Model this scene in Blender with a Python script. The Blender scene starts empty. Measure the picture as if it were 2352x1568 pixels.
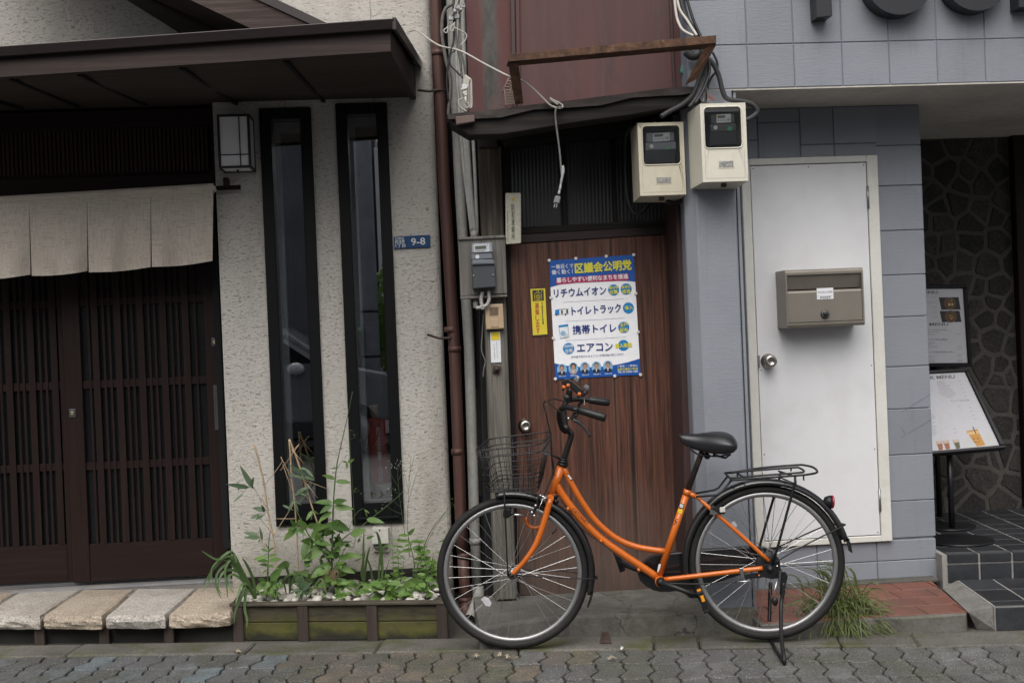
import bpy, bmesh, math, random
from mathutils import Vector, Matrix
from mathutils import noise as mnoise
random.seed(7)
R = random.Random(11)
SC = bpy.context.scene
COL = SC.collection
V = Vector

# ------------------------------------------------------------------ camera
F = 2744.0                      # focal length for a frame 2352 wide (42 mm on full frame)
H = 1.36                        # eye height
YAW, ROLL, PITCH = math.radians(4.2), math.atan(0.041), -0.0051
fw = V((math.sin(YAW) * math.cos(PITCH), math.cos(YAW) * math.cos(PITCH), math.sin(PITCH)))
r0 = V((math.cos(YAW), -math.sin(YAW), 0))
u0 = r0.cross(fw)
rt = r0 * math.cos(ROLL) - u0 * math.sin(ROLL)
up = r0 * math.sin(ROLL) + u0 * math.cos(ROLL)
EYE = V((0, 0, H))
cam_d = bpy.data.cameras.new('camera')
cam_d.lens = 42.0
cam_d.sensor_width = 36.0
cam_d.sensor_fit = 'HORIZONTAL'
cam_d.clip_end = 500
cam_d.clip_start = 0.05
cam = bpy.data.objects.new('camera', cam_d)
COL.objects.link(cam)
cam.matrix_world = Matrix(((rt.x, up.x, -fw.x, 0), (rt.y, up.y, -fw.y, 0), (rt.z, up.z, -fw.z, H), (0, 0, 0, 1)))
SC.camera = cam

# ------------------------------------------------------------------ sky, sun, exposure
SUN_EL, SUN_AZ = math.radians(54), math.radians(194)     # behind and left of the camera, high
world = bpy.data.worlds.new('World')
SC.world = world
world.use_nodes = True
wn = world.node_tree.nodes
wl = world.node_tree.links
bg = wn['Background']
sky = wn.new('ShaderNodeTexSky')
sky.sky_type = 'NISHITA'
sky.sun_disc = False
sky.sun_elevation = SUN_EL
sky.sun_rotation = SUN_AZ
sky.air_density = 1.0
sky.dust_density = 6.0
hs = wn.new('ShaderNodeHueSaturation')
hs.inputs['Saturation'].default_value = 0.33
wl.new(sky.outputs[0], hs.inputs['Color'])
wl.new(hs.outputs[0], bg.inputs['Color'])
bg.inputs['Strength'].default_value = 0.10
sun_d = bpy.data.lights.new('sun', 'SUN')
sun_d.energy = 1.6
sun_d.angle = math.radians(66)
sun_d.color = (1.0, 0.97, 0.93)
sun = bpy.data.objects.new('sun', sun_d)
COL.objects.link(sun)
sdir = V((math.sin(SUN_AZ) * math.cos(SUN_EL), math.cos(SUN_AZ) * math.cos(SUN_EL), math.sin(SUN_EL)))
sun.rotation_euler = sdir.to_track_quat('Z', 'Y').to_euler()
sun.location = (0, -4, 12)
SC.view_settings.view_transform = 'Standard'
SC.view_settings.look = 'None'
SC.view_settings.gamma = 1
SC.view_settings.exposure = 0.48
SC.cycles.use_denoising = True
SC.cycles.max_bounces = 8

# ------------------------------------------------------------------ survey: where a sight line meets a real plane
def ray(x, y):
    return fw * F + rt * (x - 1176.0) + up * (784.0 - y)
def P(x, y, Y):
    d = ray(x, y)
    return EYE + d * (Y / d.y)
def G(x, y, z=0.0):
    d = ray(x, y)
    return EYE + d * ((z - H) / d.z)
def crop(x0, y0, w, full=2352):
    k = w / full * 0.9408
    return lambda x, y: (x0 * 0.9408 + x * k, y0 * 0.9408 + y * k)
a1, a2, a3, a4 = crop(0, 0, 650), crop(600, 0, 650), crop(1050, 0, 650), crop(1600, 0, 900)
a5, a6, a7, a8 = crop(0, 400, 650), crop(600, 400, 650), crop(1050, 400, 650), crop(1700, 350, 800)
b1, b2, b3, b4 = crop(0, 800, 650), crop(0, 1233, 650, 2348), crop(480, 1033, 650, 2348), crop(550, 1233, 650, 2348)
b5, b6, b7, b8 = crop(1050, 850, 650), crop(1050, 1200, 650), crop(1550, 1000, 650), crop(1700, 1233, 800)
c1, c2, c3, c4 = crop(2200, 650, 300, 672), crop(1300, 600, 300, 1384), crop(1330, 910, 200, 1845), crop(1530, 1300, 450, 2075)
c5, c6, c7, c8 = crop(1640, 60, 220, 784), crop(1060, 0, 140, 732), crop(1100, 560, 260, 1132), crop(1520, 270, 330, 2250)
d0 = lambda x, y: (x, y)
def PL(f, Y, *pts):
    return [P(*f(x, y), Y) for x, y in pts]

# ------------------------------------------------------------------ materials
MATS = {}
class NT:
    def __init__(s, name):
        s.m = bpy.data.materials.new(name)
        s.m.use_nodes = True
        s.t = s.m.node_tree
        s.n, s.l = s.t.nodes, s.t.links
        s.b = s.n['Principled BSDF']
        s.out = s.n['Material Output']
        s.tc = s.n.new('ShaderNodeTexCoord')
    def node(s, kind, **kw):
        n = s.n.new('ShaderNode' + kind)
        for k, v in kw.items():
            setattr(n, k, v)
        return n
    def link(s, a, b): s.l.new(a, b)
    def coord(s, stretch=(1, 1, 1), rnd=False):
        mp = s.node('Mapping')
        mp.inputs['Scale'].default_value = stretch
        s.link(s.tc.outputs['Object'], mp.inputs['Vector'])
        if rnd:
            oi = s.node('ObjectInfo')
            mu = s.node('Math', operation='MULTIPLY'); mu.inputs[1].default_value = 37.0
            s.link(oi.outputs['Random'], mu.inputs[0])
            cb = s.node('CombineXYZ')
            for i in range(3): s.link(mu.outputs[0], cb.inputs[i])
            s.link(cb.outputs[0], mp.inputs['Location'])
        return mp.outputs[0]
    def noise(s, vec, scale, detail=6, rough=.6, dist=0):
        n = s.node('TexNoise')
        n.inputs['Scale'].default_value = scale
        n.inputs['Detail'].default_value = detail
        n.inputs['Roughness'].default_value = rough
        n.inputs['Distortion'].default_value = dist
        s.link(vec, n.inputs['Vector'])
        return n.outputs['Fac']
    def ramp(s, fac, *stops):
        r = s.node('ValToRGB')
        e = r.color_ramp.elements
        while len(e) < len(stops): e.new(0.5)
        for i, (p, c) in enumerate(stops):
            e[i].position = p
            e[i].color = (c, c, c, 1) if isinstance(c, (int, float)) else (*c[:3], 1)
        s.link(fac, r.inputs[0])
        return r.outputs[0]
    def mix(s, fac, a, b, mode='MIX'):
        m = s.node('Mix', data_type='RGBA', blend_type=mode)
        for i, x in ((0, fac), (6, a), (7, b)):
            if hasattr(x, 'is_output'): s.link(x, m.inputs[i])
            else: m.inputs[i].default_value = x if i == 0 else (*x[:3], 1)
        return m.outputs[2]
    def math(s, op, a, b=None):
        m = s.node('Math', operation=op)
        for i, x in enumerate((a, b)):
            if x is None: continue
            if hasattr(x, 'is_output'): s.link(x, m.inputs[i])
            else: m.inputs[i].default_value = x
        return m.outputs[0]
    def bump(s, h, strength=.5, dist=.01):
        b = s.node('Bump')
        b.inputs['Strength'].default_value = strength
        b.inputs['Distance'].default_value = dist
        s.link(h, b.inputs['Height'])
        s.link(b.outputs[0], s.b.inputs['Normal'])
    def color(s, c):
        if hasattr(c, 'is_output'): s.link(c, s.b.inputs['Base Color'])
        else: s.b.inputs['Base Color'].default_value = (*c[:3], 1)
    def set(s, **kw):
        for k, v in kw.items():
            s.b.inputs[k.replace('_', ' ')].default_value = v

def mul(c, k): return tuple(min(1, x * k) for x in c)
def mat(name, c, rough=.6, metal=0, var=.18, scale=6, stretch=(1, 1, 1), bump=0, bscale=60, bdist=.003, c2=None,
        dirt=0, dscale=2.2, dcol=(.03, .027, .022), fine=.1, spec=None, coat=0, rnd=False, rv=0):
    """general surface: large blotches, fine speckle, optional dirt and relief"""
    if name in MATS: return MATS[name]
    t = NT(name)
    v = t.coord(stretch, rnd)
    big = t.noise(v, scale)
    col = t.ramp(big, (.3, mul(c, 1 - var)), (.7, c2 or mul(c, 1 + var)))
    if fine:
        fn = t.noise(v, scale * 14, 3)
        col = t.mix(fine, col, t.ramp(fn, (.3, .0), (.7, 1.0)), 'OVERLAY')
    if rv:
        oi = t.node('ObjectInfo')
        rr = t.node('MapRange'); rr.inputs[3].default_value = 1 - rv; rr.inputs[4].default_value = 1 + rv
        t.link(oi.outputs['Random'], rr.inputs[0])
        col = t.mix(1.0, col, rr.outputs[0], 'MULTIPLY')
    if dirt:
        dn = t.noise(t.coord((1, 1, 1)), dscale, 8, .7)
        col = t.mix(t.ramp(dn, (.5, 0.0), (.72, dirt)), col, dcol)
    t.color(col)
    t.set(Roughness=rough, Metallic=metal)
    if spec is not None: t.b.inputs['Specular IOR Level'].default_value = spec
    if coat:
        t.b.inputs['Coat Weight'].default_value = coat
        t.b.inputs['Coat Roughness'].default_value = .08
    if bump:
        t.bump(t.noise(v, bscale, 5), bump, bdist)
    MATS[name] = t.m
    return t.m

def m_stucco():
    t = NT('trowelled stucco')
    v = t.coord((.62, .62, 1.7))
    n1 = t.noise(v, 60, 8, .62, .5)
    n2 = t.noise(v, 150, 6, .6, .3)
    h = t.math('ADD', t.math('MULTIPLY', n1, 1.0), t.math('MULTIPLY', n2, .5))
    pits = t.ramp(t.noise(v, 84, 5, .62, 1.0), (.35, 0.0), (.43, 1.0))
    h2 = t.math('ADD', h, t.math('MULTIPLY', pits, .6))
    base = t.ramp(t.noise(t.coord(), 1.4, 6), (.3, (.49, .465, .425)), (.7, (.585, .56, .515)))
    base = t.mix(t.ramp(t.noise(t.coord((1, 1, .25)), 3.1, 7, .65), (.52, 0.0), (.72, .5)), base, (.24, .21, .175))
    sz = t.node('SeparateXYZ'); t.link(t.tc.outputs['Object'], sz.inputs[0])
    spl = t.math('ADD', t.math('MULTIPLY', sz.outputs[2], 2.2), t.math('MULTIPLY', t.noise(t.coord(), 4, 8), .9))
    base = t.mix(t.ramp(spl, (.35, .75), (1.1, 0.0)), base, (.2, .19, .14))
    hx = t.math('ADD', sz.outputs[0], t.math('MULTIPLY', t.math('SUBTRACT', t.noise(t.coord((0, 0, 1)), 5, 9, .7), .5), .035))
    for x0_ in (.315, -.13):
        base = t.mix(t.ramp(t.math('ABSOLUTE', t.math('SUBTRACT', hx, x0_)), (.0008, .7), (.0035, 0.0)), base, (.12, .11, .095))
    col = t.mix(pits, (.27, .25, .22), base)
    t.color(col); t.set(Roughness=.92)
    t.b.inputs['Specular IOR Level'].default_value = .2
    t.bump(h2, .62, .009)
    return t.m

def m_grain(name, ca, cb, cc, along='Z', rough=.55, freq=55, bump=.25, bdist=.002, rnd=True, spec=.35, knots=True):
    """wood: streaks along one axis"""
    t = NT(name)
    s = {'Z': (1, 1, .035), 'X': (.035, 1, 1), 'Y': (1, .035, 1)}[along]
    v = t.coord(s, rnd)
    st = t.noise(v, freq, 6, .65, .25)
    wide = t.noise(v, freq / 7, 4, .55, .8)
    col = t.ramp(st, (.3, ca), (.5, cb), (.68, cc))
    col = t.mix(t.ramp(wide, (.35, .65), (.62, 0.0)), col, ca)
    if knots:
        col = t.mix(t.ramp(t.noise(t.coord(rnd=rnd), 2.3, 5), (.45, 0.0), (.75, .35)), col, mul(cb, .55))
    t.color(col); t.set(Roughness=rough)
    t.b.inputs['Specular IOR Level'].default_value = spec
    t.bump(st, bump, bdist)
    return t.m

def m_sheet_metal():
    """old red-brown painted sheet, with one broad band where the paint has worn to grey"""
    t = NT('worn red painted sheet metal')
    v = t.coord((1, 1, .18))
    base = t.ramp(t.noise(v, 3.5, 8, .6, .3), (.3, (.058, .021, .02)), (.55, (.082, .029, .027)), (.75, (.065, .034, .031)))
    base = t.mix(t.ramp(t.noise(t.coord((1, 1, .06)), 13, 7, .7), (.46, 0.0), (.66, .6)), base, (.045, .022, .021))
    base = t.mix(t.ramp(t.noise(t.coord((1, 1, .1)), 8, 7, .7), (.58, 0.0), (.72, .4)), base, (.10, .065, .06))
    base = t.mix(t.ramp(t.noise(t.coord((1, 1, .5)), 9, 8, .7), (.58, 0.0), (.72, .7)), base, (.028, .022, .02))
    t.color(base); t.set(Roughness=.6)
    t.bump(t.noise(v, 14, 6), .15, .004)
    return t.m
def m_sheet_worn():
    t = NT('worn red sheet metal with grey bare band')
    v = t.coord((1, 1, .18))
    red = t.ramp(t.noise(v, 4, 8, .6, .3), (.3, (.065, .022, .021)), (.7, (.105, .034, .032)))
    sp = t.node('SeparateXYZ'); t.link(t.tc.outputs['Object'], sp.inputs[0])
    n = t.noise(t.coord((1, 1, .4)), 7, 8, .65, .6)
    xx = t.math('ADD', sp.outputs[0], t.math('MULTIPLY', t.math('SUBTRACT', n, .5), .10))
    band = t.ramp(t.math('ABSOLUTE', xx), (.030, 1.0), (.05, 0.0))
    grey = t.ramp(t.noise(t.coord((1, 1, .3)), 22, 8, .7), (.3, (.022, .02, .018)), (.65, (.085, .078, .07)))
    grey = t.mix(t.ramp(t.noise(v, 9, 6), (.5, 0.0), (.6, .8)), grey, (.10, .048, .044))
    t.color(t.mix(band, red, grey)); t.set(Roughness=.7)
    t.bump(t.noise(v, 18, 6), .2, .004)
    return t.m

def m_blockpaint():
    t = NT('blue grey masonry paint')
    v = t.coord((1, 1, 6))
    rip = t.noise(v, 22, 6, .6, .5)
    base = t.ramp(t.noise(t.coord(), 2.3, 6), (.3, (.205, .22, .25)), (.7, (.238, .254, .285)))
    base = t.mix(t.ramp(t.noise(t.coord((1, 1, .3)), 5, 8, .7), (.62, 0.0), (.8, .3)), base, (.12, .12, .13))
    oi = t.node('ObjectInfo')
    rr = t.node('MapRange'); rr.inputs[3].default_value = .93; rr.inputs[4].default_value = 1.06
    t.link(oi.outputs['Random'], rr.inputs[0])
    base = t.mix(1.0, base, rr.outputs[0], 'MULTIPLY')
    base = t.mix(t.ramp(t.noise(t.coord((3, 3, .35)), 6, 8, .7), (.56, 0.0), (.75, .28)), base, (.10, .10, .105))
    base = t.mix(t.ramp(t.noise(t.coord(), 60, 3, .7), (.68, 0.0), (.74, .6)), base, (.33, .34, .36))
    t.color(base); t.set(Roughness=.5)
    t.b.inputs['Specular IOR Level'].default_value = .35
    t.bump(t.math('ADD', rip, t.math('MULTIPLY', t.noise(t.coord(), 140, 4), .3)), .35, .004)
    return t.m

def m_granite(name, ca, cb, moss=0, speck=170, rnd=True, rv=.12):
    t = NT(name)
    v = t.coord(rnd=rnd)
    base = t.ramp(t.noise(v, 3.5, 6), (.3, ca), (.7, cb))
    sp = t.noise(v, speck, 3, .7)
    base = t.mix(t.ramp(sp, (.36, .75), (.46, 0.0)), base, mul(ca, .35))
    base = t.mix(t.ramp(sp, (.56, 0.0), (.66, .7)), base, mul(cb, 1.6))
    base = t.mix(t.ramp(t.noise(t.coord(), 6, 8, .7), (.5, 0.0), (.75, .5)), base, mul(ca, .5))
    if moss:
        base = t.mix(t.ramp(t.noise(t.coord(), 3.2, 9, .72), (.5, 0.0), (.62, moss)), base, (.055, .062, .018))
    oi = t.node('ObjectInfo')
    rr = t.node('MapRange'); rr.inputs[3].default_value = 1 - rv; rr.inputs[4].default_value = 1 + rv
    t.link(oi.outputs['Random'], rr.inputs[0])
    base = t.mix(1.0, base, rr.outputs[0], 'MULTIPLY')
    t.color(base); t.set(Roughness=.85)
    t.bump(t.math('ADD', sp, t.math('MULTIPLY', t.noise(v, 28, 6), 1.2)), .5, .004)
    return t.m

def m_paver(name, *stops):
    t = NT(name)
    oi = t.node('ObjectInfo')
    base = t.ramp(oi.outputs['Random'], *stops)
    v = t.coord(rnd=True)
    base = t.mix(t.ramp(t.noise(v, 9, 7), (.38, .7), (.6, 0.0)), base, (.05, .049, .046))
    ge = t.node('NewGeometry')
    base = t.mix(t.ramp(t.noise(ge.outputs['Position'], 3.1, 8, .65), (.47, 0.0), (.6, .7)), base, (.05, .052, .034))
    sp = t.noise(v, 190, 2, .7)
    base = t.mix(t.ramp(sp, (.58, 0.0), (.68, .7)), base, (.42, .41, .40))
    base = t.mix(t.ramp(sp, (.34, .7), (.44, 0.0)), base, (.03, .03, .03))
    t.color(base); t.set(Roughness=.8)
    t.bump(t.math('ADD', sp, t.noise(v, 40, 5)), .4, .003)
    return t.m

def m_concrete(name='old concrete', cracks=True, ca=(.065, .062, .056), cb=(.165, .158, .144), moss=.7):
    t = NT(name)
    v = t.coord()
    base = t.ramp(t.noise(v, 4.5, 9, .7, .5), (.32, ca), (.68, cb))
    base = t.mix(t.ramp(t.noise(v, 90, 4, .7), (.55, 0.0), (.7, .35)), base, mul(cb, 1.5))
    base = t.mix(t.ramp(t.noise(v, 2.6, 9, .75), (.52, 0.0), (.66, moss)), base, (.06, .062, .026))
    base = t.mix(t.ramp(t.noise(v, 7, 9, .75, 1.0), (.56, 0.0), (.66, .75)), base, (.04, .038, .034))
    vo = t.node('TexVoronoi', feature='DISTANCE_TO_EDGE'); vo.inputs['Scale'].default_value = 1.7
    wb = t.node('Vectormath' if False else 'Mapping'); t.link(v, wb.inputs['Vector'])
    wn_ = t.node('TexNoise'); wn_.inputs['Scale'].default_value = 5; wn_.inputs['Detail'].default_value = 8; t.link(v, wn_.inputs['Vector'])
    mv = t.node('Mix', data_type='RGBA', blend_type='LINEAR_LIGHT'); mv.inputs[0].default_value = .16; t.link(v, mv.inputs[6]); t.link(wn_.outputs['Color'], mv.inputs[7])
    t.link(mv.outputs[2], vo.inputs['Vector'])
    crack = t.ramp(vo.outputs['Distance'], (.0015, 1.0), (.005, 0.0))
    if cracks: base = t.mix(crack, base, (.03, .028, .025))
    t.color(base); t.set(Roughness=.9)
    t.bump(t.math('ADD', t.noise(v, 30, 9, .7), t.math('MULTIPLY', t.noise(v, 6, 6), 1.5)), .55, .01)
    return t.m

def m_mossy_board():
    t = NT('mossy planter board')
    v = t.coord((.05, 1, 1), True)
    st = t.noise(v, 50, 6, .65, .4)
    base = t.ramp(st, (.3, (.024, .019, .011)), (.65, (.062, .052, .030)))
    sp = t.node('SeparateXYZ'); t.link(t.tc.outputs['Object'], sp.inputs[0])
    n = t.noise(t.coord((1, 1, 1.6)), 6, 8, .65, .4)
    low = t.math('SUBTRACT', t.math('ADD', .275, t.math('MULTIPLY', n, -.30)), sp.outputs[2])
    base = t.mix(t.ramp(t.math('MULTIPLY', low, 8.0), (.05, 0.0), (.55, .9)), base, t.ramp(n, (.35, (.035, .04, .006)), (.6, (.10, .10, .014))))
    base = t.mix(t.ramp(t.math('ADD', t.math('MULTIPLY', sp.outputs[2], 9.0), t.noise(t.coord(), 8, 6)), (.62, .95), (1.05, 0.0)), base, (.012, .0115, .008))
    t.color(base); t.set(Roughness=.85)
    t.bump(st, .35, .003)
    return t.m

def m_leaf(name, ca, cb, back=1.0):
    t = NT(name)
    oi = t.node('ObjectInfo')
    base = t.ramp(oi.outputs['Random'], (0, ca), (1, cb))
    base = t.mix(t.ramp(t.noise(t.coord(rnd=True), 14, 5), (.4, 0.0), (.75, .4)), base, mul(cb, 1.35))
    t.color(base); t.set(Roughness=.45)
    t.b.inputs['Specular IOR Level'].default_value = .35
    tr = t.node('BsdfTranslucent'); t.link(base, tr.inputs['Color'])
    mx = t.node('MixShader'); mx.inputs[0].default_value = .3
    t.link(t.b.outputs[0], mx.inputs[1]); t.link(tr.outputs[0], mx.inputs[2])
    t.link(mx.outputs[0], t.out.inputs['Surface'])
    return t.m

def m_linen():
    t = NT('unbleached linen')
    wx = t.noise(t.coord((1, 1, .03)), 330, 2, .5)
    wz = t.noise(t.coord((.03, 1, 1)), 330, 2, .5)
    slub = t.noise(t.coord((.05, 1, 1.4)), 55, 4, .7)
    wv = t.math('ADD', wx, wz)
    base = t.ramp(t.noise(t.coord(), 2.2, 6), (.3, (.58, .515, .44)), (.7, (.68, .61, .53)))
    base = t.mix(t.ramp(t.math('MULTIPLY', wv, .5), (.38, .55), (.52, 0.0)), base, (.28, .25, .2))
    base = t.mix(t.ramp(slub, (.28, .6), (.4, 0.0)), base, (.25, .22, .18))
    base = t.mix(t.ramp(t.noise(t.coord(), 4.5, 5), (.58, 0.0), (.8, .3)), base, (.44, .33, .24))
    t.color(base); t.set(Roughness=.95)
    t.b.inputs['Specular IOR Level'].default_value = .1
    tr = t.node('BsdfTranslucent'); t.link(base, tr.inputs['Color'])
    mx = t.node('MixShader'); mx.inputs[0].default_value = .1
    t.link(t.b.outputs[0], mx.inputs[1]); t.link(tr.outputs[0], mx.inputs[2])
    t.link(mx.outputs[0], t.out.inputs['Surface'])
    t.bump(wv, .3, .001)
    return t.m

def m_glass(name='window glass', base=.28, tint=(.93, .95, .96)):
    t = NT(name)
    tr = t.node('BsdfTransparent'); tr.inputs[0].default_value = (*tint, 1)
    gl = t.node('BsdfGlossy'); gl.inputs['Roughness'].default_value = .0
    gl.inputs['Color'].default_value = (1, 1, 1, 1)
    fr = t.node('Fresnel'); fr.inputs[0].default_value = 1.5
    fac = t.math('ADD', fr.outputs[0], base)
    mx = t.node('MixShader')
    t.link(fac, mx.inputs[0]); t.link(tr.outputs[0], mx.inputs[1]); t.link(gl.outputs[0], mx.inputs[2])
    t.link(mx.outputs[0], t.out.inputs['Surface'])
    return t.m

def m_rust():
    t = NT('rusty angle iron')
    v = t.coord()
    base = t.ramp(t.noise(v, 18, 9, .7, .3), (.32, (.03, .016, .012)), (.47, (.075, .036, .02)), (.58, (.12, .058, .028)), (.68, (.17, .16, .165)))
    t.color(base); t.set(Roughness=.85)
    t.bump(t.noise(v, 60, 8, .7), .6, .004)
    return t.m

def m_tint(name, c, rough=.45, metal=0, coat=0, spec=.5, bump=0):
    return mat(name, c, rough, metal, var=.07, fine=.04, scale=9, spec=spec, coat=coat, bump=bump)

def m_flat(name, c, rough=.55):
    if name in MATS: return MATS[name]
    t = NT(name)
    t.color(t.mix(.5, c, t.ramp(t.noise(t.coord(), 40, 3), (.3, mul(c, .93)), (.7, mul(c, 1.05)))))
    t.set(Roughness=rough)
    MATS[name] = t.m
    return t.m

def m_wood_door():
    """printed wood sheet door: reddish brown streaks, near-black veins, greyed and bleached low down"""
    t = NT('worn brown wood grain door')
    v = t.coord((1, 1, .03)); v2 = t.coord((1, 1, .008))
    st = t.noise(v, 78, 8, .72, .4)
    col = t.ramp(st, (.30, (.020, .0125, .010)), (.45, (.07, .032, .023)), (.58, (.125, .052, .034)), (.70, (.19, .092, .06)))
    wide = t.noise(v2, 11, 5, .65, .3)
    col = t.mix(t.ramp(wide, (.38, .6), (.48, 0.0)), col, (.025, .016, .013))
    col = t.mix(t.ramp(wide, (.55, 0.0), (.68, .3)), col, (.17, .095, .07))
    vein = t.noise(v2, 46, 3, .5)
    col = t.mix(t.ramp(vein, (.34, .85), (.39, 0.0)), col, (.012, .009, .008))
    sp = t.node('SeparateXYZ'); t.link(t.tc.outputs['Object'], sp.inputs[0])
    low = t.math('ADD', t.math('MULTIPLY', sp.outputs[2], 1.0), t.math('MULTIPLY', t.noise(t.coord((1, 1, .3)), 5, 8, .7), .8))
    col = t.mix(t.ramp(low, (.5, .55), (1.35, 0.0)), col, (.15, .118, .10))
    col = t.mix(t.ramp(low, (.30, .6), (.55, 0.0)), col, (.05, .04, .035))
    spot = t.noise(t.coord((1, 1, 1.5)), 38, 4, .6)
    col = t.mix(t.ramp(spot, (.72, 0.0), (.76, .55)), col, (.20, .06, .03))
    t.color(col); t.set(Roughness=.48)
    t.b.inputs['Specular IOR Level'].default_value = .3
    t.bump(st, .3, .002)
    return t.m

# ------------------------------------------------------------------ mesh builder
OFF = {}
class MB:
    def __init__(s):
        s.v, s.f, s.sm, s.mi = [], [], [], []
    def add(s, vs, fs, smooth=False, mi=0):
        n = len(s.v)
        s.v += [V(p) for p in vs]
        for f in fs:
            s.f.append([i + n for i in f]); s.sm.append(smooth); s.mi.append(mi)
        return s
    def prism(s, pts, d, mi=0):
        """outline pts swept by the vector d"""
        n = len(pts); d = V(d)
        vs = [V(p) for p in pts] + [V(p) + d for p in pts]
        fs = [list(range(n)), list(range(2 * n - 1, n - 1, -1))] + [[i, i + n, (i + 1) % n + n, (i + 1) % n] for i in range(n)]
        return s.add(vs, fs, mi=mi)
    def sheet(s, pts, mi=0):
        return s.add(pts, [list(range(len(pts)))], mi=mi)
    def box(s, a, b, mi=0):
        x0, y0, z0 = (min(a[i], b[i]) for i in range(3)); x1, y1, z1 = (max(a[i], b[i]) for i in range(3))
        return s.add([(x0, y0, z0), (x1, y0, z0), (x1, y1, z0), (x0, y1, z0), (x0, y0, z1), (x1, y0, z1), (x1, y1, z1), (x0, y1, z1)],
                     [[0, 3, 2, 1], [4, 5, 6, 7], [0, 1, 5, 4], [1, 2, 6, 5], [2, 3, 7, 6], [3, 0, 4, 7]], mi=mi)
    def tube(s, pts, r, n=8, closed=False, cap=True, mi=0, smooth=True, flat=None):
        pts = [V(p) for p in pts]
        m = len(pts)
        rs = r if isinstance(r, (list, tuple)) else [r] * m
        T = []
        for i in range(m):
            a = pts[(i - 1) % m] if closed or i else pts[0]
            b = pts[(i + 1) % m] if closed or i < m - 1 else pts[-1]
            T.append((b - a).normalized())
        ref = V((0, 0, 1)) if abs(T[0].z) < .9 else V((1, 0, 0))
        N = (ref - T[0] * ref.dot(T[0])).normalized()
        vs = []
        for i in range(m):
            N = (N - T[i] * N.dot(T[i])).normalized()
            B = T[i].cross(N)
            for k in range(n):
                a = 2 * math.pi * k / n
                q = N * math.cos(a) + B * math.sin(a)
                if flat: q = q - flat[0] * (q.dot(flat[0]) * (1 - flat[1]))
                vs.append(pts[i] + q * rs[i])
        fs = []
        for i in range(m if closed else m - 1):
            j = (i + 1) % m
            for k in range(n):
                l = (k + 1) % n
                fs.append([i * n + k, i * n + l, j * n + l, j * n + k])
        s.add(vs, fs, smooth, mi)
        if cap and not closed:
            b = len(s.v) - m * n
            s.f.append([b + k for k in range(n)][::-1]); s.sm.append(False); s.mi.append(mi)
            s.f.append([b + (m - 1) * n + k for k in range(n)]); s.sm.append(False); s.mi.append(mi)
        return s
    def lathe(s, o, ax, prof, n=16, mi=0, smooth=True):
        """profile (radius, height) round the axis ax from o"""
        o = V(o); ax = V(ax).normalized()
        e = ax.orthogonal().normalized(); g = ax.cross(e)
        vs, m = [], len(prof)
        for r, h in prof:
            for k in range(n):
                a = 2 * math.pi * k / n
                vs.append(o + ax * h + (e * math.cos(a) + g * math.sin(a)) * max(r, 1e-5))
        fs = [[i * n + k, i * n + (k + 1) % n, (i + 1) * n + (k + 1) % n, (i + 1) * n + k] for i in range(m - 1) for k in range(n)]
        fs += [[k for k in range(n)][::-1], [(m - 1) * n + k for k in range(n)]]
        return s.add(vs, fs, smooth, mi)
    def ball(s, c, r, n=10, mi=0):
        c = V(c); r = V(r) if not isinstance(r, (int, float)) else V((r, r, r))
        vs = [c + V((0, 0, r.z))]; k = n // 2
        for i in range(1, k):
            t = math.pi * i / k
            for j in range(n):
                a = 2 * math.pi * j / n
                vs.append(c + V((r.x * math.sin(t) * math.cos(a), r.y * math.sin(t) * math.sin(a), r.z * math.cos(t))))
        vs.append(c - V((0, 0, r.z)))
        fs = [[0, 1 + j, 1 + (j + 1) % n] for j in range(n)]
        for i in range(k - 2):
            for j in range(n):
                fs.append([1 + i * n + j, 1 + (i + 1) * n + j, 1 + (i + 1) * n + (j + 1) % n, 1 + i * n + (j + 1) % n])
        e = len(vs) - 1; b = 1 + (k - 2) * n
        fs += [[e, b + (j + 1) % n, b + j] for j in range(n)]
        return s.add(vs, fs, True, mi)
    def disc(s, c, e, g, rx, ry=None, n=24, mi=0, a0=0, a1=2 * math.pi):
        ry = ry or rx
        full = abs(a1 - a0 - 2 * math.pi) < 1e-6
        k = n if full else n + 1
        return s.sheet([c + e * (rx * math.cos(a0 + (a1 - a0) * i / n)) + g * (ry * math.sin(a0 + (a1 - a0) * i / n)) for i in range(k)], mi)
    def ribbon(s, pts, ws, nrm, mi=0):
        pts = [V(p) for p in pts]; m = len(pts); vs = []
        for i in range(m):
            t = (pts[min(i + 1, m - 1)] - pts[max(i - 1, 0)]).normalized()
            b = t.cross(V(nrm))
            b = b.normalized() if b.length > 1e-6 else V((1, 0, 0))
            vs += [pts[i] - b * ws[i] / 2, pts[i] + b * ws[i] / 2]
        return s.add(vs, [[2 * i, 2 * i + 1, 2 * i + 3, 2 * i + 2] for i in range(m - 1)], True, mi)
    def grid(s, fn, nu, nv, mi=0, smooth=True):
        vs = [fn(i / nu, j / nv) for j in range(nv + 1) for i in range(nu + 1)]
        w = nu + 1
        return s.add(vs, [[j * w + i, j * w + i + 1, (j + 1) * w + i + 1, (j + 1) * w + i] for j in range(nv) for i in range(nu)], smooth, mi)
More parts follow.
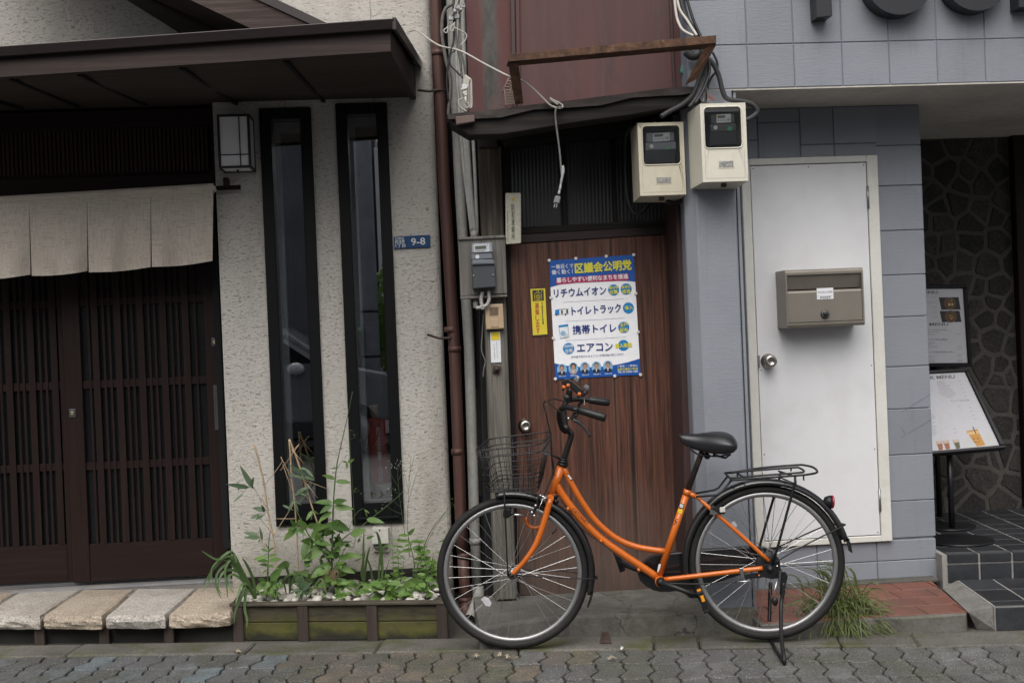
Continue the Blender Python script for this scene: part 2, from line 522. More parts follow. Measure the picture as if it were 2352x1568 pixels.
    def mesh(s, name, mats, o, bev=0, seg=1, fix=True):
        me = bpy.data.meshes.new(name)
        me.from_pydata([p - o for p in s.v], [], s.f)
        for m in (mats if isinstance(mats, (list, tuple)) else [mats]): me.materials.append(m)
        for p, sm, mi in zip(me.polygons, s.sm, s.mi):
            p.use_smooth = sm; p.material_index = mi
        if bev or fix:
            bm = bmesh.new(); bm.from_mesh(me)
            if fix: bmesh.ops.recalc_face_normals(bm, faces=bm.faces)
            if bev:
                es = [e for e in bm.edges if len(e.link_faces) == 2 and e.calc_face_angle(0) > .6]
                bmesh.ops.bevel(bm, geom=es, offset=bev, segments=seg, affect='EDGES', profile=.6, clamp_overlap=True)
            bm.to_mesh(me); bm.free()
        me.update()
        return me
    def center(s):
        n = len(s.v)
        xs = [p.x for p in s.v]; ys = [p.y for p in s.v]; zs = [p.z for p in s.v]
        return V(((min(xs) + max(xs)) / 2, (min(ys) + max(ys)) / 2, min(zs)))
    def build(s, name, mats, parent=None, label=None, cat=None, group=None, kind=None, bev=0, seg=1, own=False, fix=True):
        base = OFF[parent.name] if parent else V((0, 0, 0))
        o = s.center() if (parent is None or own) else base
        ob = bpy.data.objects.new(name, s.mesh(name, mats, o, bev, seg, fix))
        COL.objects.link(ob)
        if parent: ob.parent = parent
        ob.location = o - base
        OFF[ob.name] = o
        tag(ob, label, cat, group, kind)
        return ob

def tag(o, label=None, cat=None, group=None, kind=None):
    if label: o['label'] = label
    if cat: o['category'] = cat
    if group: o['group'] = group
    if kind: o['kind'] = kind
    return o
def root(name, loc, label=None, cat=None, group=None, kind=None, parent=None):
    o = bpy.data.objects.new(name, None)
    COL.objects.link(o)
    o.empty_display_size = .1
    loc = V(loc)
    if parent: o.parent = parent
    o.location = loc - (OFF[parent.name] if parent else V((0, 0, 0)))
    OFF[o.name] = loc
    return tag(o, label, cat, group, kind)
def copy_part(src, loc, parent, rot=None, scale=None, name=None):
    c = src.copy(); COL.objects.link(c)
    if name: c.name = name
    c.parent = parent; c.location = V(loc) - OFF[parent.name]
    if rot is not None: c.rotation_euler = rot
    if scale is not None: c.scale = scale
    OFF[c.name] = V(loc)
    return c
def place(me, name, parent, mw):
    o = bpy.data.objects.new(name, me); COL.objects.link(o)
    o.parent = parent
    mm = mw.copy(); mm.translation = mw.translation - OFF[parent.name]
    o.matrix_local = mm
    return o
def spline(pts, n=6):
    pts = [V(p) for p in pts]
    if len(pts) < 3: return pts
    out = []
    for i in range(len(pts) - 1):
        a = pts[max(i - 1, 0)]; b = pts[i]; c = pts[i + 1]; d = pts[min(i + 2, len(pts) - 1)]
        for k in range(n):
            t = k / n
            out.append(.5 * ((2 * b) + (c - a) * t + (2 * a - 5 * b + 4 * c - d) * t * t + (3 * b - a - 3 * c + d) * t ** 3))
    out.append(pts[-1])
    return out

# ------------------------------------------------------------------ lettering
_tx = {}
def glyphs(s, bold=0.0, res=3):
    k = (s, bold)
    if k not in _tx:
        c = bpy.data.curves.new('lettering', 'FONT'); c.body = s; c.resolution_u = res; c.offset = bold
        o = bpy.data.objects.new('lettering', c); COL.objects.link(o)
        me = bpy.data.meshes.new_from_object(o.evaluated_get(bpy.context.evaluated_depsgraph_get()))
        vs = [v.co.copy() for v in me.vertices]; fs = [list(p.vertices) for p in me.polygons]
        bpy.data.objects.remove(o); bpy.data.curves.remove(c); bpy.data.meshes.remove(me)
        x0 = min(v.x for v in vs); x1 = max(v.x for v in vs); y0 = min(v.y for v in vs); y1 = max(v.y for v in vs)
        _tx[k] = ([((v.x - x0) / max(x1 - x0, 1e-6), (v.y - y0) / max(y1 - y0, 1e-6)) for v in vs], fs, (x1 - x0) / max(y1 - y0, 1e-6))
    return _tx[k]
def write(mb, s, A, B, h, nrm=V((0, -1, 0)), bold=0.0, mi=0):
    """one line of text, its box running from A to B along the middle, h high, facing nrm"""
    vs, fs, asp = glyphs(s)
    A = V(A); B = V(B); e = B - A
    g = nrm.cross(e.normalized()).normalized()
    if g.z < 0 and abs(g.z) > .3: g = -g
    b = h * bold * 1.3; eu = e.normalized()
    for i, (dx_, dy_) in enumerate(((0, 0), (b, 0), (-b, 0), (0, b), (0, -b)) if bold else ((0, 0),)):
        o = eu * dx_ + g * dy_ + nrm * (.00012 * i)
        mb.add([A + o + e * x + g * (h * (y - .5)) for x, y in vs], fs, mi=mi)
def write_down(mb, s, A, B, w, nrm=V((0, -1, 0)), bold=0.0, mi=0, ratio=.92):
    A = V(A); B = V(B); n = len(s); d = (B - A) / n
    e = d.normalized().cross(nrm).normalized()
    if e.x < 0: e = -e
    for i, ch in enumerate(s):
        if ch == ' ': continue
        vs, fs, asp = glyphs(ch)
        c = A + d * (i + .5); hh = d.length * ratio
        ww = w
        if ch in '1': ww = w * .4
        b = w * bold * 1.2
        for j, dx_ in enumerate((0, b, -b) if bold else (0,)):
            mb.add([c + e * (ww * (x - .5) + dx_) - d.normalized() * (hh * (y - .5)) + nrm * (.00012 * j) for x, y in vs], fs, mi=mi)

# ================================================================== GROUND
M_soil = m_granite('dirty ground', (.055, .05, .042), (.10, .092, .08), moss=.5, rnd=False)
K0, K1 = G(0, 1508), G(2352, 1480)
ke = (K1 - K0).normalized()                       # along the kerb
kn = V((ke.y, -ke.x, 0))                          # towards the street
if kn.y > 0: kn = -kn
street = MB().sheet([(-60, -60, -.035), (60, -60, -.035), (60, 60, -.035), (-60, 60, -.035)]).build(
    'ground', mat('street asphalt', (.06, .06, .062), .9, bump=.4, bscale=220, scale=3, dirt=.4), kind='structure')
def KP(a, b, z=0.0):                              # a along the kerb from K0, b towards the street
    p = K0 + ke * a + kn * b
    return V((p.x, p.y, z))
strip = MB().prism([KP(-3, -.13, -.002), KP(7.5, -.13, -.002), KP(7.5, -1.2, -.002), KP(-3, -1.2, -.002)], (0, 0, -.05)).build(
    'soil_strip', M_soil, kind='structure')
# pavers: wavy interlocking blocks, long side towards the wall
pav = root('pavement', KP(2, .4), kind='structure')
PW, PD, GAP = .1128, .212, .0042
def jx(t):                                        # shape of a side joint down a row
    k = [(0, 0), (.2, .0), (.42, .016), (.62, -.004), (.8, -.016), (1, 0)]
    for (p, a), (q, b) in zip(k, k[1:]):
        if t <= q: return a + (b - a) * (t - p) / (q - p)
    return 0
def jy(s):
    k = [(0, 0), (.25, .009), (.5, .002), (.75, -.009), (1, 0)]
    for (p, a), (q, b) in zip(k, k[1:]):
        if s <= q: return a + (b - a) * (s - p) / (q - p)
    return 0
ts = [0, .2, .42, .62, .8, 1]; ss = [.25, .5, .75]
out = [(jx(t) + GAP, t * PD + (GAP if t == 0 else -GAP if t == 1 else 0)) for t in ts]
out += [(s * PW, PD + jy(s) - GAP) for s in ss]
out += [(PW + jx(t) - GAP, t * PD + (GAP if t == 0 else -GAP if t == 1 else 0)) for t in reversed(ts)]
out += [(s * PW, jy(s) + GAP) for s in reversed(ss)]
m_ps3 = [m_paver('blue grey concrete paver', (0, (.055, .057, .062)), (.3, (.105, .108, .112)), (.55, (.12, .155, .17)), (.8, (.07, .069, .068)), (1, (.115, .125, .13))),
         m_paver('brown mossy concrete paver', (0, (.05, .046, .04)), (.25, (.13, .10, .072)), (.5, (.085, .085, .045)), (.75, (.075, .07, .06)), (1, (.15, .115, .085))),
         m_paver('grey concrete paver', (0, (.07, .07, .07)), (.4, (.11, .11, .108)), (.7, (.09, .09, .085)), (1, (.135, .135, .132)))]
def paver_mesh(flat_top, m_p):
    pts = []
    for x, y in out:
        if flat_top and y < .03: y = GAP
        pts.append(V((x, -y, 0)))
    return MB().prism(pts, (0, 0, -.05)).mesh('paver', m_p, V((0, 0, 0)), bev=.004)
pm = [[paver_mesh(True, m), paver_mesh(False, m)] for m in m_ps3]
kang = math.atan2(ke.y, ke.x)
for row in range(4):
    for i in range(-3, 43):
        p = KP(i * PW + row * .0, row * PD + .004, R.uniform(-.003, .0015))
        mw = Matrix.Translation(p) @ Matrix.Rotation(kang + R.uniform(-.006, .006), 4, 'Z') @ Matrix.Rotation(R.uniform(-.008, .008), 4, 'X')
        k3 = 0 if i + R.uniform(-2, 2) < 13 else 1 if i + R.uniform(-2, 2) < 22 else 2
        place(pm[k3][0 if row == 0 else 1], 'paver', pav, mw)
MB().prism([KP(-1, .0, -.016), KP(6, .0, -.016), KP(6, 4 * PD, -.016), KP(-1, 4 * PD, -.016)], (0, 0, -.015)).build(
    'joint_sand', mat('mossy joint sand', (.016, .015, .012), .95, c2=(.04, .042, .014), scale=4, bump=.5), pav, kind='stuff')
# kerb stones
kerb = root('kerb', KP(2, -.06), kind='structure')
m_k = m_granite('kerb concrete', (.07, .065, .057), (.13, .122, .107), moss=.85)
kx = [-500, 150, 560, 860, 1190, 1502, 1608, 1934, 2112, 2480, 2900]
for i, (xa, xb) in enumerate(zip(kx, kx[1:])):
    ya = 1508 - 28 * xa / 2352; yb = 1508 - 28 * xb / 2352
    A = G(xa, ya); B = G(xb, yb)
    a = (A - K0).dot(ke) + .003; b = (B - K0).dot(ke) - .003
    z = .004 + R.uniform(-.004, .004)
    w0 = .18 if xa < 800 else .2
    MB().prism([KP(a, 0, z), KP(b, 0, z), KP(b, -w0, z + .004), KP(a, -w0, z + .004)], (0, 0, -.06)).build('kerb_stone', m_k, kerb, bev=.008)

# ---- concrete doorstep under the wooden door
M_conc = m_concrete()
zs = .10
front = [G(1100, 1442, zs), G(1180, 1428, zs), G(1281, 1414, zs), G(1420, 1409, zs), G(1560, 1406, zs), G(1650, 1405, zs), G(1742, 1400, zs)]
ds = MB()
bk = [V((p.x, 5.79, zs + .006)) for p in (front[-1], front[0])]
ds.prism(front + bk, (0, 0, -.16))
doorstep = ds.build('doorstep', M_conc, kind='structure', bev=.014, seg=2)

# ---- red tile porch
zp = .08
pf = [G(1748, 1431, zp), G(1900, 1422, zp), G(2041, 1415, zp), G(2124, 1413, zp), G(2222, 1405, zp)]
pbk = [V((2.35, 5.79, zp)), V((pf[0].x + .03, 5.79, zp))]
porch = MB().prism([p - V((0, 0, .004)) for p in pf + pbk], (0, 0, -.128)).build('porch', m_concrete('porch concrete', False, (.075, .07, .062), (.16, .152, .14), .75), kind='structure', bev=.008)
m_rt = mat('red clay tile', (.16, .062, .042), .6, var=.2, scale=5, dirt=.6, dscale=4, dcol=(.09, .06, .05), bump=.15, rv=.15, rnd=True)
def clip(poly, a, n):
    """keep the side of the line through a where n points (XY)"""
    res = []
    for i in range(len(poly)):
        p, q = poly[i], poly[(i + 1) % len(poly)]
        dp, dq = (p - a).dot(n), (q - a).dot(n)
        if dp >= 0: res.append(p)
        if (dp >= 0) != (dq >= 0): res.append(p + (q - p) * (dp / (dp - dq)))
    return res
t0 = G(1750, 1430, zp); t1 = G(2222, 1404, zp)
te = (t1 - t0); te.z = 0; te.normalize(); tn = V((-te.y, te.x, 0))
left_lim = G(1748, 1431, zp); right_a, right_b = G(2160, 1351, zp), G(2222, 1404, zp)
for r_ in range(4):
    for i in range(-1, 10):
        w = .178; h = .158
        x = i * w + (r_ % 2) * .07 + .02
        poly = [t0 + te * (x + .003) + tn * (r_ * h + .004), t0 + te * (x + w - .003) + tn * (r_ * h + .004),
                t0 + te * (x + w - .003) + tn * (r_ * h + h - .003), t0 + te * (x + .003) + tn * (r_ * h + h - .003)]
        poly = clip(poly, t0 + te * .008, te)
        rd = right_b - right_a; rn = V((rd.y, -rd.x, 0)).normalized()
        if rn.x > 0: rn = -rn
        poly = clip(poly, right_a, rn)
        poly = clip(poly, V((0, 5.70, 0)), V((0, -1, 0)))
        if len(poly) < 3: continue
        MB().prism(poly, (0, 0, -.013)).build('tile', m_rt, porch, bev=.002)

MB().box((c0x := P(1800, 1340, 5.7).x, 5.66, zp - .01), (P(2150, 1340, 5.7).x, 5.80, zp + .012)).build('wall_foot_dirt', m_concrete('dirty wall foot', False, (.05, .047, .04), (.11, .105, .092), .6), porch, bev=.006)
# ---- entrance on the right: lower step, riser, tiled floor
zf, zl = .21, .105
ent = root('entrance_floor', V((2.6, 6.0, 0)), kind='structure')
m_dt = mat('dark grey floor tile', (.028, .03, .034), .35, var=.25, scale=4, fine=.2, rv=.2, rnd=True, spec=.5, bump=.1)
m_gr = mat('pale tile grout', (.26, .25, .235), .9, bump=.3, dirt=.4)
ra, rb = G(2176, 1323, zl), G(2352, 1317, zl)
re_ = (rb - ra); re_.z = 0; re_.normalize(); rn_ = V((-re_.y, re_.x, 0))
if rn_.y < 0: rn_ = -rn_
base = [ra - re_ * .02, ra + re_ * 2.2, ra + re_ * 2.2 + rn_ * 2.0, ra - re_ * .02 + rn_ * 2.0]
MB().prism([V((p.x, p.y, zf - .003)) for p in [b + rn_ * .008 for b in base]], (0, 0, -.3)).build('grout_bed', m_gr, ent)
TW = .158
for i in range(0, 9):
    a = ra + re_ * (i * TW + .005); b = ra + re_ * ((i + 1) * TW - .006)
    MB().prism([V((p.x, p.y, zl - .03)) for p in (a, b, b + rn_ * .012, a + rn_ * .012)], (0, 0, .087)).build('riser_tile', m_dt, ent, bev=.002)
    nz = MB()
    nz.prism([V((p.x, p.y, zf)) for p in (a, b, b + rn_ * .052, a + rn_ * .052)], (0, 0, -.04))
    for g in range(4):
        q = rn_ * (.008 + g * .011)
        nz.prism([V((p.x, p.y, zf)) for p in (a + q, b + q, b + q + rn_ * .006, a + q + rn_ * .006)], (0, 0, .003))
    nz.build('nosing_tile', m_dt, ent, bev=.002)
    for j in range(10):
        lo = .056 + j * .152
        sh = rn_ * lo
        MB().prism([V((p.x, p.y, zf)) for p in (a + sh, b + sh, b + rn_ * (lo + .141), a + rn_ * (lo + .141))], (0, 0, -.012)).build('floor_tile', m_dt, ent, bev=.002)
low = MB()
l0, l1 = G(2198, 1331, zl), G(2283, 1391, zl)
l2 = l1 + re_ * 2.0; l3 = l0 + re_ * 2.0
step = MB().prism([V((p.x, p.y, zl - .003)) for p in (l0, l1, l2, l3)], (0, 0, -.14)).build('entrance_step', m_gr, kind='structure')
ld = (l1 - l0); L_ = ld.length; ld.normalize()
for i in range(5):
    for j, (u, w_) in enumerate(((0, .42), (.42, .42), (.84, .16))):
        a = l0 + ld * (u * L_ + .003) + re_ * (i * .165 + .009); b = a + ld * (w_ * L_ - .006)
        MB().prism([V((p.x, p.y, zl)) for p in (a, b, b + re_ * .155, a + re_ * .155)], (0, 0, -.011)).build('step_tile', m_dt, step, bev=.002)
    a = l1 + re_ * (i * .165 + .006); b = a + re_ * .158
    out_ = V((re_.y, -re_.x, 0)) * .008
    if out_.y > 0: out_ = -out_
    MB().prism([V((p.x, p.y, zl - .006)) for p in (a, b, b + out_, a + out_)], (0, 0, -.10)).build('riser_tile', m_dt, step, bev=.002)
# mortar slope between porch and step
mo = MB()
q = [G(2164, 1350, zp), G(2197, 1333, zl - .004), G(2281, 1392, zl - .004), G(2225, 1406, zp)]
ql = [V((p.x, p.y, -.02)) for p in q]; ql[2] = G(2286, 1446, -.0); ql[3] = G(2244, 1444, 0)
mo.add(q + ql, [[0, 1, 2, 3], [3, 2, 6, 7], [0, 3, 7, 4], [1, 0, 4, 5], [2, 1, 5, 6]])
mo.build('mortar_slope', m_concrete('pale mortar', False, (.10, .097, .09), (.21, .2, .185), .35), kind='structure')

# ================================================================== LEFT HOUSE
YW, YD = 6.08, 6.35                       # stucco face, sliding door face
DK = (.0195, .0112, .0098)
m_dw = m_grain('dark stained wood', mul(DK, .75), DK, mul(DK, 1.35), 'Z', .55, 50, .15, spec=.14, knots=False)
m_dwx = m_grain('dark stained beam', mul(DK, .8), DK, mul(DK, 1.4), 'X', .6, 50, .2, spec=.14, knots=False)
m_bw = m_grain('brown board', (.019, .0115, .0095), (.036, .022, .018), (.066, .043, .036), 'X', .6, 45, .4, spec=.3)
m_st = m_stucco()
stucco_house = root('stucco_house', P(760, 1330, YW), 'pale stucco house with dark lattice sliding doors and two tall narrow windows', 'building')
XL, XR0, XR1 = P(548, 1330, YW).x - .03, P(985, 400, YW).x, P(1022, 1200, YW).x
def wall_holes(mb, x0, x1, z0, z1, Y, holes, depth):
    xs = sorted({x0, x1, *[h[0] for h in holes], *[h[1] for h in holes]}); zs_ = sorted({z0, z1, *[h[2] for h in holes], *[h[3] for h in holes]})
    for xa, xb in zip(xs, xs[1:]):
        for za, zb in zip(zs_, zs_[1:]):
            cx, cz = (xa + xb) / 2, (za + zb) / 2
            if any(h[0] < cx < h[1] and h[2] < cz < h[3] for h in holes): continue
            mb.sheet([(xa, Y, za), (xb, Y, za), (xb, Y, zb), (xa, Y, zb)])
    for h in holes:
        a, b, c, d = h
        mb.sheet([(a, Y, c), (a, Y + depth, c), (a, Y + depth, d), (a, Y, d)])
        mb.sheet([(b, Y, c), (b, Y, d), (b, Y + depth, d), (b, Y + depth, c)])
        mb.sheet([(a, Y, c), (b, Y, c), (b, Y + depth, c), (a, Y + depth, c)])
        mb.sheet([(a, Y, d), (a, Y + depth, d), (b, Y + depth, d), (b, Y, d)])
W1 = (P(616, 700, YW).x, P(731, 700, YW).x, P(692, 1203, YW).z, P(655, 251, YW).z)
W2 = (P(791, 700, YW).x, P(906, 700, YW).x, P(868, 1200, YW).z, P(830, 240, YW).z)
ZA = P(956, 229, YW - .003).z + .012      # where the canopy meets the wall
XR = P(1003, 760, YW).x
w = MB()
wall_holes(w, XL, XR, -.05, ZA, YW, [W1, W2], .16)
w.sheet([(XL, YW, -.05), (XL, YD + .15, -.05), (XL, YD + .15, ZA), (XL, YW, ZA)])
cz = [-.05, ZA, 4.2]
w.sheet([(-4.5, YW, ZA), (XR, YW, ZA), (XR, YW, 4.2), (-4.5, YW, 4.2)])
for i in range(4):                        # rounded corner into the gap between the houses
    p = [V((XR + .035 * math.sin(a), YW + .035 * (1 - math.cos(a)), 0)) for a in (i * math.pi / 8, (i + 1) * math.pi / 8)]
    w.sheet([(p[0].x, p[0].y, -.05), (p[1].x, p[1].y, -.05), (p[1].x, p[1].y, 4.2), (p[0].x, p[0].y, 4.2)])
w.sheet([(XR + .035, YW + .035, -.05), (XR + .035, 8.2, -.05), (XR + .035, 8.2, 4.2), (XR + .035, YW + .035, 4.2)])
w.sheet([(-4.5, YW, 4.2), (XR + .035, YW, 4.2), (XR + .035, 8.2, 4.2), (-4.5, 8.2, 4.2)])
w.build('wall', m_st, stucco_house)
# windows
m_wf = m_tint('black window frame', (.0045, .005, .006), .42, spec=.2)
m_gl = m_glass()
m_in = mat('grey inner lining', (.42, .43, .44), .7)
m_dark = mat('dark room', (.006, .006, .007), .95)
for (xa, xb, za, zb) in (W1, W2):
    f = MB(); t = .052; y0, y1 = YW - .018, YW + .07
    f.box((xa - .004, y0, za - .004), (xa + t, y1, zb + .004)); f.box((xb - t, y0, za - .004), (xb + .004, y1, zb + .004))
    f.box((xa + t, y0, zb - t), (xb - t, y1, zb + .004)); f.box((xa + t, y0, za - .004), (xb - t, y1, za + .105))
    f.box((xa + .02, y0 - .012, za + .02), (xb - .02, y0 - .002, za + .034))
    fr = f.build('window', m_wf, stucco_house, bev=.003)
    MB().box((xa + t - .004, YW + .052, za + .1), (xb - t + .004, YW + .056, zb - t + .004)).build('pane', m_gl, fr)
    g = MB()
    g.box((xa + t, YW + .072, za + .1), (xa + t + .034, YW + .12, zb - t)); g.box((xa + t + .034, YW + .072, zb - t - .05), (xb - t, YW + .12, zb - t))
    g.build('inner_frame', m_in, fr, bev=.003)
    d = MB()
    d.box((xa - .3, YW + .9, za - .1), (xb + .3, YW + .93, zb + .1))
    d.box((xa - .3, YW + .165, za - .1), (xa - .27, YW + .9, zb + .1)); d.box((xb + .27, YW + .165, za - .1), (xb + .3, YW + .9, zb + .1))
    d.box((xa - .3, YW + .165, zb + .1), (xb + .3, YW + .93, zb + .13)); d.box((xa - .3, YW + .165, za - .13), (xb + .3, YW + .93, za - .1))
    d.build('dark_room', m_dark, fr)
# sliding doors and the lattice over them
ZT = P(240, 1331, YD).z                   # top of the track
def dz(f, x, y, Y=YD): return P(*f(x, y), Y).z
def dx(f, x, y, Y=YD): return P(*f(x, y), Y).x
RY = 300                                   # crop row where the slats were read
zr = [dz(b2, 900, 330), dz(b1, 1000, 1243), dz(b1, 1000, 1175), dz(b1, 1000, 527), dz(b1, 1000, 455), dz(a5, 1000, 1250), dz(a5, 1000, 1180)]
ZTOP = P(300, 445, YD).z
m_fg = mat('dark door glass', (.008, .009, .010), .25, var=.3, scale=3, spec=.5)
def door(x0, x1, ya, lw, rw, wides, thins, name='sliding_door'):
    d = root(name, V(((x0 + x1) / 2, ya, ZT)), parent=stucco_house)
    for a, b in ((x0, x0 + lw), (x1 - rw, x1)):
        MB().box((a, ya - .018, ZT), (b, ya + .018, ZTOP)).build('stile', m_dw, d, bev=.002)
    a, b = x0 + lw, x1 - rw
    MB().box((a, ya - .015, ZT), (b, ya + .015, zr[0])).build('kick_panel', m_dwx, d, bev=.003)
    MB().box((a, ya - .015, ZTOP - .08), (b, ya + .015, ZTOP)).build('top_rail', m_dwx, d)
    for k in (1, 3, 5):
        MB().box((a, ya - .006, zr[k]), (b, ya + .012, zr[k + 1])).build('rail', m_dwx, d, bev=.002)
    for c, wd, yy in [(c, .033, ya - .016) for c in wides] + [(c, .011, ya - .012) for c in thins]:
        MB().box((c - wd / 2, yy, zr[0] + .001), (c + wd / 2, ya - .0065, ZTOP - .081)).build('slat', m_dw, d, own=True)
    MB().box((a, ya + .013, zr[0]), (b, ya + .0145, ZTOP - .08)).build('glass', m_fg, d)
    return d
def bx(c, y=0): return P(*b1(c, y), YD).x
per = (bx(1650) - bx(850)) / 4
x_ls, x_le = bx(572), bx(722); x_rs, x_re = bx(1815), bx(1960)
w0 = bx(852)
wides = [w0 + per * i for i in range(5)]
thins = [w0 - per * .29, w0 - per * .12] [:1]
for i in range(4): thins += [w0 + per * (i + .37), w0 + per * (i + .63)]
thins += [w0 + per * 4.42]
rd_ = door(x_ls, x_re, YD - .02, x_le - x_ls, x_re - x_rs, wides, thins)
w1 = bx(457)
wl_ = [w1 - per * i for i in range(6)]
tl_ = [w1 + per * .4]
for i in range(5): tl_ += [w1 - per * (i + .37), w1 - per * (i + .63)]
ld_ = door(w1 - per * 5.6, x_ls + .05, YD + .03, .09, .09, wl_, tl_)
# locks and pull
m_lk = m_tint('bronze lock plate', (.075, .072, .08), .45, .3)
m_br = m_tint('brass lock', (.42, .40, .26), .3, .9)
for f, x, y, par in ((b1, 1897, 125, rd_), (b1, 641, 753, rd_)):
    c = P(*f(x, y), YD - .04)
    pl = MB().box(c + V((-.017, -.004, -.022)), c + V((.017, .0025, .022))).build('lock_plate', m_lk, par, bev=.004, seg=2)
    MB().lathe(c + V((0, -.0045, 0)), (0, -1, 0), [(.011, 0), (.011, .003), (.008, .004), (.003, .002)], 16).build('lock_cylinder', m_br, pl) if False else \
        MB().lathe(c + V((0, -.0045, 0)), (0, -1, 0), [(.011, 0), (.011, .003), (.008, .004), (.003, .002)], 16).build('lock_cylinder', m_br, par)
c0, c1_ = P(*b1(1915, 505), YD - .04), P(*b1(1930, 900), YD - .04)
pl = MB(); xw = .017
xm = (c0.x + c1_.x) / 2
for a, b in (((xm - xw, c1_.z), (xm - xw + .006, c0.z)), ((xm + xw - .006, c1_.z), (xm + xw, c0.z)), ((xm - xw + .006, c0.z - .028), (xm + xw - .006, c0.z)), ((xm - xw + .006, c1_.z), (xm + xw - .006, c1_.z + .028))):
    pl.box((a[0], YD - .044, a[1]), (b[0], YD - .0385, b[1]))
pl.box((xm - xw + .002, YD - .0395, c1_.z + .004), (xm + xw - .002, YD - .0386, c0.z - .004))
pl.build('pull_handle', m_lk, rd_)
# frame post, beams, lattice
df = root('door_frame', V((x_re, YD, ZT)), parent=stucco_house)
MB().box((x_re + .002, YD - .06, ZT - .02), (XL + .12, YD + .06, P(505, 262, YD).z + .03)).build('post', m_dw, df, bev=.002)
YLA = 6.15
x_rl = P(489, 350, YLA).x
for ya, yb in ((400, 445), (250, 285)):
    MB().box((-4.4, YLA - .03, P(487, yb, YLA).z), (x_rl - .001, YLA + .08, P(487, ya, YLA).z)).build('beam', m_dwx, df, bev=.003)
MB().box((x_rl, YLA - .045, P(500, 440, YLA).z), (XL - .002, YLA + .08, ZA)).build('post_head', m_dw, df, bev=.002)
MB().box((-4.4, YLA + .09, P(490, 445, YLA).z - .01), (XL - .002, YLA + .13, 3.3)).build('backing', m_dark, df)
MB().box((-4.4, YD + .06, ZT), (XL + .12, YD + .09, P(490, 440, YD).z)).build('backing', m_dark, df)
MB().box((-4.4, YLA - .022, P(470, 402, YLA).z), (x_rl - .0015, YLA + .0, P(470, 392, YLA).z)).build('lattice_rail', m_dwx, df)
MB().box((-4.4, YLA - .022, P(470, 294, YLA).z), (x_rl - .0015, YLA + .0, P(470, 284, YLA).z)).build('lattice_rail', m_dwx, df)
x = x_rl - .028; k = 0
sw = .0208
sm = MB().box((-.0065, -.012, 0), (.0065, .012, P(470, 294, YLA).z - P(470, 402, YLA).z)).mesh('lattice_slat', m_grain('lightened slat wood', mul(DK, 1.6), mul(DK, 2.1), mul(DK, 2.6), 'Z', .6, 50, .15, spec=.2, knots=False), V((0, 0, 0)))  # dark stained wood repeated lighter, to offset the shade under the canopy
while k < 62:
    place(sm, 'lattice_slat', df, Matrix.Translation((x - k * sw, YLA - .01, P(470, 402, YLA).z))); k += 1
m_al = m_tint('aluminium track', (.42, .42, .43), .35, .9)
tr = MB()
for i, (ya, zz) in enumerate(((YD - .075, ZT - .028), (YD - .06, ZT - .012), (YD + .005, ZT - .006))):
    tr.box((-4.4, ya, ZT - .06), (XL + .02, ya + .012, zz))
tr.build('track', m_al, stucco_house)
MB().box((-4.4, YD - .26, -.05), (XL + .02, YD - .0755, ZT - .035)).build('sill', m_concrete('rough sill mortar', False, (.12, .11, .1), (.24, .22, .2), .2), stucco_house, bev=.006)
MB().box((-4.4, YD - .0754, -.05), (XL + .02, YD + .1, ZT - .061)).build('sill', M_conc, stucco_house)

# canopy over the door
YF = 5.05
aw = root('canopy', P(450, 200, 5.5), parent=stucco_house)
fl, fr_ = P(-140, 188, YF), P(898, 119, YF)
gl_, gr_ = P(-140, 138.5, YF), P(898, 66, YF)
MB().prism([fl, fr_, gr_, gl_], (0, .035, 0)).build('fascia', m_bw, aw, bev=.002)
m_rf = m_tint('brown metal roof edge', (.032, .024, .023), .4, .2, spec=.5)
e = MB()
q = [P(-140, 130 + 10, YF - .03), P(905, 67, YF - .03), P(905, 42, YF - .045), P(-140, 116, YF - .045)]
e.prism(q, (0, .05, .006))
bkr, bkl = P(966, 137, YW - .002), P(-140, 60, YW + .3)
e.prism([P(905, 42, YF - .045) + V((0, .02, 0)), bkr, V((-4.5, YW - .002, bkr.z)), P(-140, 116, YF - .045) + V((0, .02, 0))], (0, 0, -.012))
e.build('roof_edge', m_rf, aw, bev=.003)
sb = P(956, 229, YW - .003)
v = MB()
v.add([fr_ + V((.001, .0355, 0)), sb, V((bkr.x - .03, YW - .003, bkr.z - .03)), gr_ + V((.001, .0355, 0)),
       fr_ + V((-.03, .0355, 0)), sb + V((-.03, 0, 0)), V((bkr.x - .06, YW - .003, bkr.z - .03)), gr_ + V((-.03, .0355, 0))],
      [[0, 1, 2, 3], [4, 7, 6, 5], [0, 4, 5, 1], [3, 2, 6, 7], [1, 5, 6, 2], [0, 3, 7, 4]])
v.build('end_board', m_bw, aw)
vg = MB()
A_, B_ = P(909, 40, YF - .04), P(967, 136, YW - .003)
vg.add([A_, B_, B_ + V((0, 0, -.045)), A_ + V((0, 0, -.05)), A_ + V((-.015, 0, 0)), B_ + V((-.015, 0, 0)), B_ + V((-.015, 0, -.045)), A_ + V((-.015, 0, -.05))],
       [[0, 1, 2, 3], [4, 7, 6, 5], [0, 4, 5, 1], [3, 2, 6, 7], [1, 5, 6, 2], [0, 3, 7, 4]])
vg.build('verge', m_rf, aw)
zso = (fr_.z + sb.z) / 2
m_sf = m_grain('dark soffit board', (.045, .037, .031), (.06, .049, .042), (.075, .062, .053), 'X', .7, 30, .2, spec=.2, knots=False)
MB().prism([fl + V((0, .036, .012)), fr_ + V((-.031, .036, .012)), V((sb.x - .031, YW - .003, sb.z + .012)), V((-4.4, YW - .003, sb.z + .012))], (0, 0, .015)).build('soffit', m_sf, aw)
